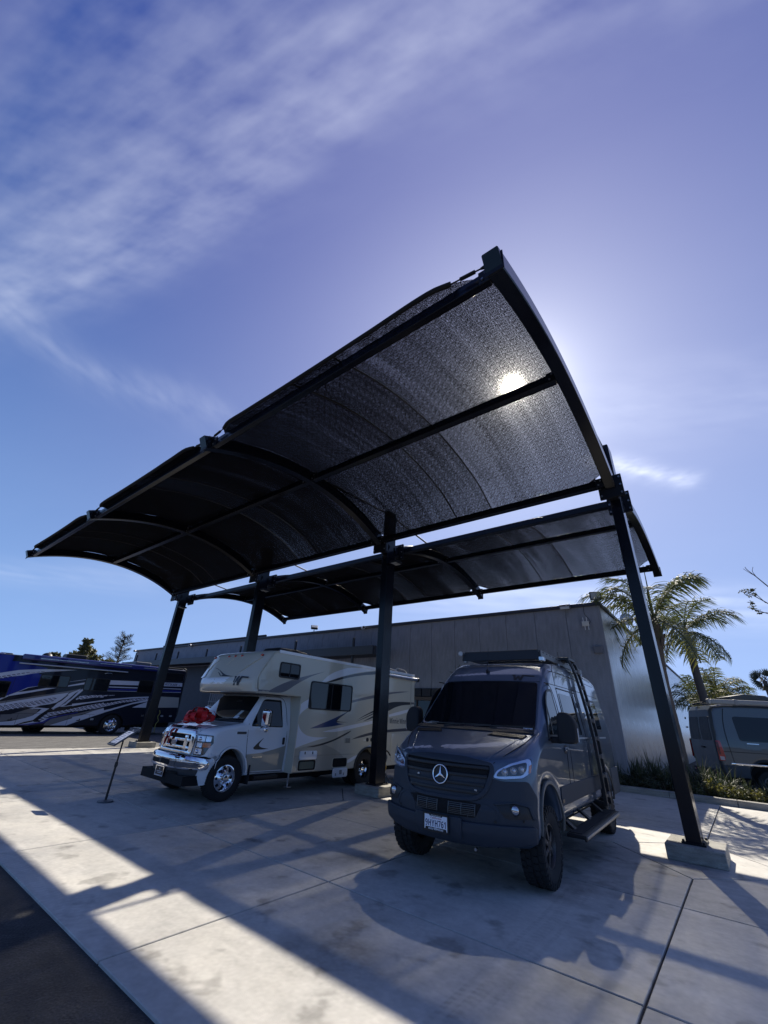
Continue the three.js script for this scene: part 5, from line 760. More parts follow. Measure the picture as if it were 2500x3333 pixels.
  for (const y of [0.875, 1.005]) part(gg, 'grille_bar', CP(rectP(-0.53, y - 0.027, 0.53, y + 0.027, 0.01), 0.012, 0.045, { bevel: 0.012 }), M.chrome);
  for (const l of [-0.40, 0.40]) part(gg, 'grille_post', CP(rectP(l - 0.05, 0.83, l + 0.05, 1.09, 0.01), 0.010, 0.05, { bevel: 0.012 }), M.chrome);
  const ov = part(gg, 'oval_badge', new THREE.CylinderGeometry(0.10, 0.10, 0.02, 32).scale(1, 1, 0.5).rotateX(Math.PI / 2), M.chrome); ov.position.copy(cab(0, 0.945, 0.062)); part(ov, 'badge_face', new THREE.CylinderGeometry(0.085, 0.085, 0.006, 32).scale(1, 1, 0.48).rotateX(Math.PI / 2).translate(0, 0, 0.012), std([0.25, 0.26, 0.30], 0.25, 0.6));
  part(gg, 'hood_lip', CP(roundPoly([-0.64, 1.17, 0.64, 1.17, 0.60, 1.232, -0.60, 1.232], 0.02), 0.004, 0.012, { bevel: 0.004 }), white); part(gg, 'hood_scoop', CP(roundPoly([0.05, 1.19, 0.57, 1.185, 0.60, 1.225, 0.10, 1.235], 0.02), 0.016, 0.003), M.hollow); part(gg, 'hood_scoop', CP(roundPoly([-0.05, 1.19, -0.57, 1.185, -0.60, 1.225, -0.10, 1.235], 0.02), 0.016, 0.003), M.hollow);
  for (const s of [-1, 1]) {
    const mir = (a) => a.map((v, i) => (i % 2 ? v : s * v));
    const hp = roundPoly(mir([0.665, 0.765, 0.665, 1.125, 0.965, 1.115, 0.975, 0.98, 0.90, 0.79, 0.84, 0.765]), 0.015), hl = part(t, 'headlight', CP(hp, 0.002, 0.006), M.black);
    part(hl, 'reflector', [CP(rectP(s * 0.69, 1.01, s * 0.86, 1.10, 0.01), 0.006, 0.012), CP(rectP(s * 0.69, 0.905, s * 0.82, 0.985, 0.01), 0.006, 0.012), CP(rectP(s * 0.69, 0.79, s * 0.84, 0.885, 0.01), 0.006, 0.012), CP(rectP(s * 0.875, 1.01, s * 0.95, 1.10, 0.01), 0.006, 0.010)], phys([0.70, 0.73, 0.8], 0.12, 0.9)); part(hl, 'turn_signal', CP(rectP(s * 0.84, 0.91, s * 0.955, 0.985, 0.01), 0.008, 0.014), M.amber); part(hl, 'lens_cover', CP(hp, 0.026, 0.003), M.lens);
    part(hl, 'reflector_bowl', [[0.76, 1.055], [0.75, 0.838]].map(([l, y]) => { const p = cab(s * l, y, 0.02); return new THREE.SphereGeometry(0.035, 14, 8).translate(p.x, p.y, p.z); }), M.chrome);
    // fender seams, arch, doors
    const C = (f, y, n = 0) => V3(s * (0.98 * cT(y) + n), y, f), SP = (p, n0, th, o = {}) => plate(p, th, (f, y, w) => C(f, y, n0 + w), { max: 0.15, ...o });
    part(cb, 'panel_seam', [pipe([C(-0.36, 1.35), C(-0.365, 1.1), C(-0.40, 0.8), C(-0.46, 0.46)], 0.005, 30, 6), pipe([C(-1.40, 0.44), C(-1.41, 1.0), C(-1.38, 1.4), C(-1.26, 1.86), C(-0.75, 1.90)], 0.005, 40, 6), pipe([C(-0.46, 0.455), C(-1.41, 0.44)], 0.005, 10, 6)], M.hollow);
    part(cb, 'body_crease', SP(roundPoly([0.30, 1.085, -1.42, 1.075, -1.42, 1.085, 0.30, 1.095], 0.003), -0.003, 0.008), white);
    part(cb, 'wheel_arch', plate(P2([...arc(-0.03, 0.42, 0.465, 0.505, Math.PI * 0.98, Math.PI * 0.08, 20), ...arc(-0.03, 0.42, 0.43, 0.47, Math.PI * 0.08, Math.PI * 0.98, 20)]), 0.02, (f, y, w) => { const v = C(f, y, w), F = interp(y, CY, CF); v.z -= cK(0.98, y) * Math.pow(sst(F - 0.9, F, f), 2); return v; }, { max: 0.1, bevel: 0.006 }), white);
    part(cb, 'mud_flap', box(0.30, 0.34, 0.02, s * 0.86, 0.42, -0.53), M.blackMatte);
    const tanM = phys([0.36, 0.335, 0.28], 0.4, 0, { clearcoat: 0.7 }); part(cb, 'door_graphic', SP([-0.475, 0.47, -0.405, 0.78, -0.75, 0.80, -1.10, 0.86, -1.415, 0.93, -1.40, 0.47], 0.0, 0.003), tanM); part(cb, 'door_graphic', SP(smooth([-0.79, 1.085, -0.66, 1.00, -0.55, 0.90, -0.57, 0.865, -0.72, 0.862, -0.95, 0.875, -0.78, 0.895, -0.69, 0.925, -0.68, 0.97]), 0.001, 0.003), std([0.06, 0.05, 0.04], 0.4));
    const dw = part(cb, 'door_window', SP(roundPoly([-0.42, 1.30, -0.44, 1.36, -0.68, 1.80, -0.76, 1.845, -1.20, 1.845, -1.26, 1.32, -1.25, 1.29], 0.04), 0.001, 0.005), M.glassDark);
    part(cb, 'door_handle', SP(rectP(-1.355, 0.95, -1.30, 1.09, 0.02), 0.001, 0.022, { bevel: 0.006 }), M.black); part(cb, 'fender_badge', SP(rectP(-0.10, 1.15, -0.32, 1.195, 0.01), 0.0, 0.010), std([0.08, 0.085, 0.10], 0.3, 0.5)); part(cb, 'badge_strip', SP(rectP(-0.12, 1.165, -0.30, 1.178), 0.010, 0.003), M.chrome); part(cb, 'door_lettering', SP(rectP(-0.56, 0.715, -0.80, 0.735, 0.004), 0.003, 0.004), M.chromeDull);
    // tow mirror
    const mx = s * 1.20, m = sub(t, 'side_mirror'); part(m, 'mirror_shell', box(0.24, 0.34, 0.13, mx, 1.47, -0.60, 0.06), M.chrome); part(m, 'mirror_foot', box(0.20, 0.10, 0.11, mx - s * 0.02, 1.25, -0.60, 0.04), M.chrome); part(m, 'mirror_glass', box(0.20, 0.29, 0.006, mx, 1.47, -0.668), M.chrome); part(m, 'mirror_arm', [bar(V3(s * 0.95, 1.36, -0.58), V3(mx, 1.36, -0.60), 0.05, 0.035), bar(V3(s * 0.95, 1.28, -0.58), V3(mx, 1.28, -0.60), 0.05, 0.035)], M.chrome); part(m, 'mirror_back', box(0.2, 0.3, 0.03, mx, 1.47, -0.65, 0.01), M.black);
    part(cb, 'hood_seam', pipe([cab(s * 0.66, 1.17, 0.001), cab(s * 0.72, 1.24, 0.001), cab(s * 0.80, 1.30, 0.001), cab(s * 0.86, 1.345, 0.001)], 0.004, 20, 6), M.hollow);
  }
  const ws = part(t, 'windshield', CP(roundPoly([-0.90, 1.372, 0.90, 1.372, 0.87, 1.885, -0.87, 1.885], 0.06), 0.002, 0.006), phys([0.008, 0.011, 0.012], 0.03, 0, { clearcoat: 1, clearcoatRoughness: 0.02 }));
  part(ws, 'cowl', CP(roundPoly([-0.90, 1.352, 0.90, 1.352, 0.895, 1.385, -0.895, 1.385], 0.01), 0.003, 0.010), M.blackMatte); for (const a of [-0.45, 0.35]) part(ws, 'wiper', bar(cab(a - 0.3, 1.39, 0.02), cab(a + 0.3, 1.40, 0.02), 0.012, 0.014), M.black);
  const st = part(ws, 'price_sticker', CP(roundPoly([0.52, 1.44, 0.62, 1.44, 0.70, 1.58, 0.60, 1.58], 0.006), 0.009, 0.001), std([0.42, 0.47, 0.44], 0.5)); part(st, 'sticker_label', CP(roundPoly([0.52, 1.425, 0.66, 1.425, 0.68, 1.47, 0.54, 1.47], 0.004), 0.0105, 0.001), M.white);
  part(ws, 'rear_view_mirror', CP(roundPoly([0.12, 1.76, 0.36, 1.76, 0.34, 1.80, 0.14, 1.80], 0.012), 0.0085, 0.001), std([0.02, 0.02, 0.022], 0.4));
}
function plateP(a, b, c, d, r) { return rectP(a, b, c, d, r); }

// ---------------------------------------------------------------- red bow on the hood
{
  const o = thing('gift_bow', 'big red ribbon bow with hanging tails on the motorhome hood', 'bow', [-9.232 + 0.16, 1.30, -5.587 + 0.34], -0.15);
  const red = phys([0.62, 0.012, 0.018], 0.55, 0, { sheen: 0.6, sheenColor: new THREE.Color(0.9, 0.2, 0.2), sheenRoughness: 0.4, side: THREE.DoubleSide });
  const ribbon = (pts, w, wdir, th = 0.004) => { // a strip of ribbon following a curve, its width along wdir
    const c = new THREE.CatmullRomCurve3(pts), N = 28, pos = [], idx = []; for (let i = 0; i <= N; i++) { const p = c.getPoint(i / N), tan = c.getTangent(i / N), wd = wdir.clone().addScaledVector(tan, -wdir.dot(tan)).normalize(), n = V3().crossVectors(tan, wd); const wob = 1 + 0.08 * Math.sin(i * 1.3); for (const [a, b] of [[-1, 1], [1, 1], [1, -1], [-1, -1]]) { const q = p.clone().addScaledVector(wd, a * w / 2 * wob).addScaledVector(n, b * th / 2); pos.push(q.x, q.y, q.z); } }
    for (let i = 0; i < N; i++) for (let k = 0; k < 4; k++) { const a = i * 4 + k, b = i * 4 + (k + 1) % 4; idx.push(a, b, b + 4, a, b + 4, a + 4); } idx.push(0, 2, 1, 0, 3, 2, N * 4, N * 4 + 1, N * 4 + 2, N * 4, N * 4 + 2, N * 4 + 3);
    const g = new THREE.BufferGeometry(); g.setAttribute('position', new THREE.Float32BufferAttribute(pos, 3)); g.setIndex(idx); return toCreasedNormals(g, 0.8);
  };
  const loop = (az, el, L, w, fat) => { const d = V3(Math.cos(az) * Math.cos(el), Math.sin(el), Math.sin(az) * Math.cos(el)), u = V3(-Math.cos(az) * Math.sin(el), Math.cos(el), -Math.sin(az) * Math.sin(el)), s = V3().crossVectors(d, u); const P = (a, b, c = 0) => V3(0, 0.05, 0).addScaledVector(d, a * L).addScaledVector(u, b * L).addScaledVector(s, c * L); return part(o, 'ribbon_loop', ribbon([P(0, 0), P(0.3, fat * 0.7), P(0.7, fat, 0.04), P(0.98, fat * 0.55, 0.05), P(0.98, -fat * 0.3, 0.03), P(0.6, -fat * 0.55), P(0.25, -fat * 0.3), P(0, 0.0)], w, s), red); };
  for (const [az, el, L, w, f] of [[0.1, 0.35, 0.34, 0.11, 0.34], [0.9, 0.25, 0.30, 0.11, 0.36], [1.7, 0.40, 0.30, 0.12, 0.38], [2.6, 0.30, 0.33, 0.11, 0.34], [3.3, 0.45, 0.33, 0.11, 0.36], [4.2, 0.35, 0.30, 0.11, 0.36], [5.2, 0.40, 0.32, 0.11, 0.36], [0.5, 0.95, 0.27, 0.11, 0.40], [2.2, 1.0, 0.27, 0.11, 0.42], [3.9, 0.95, 0.27, 0.11, 0.40], [5.6, 1.05, 0.25, 0.10, 0.42], [5.9, 0.15, 0.38, 0.10, 0.26], [1.2, 0.1, 0.36, 0.10, 0.25]]) loop(az, el, L, w, f);
  part(o, 'knot', new THREE.SphereGeometry(0.07, 16, 12).scale(1, 0.8, 1).translate(-0.30, 0.03, 0.16), red); part(o, 'knot', new THREE.SphereGeometry(0.09, 16, 12).translate(0, 0.07, 0), red);
  for (const [dx, ex] of [[0, -0.02], [0.02, 0.2]]) part(o, 'ribbon_tail', ribbon([V3(-0.28 + dx, 0.04, 0.16), V3(-0.32 + dx * 2, -0.01, 0.28), V3(-0.40 + ex * 0.6, -0.10, 0.39), V3(-0.48 + ex, -0.27, 0.425), V3(-0.56 + ex * 1.3, -0.42, 0.42)], 0.075, V3(1, 0.15, 0.2)), red);
  part(o, 'ribbon_tail', ribbon([V3(0, 0.05, 0), V3(-0.15, 0.03, 0.08), V3(-0.28, 0.03, 0.15)], 0.09, V3(0.4, 0.2, 0.9)), red);
  part(o, 'wire_ring', new THREE.TorusGeometry(0.10, 0.005, 6, 30).rotateX(Math.PI / 2).translate(-0.30, 0.02, 0.15), M.alu);
}
// ---------------------------------------------------------------- information stand
{
  const o = thing('sign_stand', 'thin black information stand with a tilted framed sheet in front of the motorhome', 'sign', [-9.345, 0, -3.945], 0);
  part(o, 'base', [new THREE.CylinderGeometry(0.125, 0.135, 0.022, 32).translate(0, 0.012, 0), new THREE.CylinderGeometry(0.05, 0.115, 0.012, 32).translate(0, 0.028, 0)], std([0.07, 0.075, 0.085], 0.45));
  part(o, 'pole', [rod(V3(0, 0.03, 0), V3(0, 0.60, 0), 0.020, 0.018, 12), rod(V3(0, 0.58, 0), V3(0, 1.0, 0), 0.014, 0.014, 12)], M.black); part(o, 'clamp', [rod(V3(0, 0.54, 0), V3(0, 0.62, 0), 0.027, 0.024, 12), rod(V3(0, 0.57, 0), V3(0.05, 0.57, 0), 0.012)], M.black);
  const h = sub(o, 'sign_head'); h.position.set(0.0, 1.035, 0); h.rotation.set(-0.95, -0.05, 0.0, 'YXZ'); h.scale.setScalar(1.45);
  part(h, 'frame', [box(0.24, 0.32, 0.012, 0, 0, -0.004, 0.004)], M.black); part(h, 'edge', [box(0.25, 0.012, 0.02, 0, 0.16, 0), box(0.25, 0.012, 0.02, 0, -0.16, 0), box(0.012, 0.32, 0.02, 0.12, 0, 0), box(0.012, 0.32, 0.02, -0.12, 0, 0)], std([0.10, 0.10, 0.11], 0.4));
  const sheetM = std([1, 1, 1], 0.5, 0, { map: cnv(256, 340, (g) => { g.fillStyle = '#eef1f8'; g.fillRect(0, 0, 256, 340); g.fillStyle = '#11162b'; g.fillRect(0, 0, 256, 62); g.fillStyle = '#eef1f8'; g.font = 'bold 30px sans-serif'; g.textAlign = 'center'; g.fillText('RV', 128, 42); g.fillStyle = '#56607c'; for (let r = 0; r < 7; r++) g.fillRect(24, 84 + r * 35, 120 + ((r * 53) % 90), 9); g.fillRect(88, 78, 80, 24); g.fillRect(24, 322, 200, 8); }) });
  part(h, 'printed_sheet', new THREE.BoxGeometry(0.20, 0.275, 0.003).translate(0, 0, 0.006), sheetM);
}
// ---------------------------------------------------------------- shore power cord by the motorhome
{
  const o = thing('power_cord', 'grey hookup hose with a brass yellow fitting hanging beside the motorhome rear', 'hose', [-7.93, 0, -10.3]);
  part(o, 'hose', pipe([V3(-0.04, 0.75, 0), V3(0.06, 0.66, 0.02), V3(0.03, 0.5, 0.03), V3(0.02, 0.30, 0.02), V3(0.10, 0.14, -0.06), V3(0.26, 0.03, -0.20), V3(0.6, 0.025, -0.4)], 0.022, 50, 8), std([0.08, 0.085, 0.095], 0.5));
  part(o, 'brass_fitting', [rod(V3(0.03, 0.52, 0.05), V3(0.03, 0.44, 0.05), 0.035, 0.03, 14), rod(V3(0.03, 0.44, 0.05), V3(0.02, 0.34, 0.05), 0.055, 0.045, 14)], std([0.62, 0.38, 0.05], 0.3, 0.5)); part(o, 'white_collar', rod(V3(0.02, 0.33, 0.05), V3(0.02, 0.27, 0.05), 0.045, 0.045, 14), M.white); part(o, 'handle', pipe([V3(0, 0.80, 0), V3(0.1, 0.78, 0.03), V3(0.2, 0.70, 0.05)], 0.018, 14, 8), M.black);
}
// ================================================================ BLUE COACH
{
  const t = thing('motor_coach', 'long dark blue motor coach with silver lattice graphics parked across the lot at left', 'motor coach', [-26.5, -0.02, -10.6], 0);
  t.rotation.order = 'YXZ'; t.rotation.x = 0.018;
  const F0 = -3.20, F1 = 8.6, Y0 = 0.42, Y1 = 3.46, CW = 2048, CH = 528;
  const DEC = [
['blue',[6.17,3.21,5.96,3.13,5.18,3.17,4.95,3.15,4.41,3.04,3.91,2.98,4.22,2.68,4.06,2.67,4.03,2.44,4.01,2.17,4.43,2.06,4.79,1.86,5.10,1.66,5.35,1.52,5.47,1.37]],
['silver',[5.92,2.55,5.75,2.59,5.48,2.67,5.04,2.79,4.60,2.86,4.00,2.93,3.37,2.97,2.63,3.01,3.34,2.89,3.95,2.80,4.43,2.69,4.79,2.58,5.24,2.48,5.66,2.34,5.82,2.28]],
['hatch',[5.85,2.36,5.70,2.45,5.43,2.55,5.06,2.64,4.65,2.72,4.12,2.81,3.50,2.89,4.11,2.79,4.63,2.67,5.03,2.55,5.39,2.43,5.66,2.35,5.82,2.30]],
['silver',[5.47,1.37,5.35,1.51,5.14,1.65,4.79,1.84,4.43,2.07,4.00,2.17,4.00,2.16,4.40,2.05,4.76,1.84,4.31,1.93,3.70,2.09,3.25,2.12,3.81,1.97,4.50,1.79,4.99,1.67,5.33,1.46,5.46,1.34]],
['silver',[2.87,2.42,2.11,2.60,2.10,2.58,2.86,2.41]],
['silver',[2.86,2.25,2.10,2.46,2.11,2.36,2.87,2.19]],
['grey',[5.47,1.36,5.31,1.41,4.44,1.61,3.26,1.88,2.23,2.13,2.35,1.99,3.23,1.80,4.41,1.54,5.28,1.33,5.44,1.29]],
['silver',[5.44,1.29,5.28,1.33,4.41,1.54,3.23,1.81,2.67,1.93,2.78,1.76,3.04,1.43,3.68,1.31,4.07,1.15,4.66,0.92,3.88,1.16,3.57,1.16,3.64,1.06,3.82,0.88,4.08,0.77,4.56,0.64,5.00,0.59,5.17,0.57,5.08,0.33,4.91,0.36,4.35,0.39,3.78,0.48,3.31,0.57,3.12,0.75,2.63,0.87,2.90,0.87,3.36,0.72,3.47,0.60,3.68,0.61,3.74,0.64,3.45,0.96,3.14,1.25,2.96,1.52,2.64,1.91,2.20,2.14,2.40,1.81,2.59,1.54,2.88,1.29,3.15,1.14,2.74,1.19,1.69,1.41,0.97,1.59,0.99,1.66,2.00,1.47,2.62,1.32,2.75,1.30,2.68,1.48,2.03,2.16,2.11,2.16,2.39,1.93,2.63,1.59,2.88,1.29,2.72,1.28,1.97,1.40,0.96,1.57,0.95,1.54,1.96,1.35,2.99,1.15,3.17,1.19]],
['hatch',[5.42,1.22,5.25,1.25,4.59,1.38,3.67,1.57,3.24,1.68,3.09,1.69,3.20,1.50,3.41,1.42,4.07,1.27,5.16,1.01,5.32,0.98]],
['black',[4.50,0.43,4.07,0.60,3.75,0.68,3.58,0.90,3.19,1.26,3.16,1.24,3.43,0.92,3.62,0.67,3.73,0.62,4.15,0.51]],
['black',[3.72,0.60,3.50,0.74,3.26,1.08,3.00,1.17,2.11,1.38,0.98,1.63,0.95,1.54,2.08,1.27,2.96,1.06,3.20,0.98,3.39,0.72,3.57,0.60]],
['hatch',[3.55,0.68,3.37,0.89,3.24,1.02,2.96,1.06,2.20,1.24,0.95,1.54,0.91,1.42,2.03,1.13,2.92,0.92,3.16,0.86,3.37,0.66]],
['bluestripe',[4.51,0.45,3.80,0.54,3.35,0.62,3.13,0.79,2.65,0.92,2.00,1.06,1.99,1.02,2.63,0.87,3.08,0.73,3.28,0.56,3.83,0.48]],
['grey',[3.27,0.45,3.23,0.56,3.06,0.73,2.62,0.85,1.90,1.02,0.87,1.30,0.86,1.26,1.82,0.95,2.55,0.66,3.10,0.41]],
['silver',[3.15,0.41,2.55,0.64,1.81,0.91,1.30,1.13,0.86,1.27,0.79,1.05,1.48,0.79,2.03,0.57,2.39,0.42]],
['grey',[5.29,0.87,5.11,0.89,4.66,0.92,4.07,1.15,3.67,1.14,3.72,1.00,3.91,0.83,4.22,0.74,5.00,0.60,5.17,0.57]],
['black',[3.08,1.45,2.89,1.61,2.69,1.82,2.66,1.81,2.87,1.55,3.03,1.43,4.02,1.15,4.07,1.14]],
['silver',[2.07,2.18,2.02,2.15,2.64,1.36,2.73,1.31,2.77,1.33,2.71,1.40]],
['hatch',[2.30,1.64,2.14,1.80,1.83,1.84,1.07,1.90,1.03,1.78,1.51,1.75,2.06,1.64]],
['hatch',[2.31,1.60,2.08,1.79,1.48,1.87,0.39,1.93,1.10,1.82,1.77,1.71]],
['silver',[2.38,1.43,1.71,1.53,0.70,1.72,-0.41,1.86,-1.29,1.93,-1.31,1.87,-0.43,1.79,0.68,1.65,1.69,1.47,2.35,1.32]],
['hatch',[2.29,1.16,1.32,1.40,0.29,1.62,-0.44,1.77,-1.29,1.85,-1.26,1.76,-0.48,1.65,0.26,1.51,1.26,1.24,2.26,1.06]],
['silver',[2.18,0.83,1.53,0.99,0.54,1.24,-0.50,1.58,-1.31,1.79,-1.29,1.67,-0.52,1.51,0.18,1.27,1.16,0.93,2.08,0.56]],
['silver',[-0.54,1.34,-0.92,1.51,-1.29,1.65,-1.30,1.35]],
['silver',[0.96,2.64,-0.64,2.69,-0.64,2.48,0.94,2.42]],
['silver',[0.94,2.33,-0.61,2.37,-0.61,2.32,0.93,2.28]],
['bluestripe',[0.96,2.22,-0.64,2.27,-0.65,2.19,0.97,2.15]],
['silver',[1.83,2.09,-1.29,2.19,-1.30,2.17,1.82,2.07]],
['silver',[-1.83,2.72,-3.08,2.77,-3.12,2.56,-1.87,2.52]],
['silver',[-1.94,2.42,-3.08,2.45,-3.09,2.40,-1.95,2.38]],
['bluestripe',[-1.95,2.31,-3.11,2.34,-3.13,2.26,-1.98,2.23]],
['silver',[-1.98,2.21,-3.11,2.25,-3.12,2.22,-1.99,2.19]],
['tan',[-1.88,1.96,-3.10,1.96,-3.17,1.41,-1.95,1.37]],
  ];
  const COL = { blue: [0.006, 0.02, 0.24], silver: [0.58, 0.61, 0.70], grey: [0.17, 0.17, 0.18], black: [0.006, 0.007, 0.012], bluestripe: [0.02, 0.03, 0.24], tan: [0.42, 0.41, 0.38], hatch: [0.60, 0.62, 0.72] };
  const tex = (flip) => cnv(CW, CH, (g) => {
    const X = (f) => (flip ? F1 - f : f - F0) / (F1 - F0) * CW, Y = (y) => (Y1 - y) / (Y1 - Y0) * CH;
    g.fillStyle = lin2css(0.006, 0.010, 0.022); g.fillRect(0, 0, CW, CH); g.fillStyle = lin2css(...COL.blue); g.fillRect(Math.min(X(5.4), X(F1)), 0, Math.abs(X(F1) - X(5.4)), CH * 0.62);
    for (const [c, P] of DEC) {
      if (c === 'hatch') { // lattice of dark diamonds on silver
        g.save(); g.fillStyle = lin2css(0.012, 0.014, 0.03); decalPath(g, P, X, Y); g.beginPath(); for (let i = 0; i < P.length; i += 2) g[i ? 'lineTo' : 'moveTo'](X(P[i]), Y(P[i + 1])); g.closePath(); g.clip(); g.strokeStyle = lin2css(...COL.hatch); g.lineWidth = 6; const x0 = Math.min(...P.filter((_, i) => i % 2 === 0)), x1 = Math.max(...P.filter((_, i) => i % 2 === 0)), y0 = Math.min(...P.filter((_, i) => i % 2)), y1 = Math.max(...P.filter((_, i) => i % 2)); const sl = x0 > 1.2 ? -0.22 : -0.28;
        for (let f = x0 - 3; f < x1 + 3; f += 0.24) for (const d of [0.62, -0.28]) { g.beginPath(); g.moveTo(X(f), Y(y0)); g.lineTo(X(f + (y1 - y0) / (d + 0)), Y(y1)); g.stroke(); } g.restore();
      } else { g.fillStyle = lin2css(...COL[c]); decalPath(g, P, X, Y); }
    }
    g.fillStyle = lin2css(0.02, 0.022, 0.03); g.font = 'bold 30px sans-serif'; g.textAlign = 'center'; g.textBaseline = 'middle'; g.fillText('ACCOLADE', X(-2.42), Y(2.64), 130); g.font = '14px sans-serif'; g.fillText('XL', X(-2.93), Y(2.62));
    g.strokeStyle = lin2css(0.01, 0.01, 0.015); g.lineWidth = 1.5; for (const f of [5.35, 4.4, 2.35, 1.42]) { g.beginPath(); g.moveTo(X(f), Y(0.45)); g.lineTo(X(f), Y(0.95)); g.stroke(); } g.beginPath(); g.moveTo(X(8), Y(0.93)); g.lineTo(X(1.2), Y(0.97)); g.stroke();
  });
  const arch = (f) => arc(f, 0.45, 0.62, 0.58, Math.PI, 0, 16);
  const out = [F0, 0.62, ...arch(0.29), 4.8, 0.44, ...arch(6.9).slice(0), F1 - 0.5, 0.44, F1 - 0.05, 0.62, F1, 1.2, F1 - 0.1, 2.4, F1 - 0.7, 3.25, F1 - 1.3, 3.45, F0 + 0.1, 3.50, F0, 3.40];
  const dark = phys([0.010, 0.014, 0.030], 0.3, 0, { clearcoat: 1, clearcoatRoughness: 0.04 }), blue = phys([0.006, 0.014, 0.16], 0.3, 0, { clearcoat: 1, clearcoatRoughness: 0.04 });
  const shell = part(t, 'body', body(out, 1.26, 0.06, (v) => { v.x -= 1.262; }, { max: 0.7, steps: 4 }), dark);
  const sh = roundPoly([F0 + 0.03, 0.64, ...arch(0.29), 4.8, 0.47, ...arch(6.9), F1 - 0.45, 0.47, F1 - 0.1, 0.7, F1 - 0.1, 2.4, F1 - 0.75, 3.2, F1 - 1.3, 3.40, F0 + 0.1, 3.44, F0 + 0.03, 3.36], 0.003);
  const g = plate(sh, 0.006, (f, y, w) => V3(w, y, f), { max: 3 }), p = g.attributes.position, u = new Float32Array(p.count * 2); for (let i = 0; i < p.count; i++) { u[2 * i] = (F1 - p.getZ(i)) / (F1 - F0); u[2 * i + 1] = (p.getY(i) - Y0) / (Y1 - Y0); } g.setAttribute('uv', new THREE.BufferAttribute(u, 2));
  const side = part(t, 'side_wall', g, phys([1, 1, 1], 0.4, 0, { map: tex(true), clearcoat: 0.35, clearcoatRoughness: 0.04, specularIntensity: 0.4 }), 'side wall with silver lattice graphics');
  const S = (pts, n0, th, o = {}) => plate(pts, th, (f, y, w) => V3(0.006 + n0 + w, y, f), { max: 3, ...o });
  for (const [a, b, c, d] of [[4.06, 2.18, 2.86, 2.66], [2.10, 2.10, 0.98, 2.66], [-0.58, 2.12, -1.36, 2.74], [5.85, 1.62, 5.15, 2.26], [7.9, 1.5, 6.6, 2.5], [-1.95, 2.86, -3.06, 3.26]]) { const w = part(side, 'window', S(rectP(a, b, c, d, 0.06), 0.002, 0.008), M.glassDark); part(w, 'window_frame', plate(rectP(a + 0.03, b - 0.03, c - 0.03, d + 0.03, 0.07), 0.016, (f, y, ww) => V3(0.006 + ww, y, f), { holes: [rectP(a, b, c, d, 0.06)], max: 3 }), M.black); }
  part(side, 'door_seam', [S(rectP(5.96, 0.6, 5.97, 2.5), 0, 0.004), S(rectP(5.02, 0.6, 5.03, 2.5), 0, 0.004)], M.hollow);
  for (const f of [4.72, 1.95]) part(side, 'hatch_latch', [S(rectP(f, 0.66, f - 0.14, 0.70, 0.01), 0.0, 0.03), S(rectP(f - 0.10, 0.70, f - 0.15, 0.76, 0.01), 0.0, 0.02)], M.black);
  for (const f of [1.27, -1.22, -2.32, -2.82]) part(side, 'lamp_cluster', [S(rectP(f + 0.08, 0.70 + (f < 0 ? 0.2 : 0), f - 0.08, 0.79 + (f < 0 ? 0.2 : 0), 0.03), 0, 0.02)], M.chrome);
  part(side, 'grab_handle', pipe([V3(0.01, 2.93, 1.35), V3(0.07, 2.95, 1.35), V3(0.07, 2.97, 1.0), V3(0.01, 2.92, 0.95)], 0.012, 20, 6), M.chrome);
  part(side, 'lattice_trim', S(rectP(5.6, 3.05, 5.59, 3.06), 0, 0.002), M.chrome);
  // awning and roof gear
  const aw = part(t, 'awning_case', [box(0.22, 0.26, 6.5, 0.05, 3.40, 1.85, 0.06), box(0.14, 0.05, 4.9, 0.10, 3.12, 2.7, 0.02)], blue); part(aw, 'awning_edge', [box(0.03, 0.035, 2.1, 0.165, 3.38, 3.35), box(0.03, 0.03, 1.6, 0.165, 3.42, 0.95), box(0.02, 0.04, 0.9, 0.165, 3.40, -1.0)], M.chromeDull); part(aw, 'awning_arm', box(0.05, 0.05, 4.9, 0.16, 3.10, 2.7, 0.01), M.alu);
  const bx = (n, f, y, l, h, m = M.black, x = -0.9, w = 0.7) => part(t, n, box(w, h, l, x, y + h / 2, f, 0.06), m); bx('roof_air_conditioner', 2.7, 3.48, 0.95, 0.30); bx('roof_air_conditioner', -0.75, 3.48, 0.9, 0.28, std([0.10, 0.11, 0.13], 0.5)); part(t, 'satellite_dome', new THREE.SphereGeometry(0.26, 18, 10, 0, 7, 0, 1.6).translate(-0.8, 3.48, 3.95), M.black); bx('roof_vent', 5.6, 3.42, 0.5, 0.12); bx('roof_front_cap', 6.3, 3.40, 1.2, 0.10, blue, -1.2, 1.8);
  part(t, 'roof_rail', [rod(V3(-0.1, 3.56, -1.3), V3(-0.1, 3.56, -2.9), 0.03), rod(V3(-0.1, 3.46, -1.4), V3(-0.1, 3.56, -1.4), 0.02), rod(V3(-0.1, 3.46, -2.8), V3(-0.1, 3.56, -2.8), 0.02)], M.steelDull);
  for (const x of [-0.25, -0.65]) part(t, 'ladder_rail', pipe([V3(x, 3.48, -2.95), V3(x, 3.60, -3.05), V3(x, 3.52, -3.30), V3(x, 2.5, -3.32), V3(x, 0.85, -3.30), V3(x, 0.80, -3.22)], 0.022, 40, 8), M.black); for (let k = 0; k < 9; k++) part(t, 'ladder_rung', rod(V3(-0.25, 0.95 + k * 0.28, -3.31), V3(-0.65, 0.95 + k * 0.28, -3.31), 0.016), M.black);
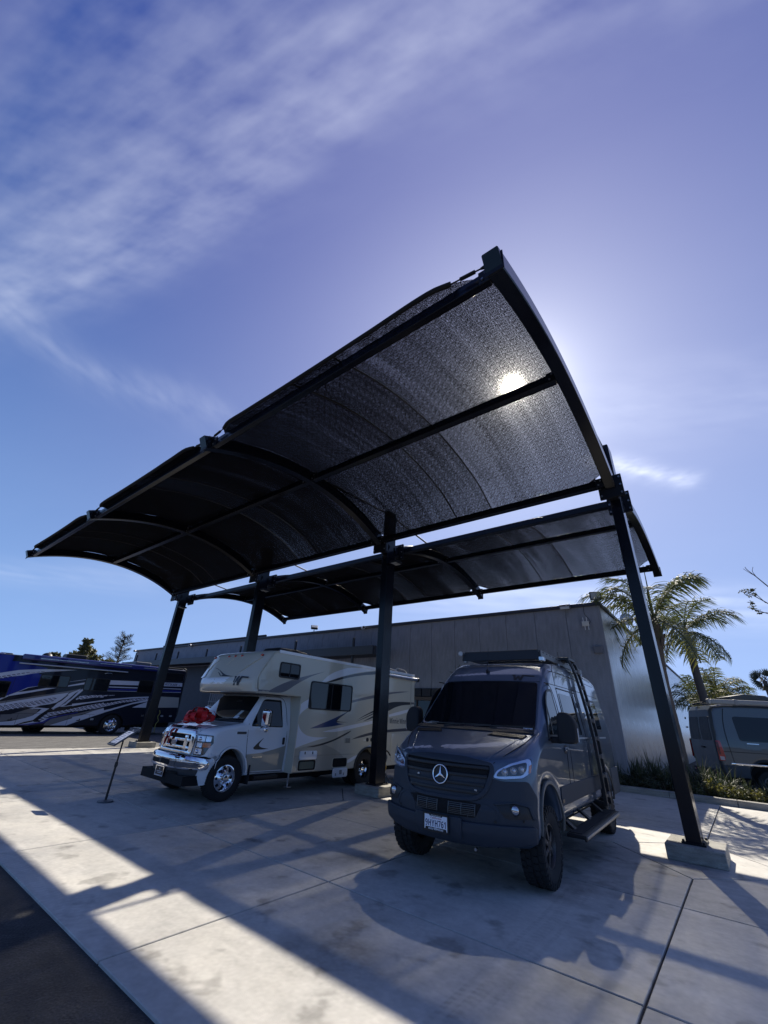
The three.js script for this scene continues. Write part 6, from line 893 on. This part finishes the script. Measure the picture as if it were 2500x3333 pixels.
  part(t, 'hose', pipe([V3(0.03, 1.24, -2.10), V3(0.06, 1.10, -2.15), V3(0.05, 0.9, -2.08), V3(0.07, 0.7, -2.16), V3(0.05, 0.55, -2.08), V3(0.1, 0.1, -2.06)], 0.022, 40, 6), std([0.30, 0.27, 0.08], 0.6));
  part(t, 'underbody', [box(2.2, 0.4, 11.2, -1.26, 0.55, 2.7), box(2.3, 0.9, 1.2, -1.26, 0.75, 0.29), box(2.3, 0.9, 1.2, -1.26, 0.75, 6.9)], M.hollow); part(t, 'running_lamp', [box(0.3, 0.02, 0.3, -0.1, 0.43, 4.6)], M.hollow); part(t, 'mud_guard', box(0.6, 0.35, 0.03, -0.35, 0.35, -0.75), M.blackMatte); part(t, 'exhaust', rod(V3(-0.35, 0.35, -1.2), V3(-0.30, 0.30, -1.5), 0.05), M.chrome);
  for (const [x, s] of [[-0.17, 1], [-2.30, -1]]) for (const f of [0.29, 6.9]) wheel(t, x, 0.48 - (f > 3 ? -0.12 : 0), f, s, coachTyre, dishRims(0.30, 0.15));
  wheel(t, -2.30, 0.44, 3.05, 1, coachTyre, dishRims(0.30, 0.12));
}
// ================================================================ PALMS, TREES, PLANTS
const leafMat = (rgb, tr = 0.4) => phys(rgb, 0.75, 0, { side: THREE.DoubleSide, transmission: tr, thickness: 0 });
M.palm = leafMat([0.11, 0.13, 0.030], 0.5); M.palm2 = leafMat([0.17, 0.175, 0.045], 0.55); M.palmDry = leafMat([0.16, 0.13, 0.06], 0.3);
M.bark = std([0.13, 0.105, 0.085], 0.95, 0, { bumpMap: lumps, bumpScale: 0.02 });
function quadStrip(list) { // [[p0,p1,p2,p3]...] quads as one geometry
  const pos = new Float32Array(list.length * 18); list.forEach((q, i) => [0, 1, 2, 0, 2, 3].forEach((k, j) => { pos[i * 18 + j * 3] = q[k].x; pos[i * 18 + j * 3 + 1] = q[k].y; pos[i * 18 + j * 3 + 2] = q[k].z; })); const g = new THREE.BufferGeometry(); g.setAttribute('position', new THREE.BufferAttribute(pos, 3)); g.computeVertexNormals(); return g;
}
function leaflet(q, a, dir, w, len, droop, side) { // a narrow leaf of three quads that bends down
  let p = a.clone(), d = dir.clone().normalize(), pw = w * 0.6; const s = side.clone();
  for (let k = 0; k < 3; k++) { const n = p.clone().addScaledVector(d, len / 3), nw = [w, w * 0.7, w * 0.08][k]; q.push([p.clone().addScaledVector(s, -pw / 2), p.clone().addScaledVector(s, pw / 2), n.clone().addScaledVector(s, nw / 2), n.clone().addScaledVector(s, -nw / 2)]); p = n; pw = nw; d.y -= droop; d.normalize(); }
}
function frondGeo(L, rise, sag, leafL, n = 40, dens = 1) { // feather frond growing along +x from the origin
  const q = [], pts = []; for (let i = 0; i <= 12; i++) { const t = i / 12; pts.push(V3(L * (t - 0.22 * sag * t * t * t), rise * L * t - sag * L * t * t * 0.62, 0.05 * Math.sin(t * 3))); }
  const c = new THREE.CatmullRomCurve3(pts);
  for (let i = 4; i < n; i++) for (const sd of [-1, 1]) for (let m = 0; m < dens; m++) { const t = Math.min(1, (i + rr(-0.3, 0.3)) / n), p = c.getPoint(t), tan = c.getTangent(t), len = leafL * (0.55 + 0.75 * Math.sin(Math.PI * Math.min(1, 0.12 + t * 0.78))) * rr(0.8, 1.15), out = V3(0, rr(-0.25, 0.45), sd * rr(0.7, 1.0)).addScaledVector(tan, rr(0.25, 0.6)); leaflet(q, p, out, rr(0.030, 0.044), len, rr(0.45, 0.95), tan.clone().addScaledVector(V3(rr(-1, 1), rr(-1, 1), 0), 0.25).normalize()); }
  return merge([quadStrip(q), new THREE.TubeGeometry(c, 14, 0.022, 5)]);
}
const fronds = [frondGeo(2.3, 0.55, 0.95, 0.62), frondGeo(2.5, 0.35, 0.85, 0.66), frondGeo(2.2, 0.85, 1.0, 0.6), frondGeo(2.0, 0.1, 0.75, 0.55), frondGeo(1.7, 1.1, 0.5, 0.5)];
function palm(label, base, H, r0, r1, lean, sc, list, spear, boot = true) {
  const t = thing('palm_tree', label, 'palm tree', base, 0, null);
  const pts = []; for (let i = 0; i <= 10; i++) { const s = i / 10; pts.push(V3(lean[0] * s * s + 0.03 * Math.sin(s * 7), H * s, lean[1] * s * s)); }
  const c = new THREE.CatmullRomCurve3(pts), N = 26, R = 14, pos = [], idx = []; for (let i = 0; i <= N; i++) { const s = i / N, p = c.getPoint(s), rad = lerp(r0, r1, Math.min(1, s * 1.2)) * (1 + 0.05 * (i % 2)) + 0.16 * r0 * Math.exp(-s * 14); for (let k = 0; k < R; k++) { const a = k / R * Math.PI * 2; pos.push(p.x + rad * Math.cos(a), p.y, p.z + rad * Math.sin(a)); } }
  for (let i = 0; i < N; i++) for (let k = 0; k < R; k++) { const a = i * R + k, b = i * R + (k + 1) % R; idx.push(a, a + R, b + R, a, b + R, b); } const tg = new THREE.BufferGeometry(); tg.setAttribute('position', new THREE.Float32BufferAttribute(pos, 3)); tg.setIndex(idx); tg.computeVertexNormals();
  const tr = part(t, 'trunk', tg, M.bark), top = c.getPoint(1);
  if (boot) { for (let k = 0; k < 12; k++) { const a = k * 2.4, y = top.y - 0.95 + k * 0.075; const b = bar(V3(top.x + r1 * 0.9 * Math.cos(a), y, top.z + r1 * 0.9 * Math.sin(a)), V3(top.x + r1 * 1.75 * Math.cos(a), y + 0.30, top.z + r1 * 1.75 * Math.sin(a)), 0.11, 0.025); part(tr, 'leaf_base', b, M.bark); } part(tr, 'crown_shaft', rod(V3(top.x, top.y - 0.5, top.z), V3(top.x, top.y + 0.35, top.z), r1 * 1.35, r1 * 0.6, 12), std([0.12, 0.10, 0.06], 0.9)); }
  const cr = sub(t, 'crown'); cr.position.copy(top).y += 0.25; cr.scale.setScalar(sc);
  for (const [az, k, tilt, m] of list) { const f = part(cr, 'frond', fronds[k], [M.palm, M.palm2, M.palmDry][m || 0]); f.rotation.order = 'YZX'; f.rotation.set(rr(-0.25, 0.25), az, tilt); }
  if (spear) part(cr, 'spear_leaf', rod(V3(0, 0, 0), V3(0.05, spear, 0), 0.035, 0.008, 7), M.palm);
  return t;
}
const ring = (n, k, tilt, off, m = 0) => Array.from({ length: n }, (_, i) => [off + i / n * 6.283 + rr(-0.2, 0.2), Array.isArray(k) ? k[i % k.length] : k, tilt + rr(-0.12, 0.12), m]);
palm('queen palm with long drooping fronds half hidden behind the nearest post', [-1.78, 0, -17.75], 5.1, 0.15, 0.13, [0.16, -0.1], 1.18, [[Math.PI + 0.15, 1, 0.62], [Math.PI - 0.35, 1, 0.42], [Math.PI + 0.55, 0, 0.3], [Math.PI + 0.0, 0, 0.95], [0.25, 0, 0.75], [-0.4, 2, 0.25], [1.2, 0, 0.2], [2.1, 3, 0.1], [-1.4, 0, 0.3], [-2.2, 2, 0.1], [0.9, 3, -0.3, 1], [Math.PI + 0.2, 3, -0.5, 1], [-0.8, 3, -0.4, 1], [2.7, 0, -0.2], [0.05, 2, 0.4]], 1.75);
palm('queen palm with a slim leaning trunk rising behind the parked grey van', [-1.1, 0, -26.2], 6.1, 0.21, 0.16, [-0.05, 0], 1.12, [[0.15, 1, 0.55], [-0.25, 1, 0.38], [0.0, 0, 0.85], [0.5, 0, 0.25], [Math.PI, 0, 0.5], [Math.PI - 0.5, 1, 0.3], [Math.PI + 0.1, 2, 0.8], [Math.PI + 0.4, 3, -0.15, 1], [1.3, 0, 0.3], [-1.2, 2, 0.3], [2.2, 2, 0.2], [-2.2, 0, 0.2], [0.05, 3, -0.35], [Math.PI, 3, -0.4, 1], [-0.7, 3, -0.4, 1], [0.9, 3, -0.3, 1], [2.6, 3, -0.35], [-1.6, 3, -0.3, 1]], 0.7);
palm('bushy low palm at the left of the far clump behind the grey van', [-1.75, 0, -34], 2.7, 0.2, 0.15, [0.1, 0], 1.05, [...ring(9, [0, 1, 2], 0.25, 0.4, 1), ...ring(6, [2, 4], 0.5, 1.2, 0)], 0.5, false);
palm('bushy low palm in the middle of the far clump behind the grey van', [-0.75, 0, -36.5], 3.2, 0.2, 0.15, [0, 0], 1.15, [...ring(9, [0, 1, 2], 0.3, 0.1, 1), ...ring(7, [2, 4], 0.6, 0.7, 1)], 0.8, false);
palm('bushy low palm at the right of the far clump behind the grey van', [0.1, 0, -35], 2.3, 0.2, 0.15, [0.1, 0], 1.0, [...ring(9, [0, 1, 3], 0.2, 0.9, 1), ...ring(6, [2, 4], 0.5, 0.2, 0)], 0.4, false);
{ // fan palm far away at the right edge
  const t = thing('fan_palm', 'tall distant fan palm at the right edge of the view', 'palm tree', [2.95, 0, -60]); part(t, 'trunk', rod(V3(0.25, 0, 0), V3(0, 7.0, 0), 0.28, 0.20, 12), M.bark);
  const q = []; for (let k = 0; k < 9; k++) { const a = (k - 4) * 0.27, d = V3(Math.cos(a), Math.sin(a), 0); leaflet(q, V3(0.55, 0, 0), d, 0.09, 0.75, 0.08, V3(-Math.sin(a), Math.cos(a), 0)); } const fg = merge([quadStrip(q), rod(V3(0, 0, 0), V3(0.6, 0, 0), 0.02, 0.015, 5)]);
  const cr = sub(t, 'crown'); cr.position.y = 7.05; for (let k = 0; k < 26; k++) { const f = part(cr, 'frond', fg, leafMat([0.045, 0.055, 0.03], 0.25)); f.rotation.order = 'YZX'; f.rotation.set(rr(-1, 1), k * 2.4, rr(-0.9, 1.2)); }
  part(cr, 'skirt', new THREE.ConeGeometry(0.45, 0.9, 10, 1, true).translate(0, -0.5, 0), M.palmDry);
}
// leafy trees: limbs and many small leaves
function leafCloud(blobs, size, n, flat = 0.6) { const q = []; for (let i = 0; i < n; i++) { const b = blobs[Math.floor(rnd() * blobs.length)], d = V3(rr(-1, 1), rr(-1, 1), rr(-1, 1)); if (d.lengthSq() > 1) { i--; continue; } d.setLength(Math.pow(d.length(), 0.6)); const p = V3(b[0], b[1], b[2]).addScaledVector(d.multiply(V3(1, flat, 1)), b[3]), a = V3(rr(-1, 1), rr(-1, 0.6), rr(-1, 1)).normalize(), s = V3().crossVectors(a, V3(rr(-1, 1), rr(-1, 1), rr(-1, 1))).normalize(), L = size * rr(0.6, 1.3); q.push([p.clone(), p.clone().addScaledVector(a, L / 2).addScaledVector(s, L * 0.26), p.clone().addScaledVector(a, L), p.clone().addScaledVector(a, L / 2).addScaledVector(s, -L * 0.26)]); } return quadStrip(q); }
{
  const pine = thing('pine_tree', 'dark pine tree with open branches left of the warehouse', 'pine tree', [-56.5, 0, -20.6]); part(pine, 'trunk', [rod(V3(0, 0, 0), V3(0.3, 8.6, 0.2), 0.22, 0.05, 9)], M.bark);
  const q = [], br = []; for (let k = 0; k < 46; k++) { const y = 4.4 + k * 0.092, a = k * 2.4, L = (1.75 - (y - 4.4) * 0.28) * rr(0.55, 1.25), s = V3(0.035 * y, y, 0.023 * y), d = V3(Math.cos(a), rr(0.25, 0.6), Math.sin(a)), e = s.clone().addScaledVector(d, L); br.push(rod(s, e, 0.04, 0.012, 5)); for (let m = 0; m < 130; m++) { const t = rr(0.3, 1.05), p = s.clone().addScaledVector(d, L * t).add(V3(rr(-0.16, 0.16), rr(-0.10, 0.16), rr(-0.16, 0.16))); leaflet(q, p, V3(rr(-1, 1), rr(-0.2, 1), rr(-1, 1)), 0.03, rr(0.16, 0.30), 0.02, V3(rr(-1, 1), 0, rr(-1, 1)).normalize()); } }
  part(pine, 'branches', br, M.bark); part(pine, 'crown', quadStrip(q), leafMat([0.034, 0.045, 0.024], 0.2));
  const lt = (x, z, H, blobs, lab) => { const t = thing('leafy_tree', lab, 'tree', [x, 0, z]); part(t, 'trunk', [rod(V3(0, 0, 0), V3(0, H * 0.55, 0), 0.16, 0.10, 8), ...blobs.map((b) => rod(V3(0, H * 0.5, 0), V3(b[0], b[1], b[2]), 0.06, 0.02, 6))], M.bark); part(t, 'crown', leafCloud(blobs, 0.34, 2100), leafMat([0.10, 0.10, 0.028], 0.45)); };
  lt(-51.5, -15.4, 5.4, [[0, 5.5, 0, 0.75], [0.5, 6.3, 0.2, 0.5], [0.8, 6.9, 0.3, 0.35], [-0.7, 5.7, 0.2, 0.5], [-0.2, 6.1, -0.6, 0.4], [0.9, 5.4, -0.8, 0.5], [-0.3, 5.3, 1.0, 0.5], [0.4, 4.7, 0.4, 0.9], [-0.6, 4.6, -0.5, 0.8]], 'small yellow green tree just above the coach roof, left of the pine');
  lt(-52.5, -13.0, 4.4, [[0, 4.9, 0, 0.6], [0.4, 4.6, 0.7, 0.6], [-0.5, 4.5, -0.7, 0.6], [0.2, 5.3, -0.2, 0.32]], 'low olive tree top peeking above the coach roof at far left');
  lt(-50, -17.2, 4.6, [[0, 5.0, 0, 0.55], [0.3, 4.6, 0.6, 0.6], [-0.4, 4.5, -0.6, 0.55]], 'low leafy tree top above the coach roof beside the pine');
}
{ // bare branches reaching in from the right
  const t = thing('bare_tree', 'nearly leafless tree whose thin twigs reach in at the right edge', 'tree', [3.3, 0, -18.6]); const br = [rod(V3(0, 0, 0), V3(-0.1, 3.2, 0), 0.11, 0.08, 9), rod(V3(-0.1, 3.15, 0), V3(-0.3, 4.6, 0.1), 0.08, 0.055, 8)], tips = [];
  const tw = (pts, r) => { const c = new THREE.CatmullRomCurve3(pts.map((p) => V3(p[0] - 3.3, p[1], p[2] + 18.6))); const n = pts.length * 5; for (let i = 0; i < n; i++) br.push(rod(c.getPoint(i / n), c.getPoint((i + 1) / n), lerp(r, 0.006, i / n), lerp(r, 0.006, (i + 1) / n), 5)); return c; };
  tw([[3.0, 4.5, -18.5], [2.3, 5.0, -18.4], [1.75, 5.55, -18.3], [1.30, 5.98, -18.2], [1.07, 6.10, -18.1]], 0.03); tw([[2.3, 5.0, -18.4], [1.75, 5.2, -18.2], [1.35, 5.42, -18.2], [1.13, 5.52, -18.1]], 0.022); tw([[3.0, 4.5, -18.5], [2.2, 5.6, -18.3], [1.85, 6.1, -18.2], [1.60, 6.55, -18.2], [1.42, 6.86, -18.2], [1.40, 6.95, -18.2]], 0.028); tw([[1.60, 6.55, -18.2], [1.55, 6.75, -18.15], [1.60, 6.88, -18.1]], 0.01); tw([[1.55, 6.62, -18.2], [1.42, 6.76, -18.15], [1.33, 6.86, -18.1]], 0.009); tw([[1.6, 5.68, -18.3], [1.45, 5.96, -18.25], [1.35, 6.10, -18.2]], 0.012); tw([[2.0, 5.10, -18.3], [1.55, 5.34, -18.2], [1.3, 5.32, -18.15]], 0.01);
  part(t, 'branches', br, M.bark);
  const blobs = [[-2.2, 6.10, 0.5, 0.09], [-2.08, 6.08, 0.45, 0.07], [-1.95, 6.12, 0.4, 0.09], [-1.88, 5.98, 0.4, 0.06], [-2.05, 5.92, 0.5, 0.05], [-2.12, 5.55, 0.5, 0.10], [-2.0, 5.45, 0.45, 0.08], [-2.05, 5.68, 0.5, 0.05], [-1.95, 5.36, 0.4, 0.07]]; part(t, 'crown', leafCloud(blobs, 0.085, 190, 0.5), leafMat([0.10, 0.10, 0.035], 0.35));
}
// planting bed: strap-leaved clumps and low shrubs
{
  const strap = (n, L, w) => { const q = []; for (let k = 0; k < n; k++) { const a = rnd() * 6.283, lean = rr(0.15, 0.95), d = V3(Math.cos(a) * lean, 1, Math.sin(a) * lean), s = V3(-Math.sin(a), 0, Math.cos(a)); let p = V3(rr(-0.08, 0.08), 0, rr(-0.08, 0.08)); const len = L * rr(0.55, 1.15), N = 5; d.normalize(); let pw = w * 0.7; for (let i = 0; i < N; i++) { const e = p.clone().addScaledVector(d, len / N), nw = w * [1, 1, 0.85, 0.6, 0.05][i]; q.push([p.clone().addScaledVector(s, -pw / 2), p.clone().addScaledVector(s, pw / 2), e.clone().addScaledVector(s, nw / 2), e.clone().addScaledVector(s, -nw / 2)]); p = e; pw = nw; d.y -= 0.10 + 0.25 * lean; d.normalize(); } } return quadStrip(q); };
  const mats = [leafMat([0.060, 0.082, 0.035], 0.35), leafMat([0.085, 0.105, 0.045], 0.4), leafMat([0.05, 0.065, 0.03], 0.3)], geos = [strap(90, 0.85, 0.03), strap(80, 0.95, 0.034), strap(100, 0.75, 0.028)];
  let k = 0; for (const [x, z, s] of [[-3.45, -16.75, 0.9], [-3.15, -17.0, 1.0], [-2.85, -16.85, 1.05], [-2.95, -17.4, 1.05], [-2.55, -17.1, 1.1], [-2.25, -16.9, 1.05], [-2.5, -17.6, 1.0], [-1.95, -17.15, 1.1], [-2.05, -17.7, 1.0], [-1.65, -16.95, 1.0], [-1.4, -17.35, 1.05], [-1.15, -17.7, 0.95], [-0.95, -17.1, 1.0], [-0.62, -17.5, 0.85], [-0.30, -17.15, 0.75], [0.10, -17.4, 0.7], [0.55, -17.2, 0.7], [-3.3, -17.7, 1.0], [1.3, -17.3, 0.7]]) { const t = thing('strap_leaf_plant', 'clump of long arching strap leaves in the planting bed', 'plant', [x, 0.07, z], rr(0, 6), 'strap leaved clumps in the planting bed'); t.scale.setScalar(s); part(t, 'leaves', geos[k % 3], mats[(k * 2) % 3]); k++; }
  const bush = () => { const b = []; for (let i = 0; i < 7; i++) b.push([rr(-0.18, 0.18), rr(0.08, 0.26), rr(-0.16, 0.16), rr(0.10, 0.17)]); return leafCloud(b, 0.085, 520, 0.9); };
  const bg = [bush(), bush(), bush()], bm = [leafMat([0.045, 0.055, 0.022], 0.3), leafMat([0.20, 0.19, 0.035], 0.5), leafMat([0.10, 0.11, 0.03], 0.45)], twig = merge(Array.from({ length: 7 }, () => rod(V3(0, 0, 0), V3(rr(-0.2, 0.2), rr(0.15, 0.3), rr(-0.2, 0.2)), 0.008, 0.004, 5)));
  let n = 0; for (const [x, z, s, m] of [[-3.4, -16.45, 1.0, 0], [-3.0, -16.5, 0.95, 0], [-2.6, -16.45, 1.0, 0], [-2.2, -16.5, 1.05, 0], [-1.8, -16.5, 1.0, 0], [-1.45, -16.6, 1.0, 2], [-1.15, -16.65, 1.1, 1], [-0.95, -16.55, 1.0, 1], [-0.78, -16.85, 1.05, 1], [-0.60, -16.55, 0.8, 1], [-0.38, -16.75, 0.95, 2], [-0.12, -16.6, 0.85, 1], [0.15, -16.85, 0.9, 2], [0.42, -16.65, 0.9, 0], [0.75, -16.7, 0.95, 0], [1.1, -16.6, 1, 0], [-1.75, -16.85, 0.9, 0], [1.6, -16.7, 1, 0]]) { const t = thing(m === 1 ? 'sunlit_shrub' : 'low_shrub', m === 1 ? 'bright yellow leaved low shrub in the planting bed by the kerb' : m === 2 ? 'olive green low shrub with small leaves in the planting bed' : 'dark green low shrub along the kerb of the planting bed', 'shrub', [x, 0.06, z], rr(0, 6), m === 1 ? 'yellow shrubs in the planting bed' : m === 2 ? 'olive shrubs in the planting bed' : 'dark shrubs along the kerb'); t.scale.setScalar(s * 1.05); part(t, 'foliage', bg[n % 3], bm[m]); part(t, 'twigs', twig, M.bark); n++; }
}
// everything casts and takes shadows; thin sheets are seen from both sides
scene.traverse((o) => { if (o.isMesh) { o.castShadow = o.receiveShadow = true; o.material.side = THREE.DoubleSide; } });
renderer.render(scene, camera);
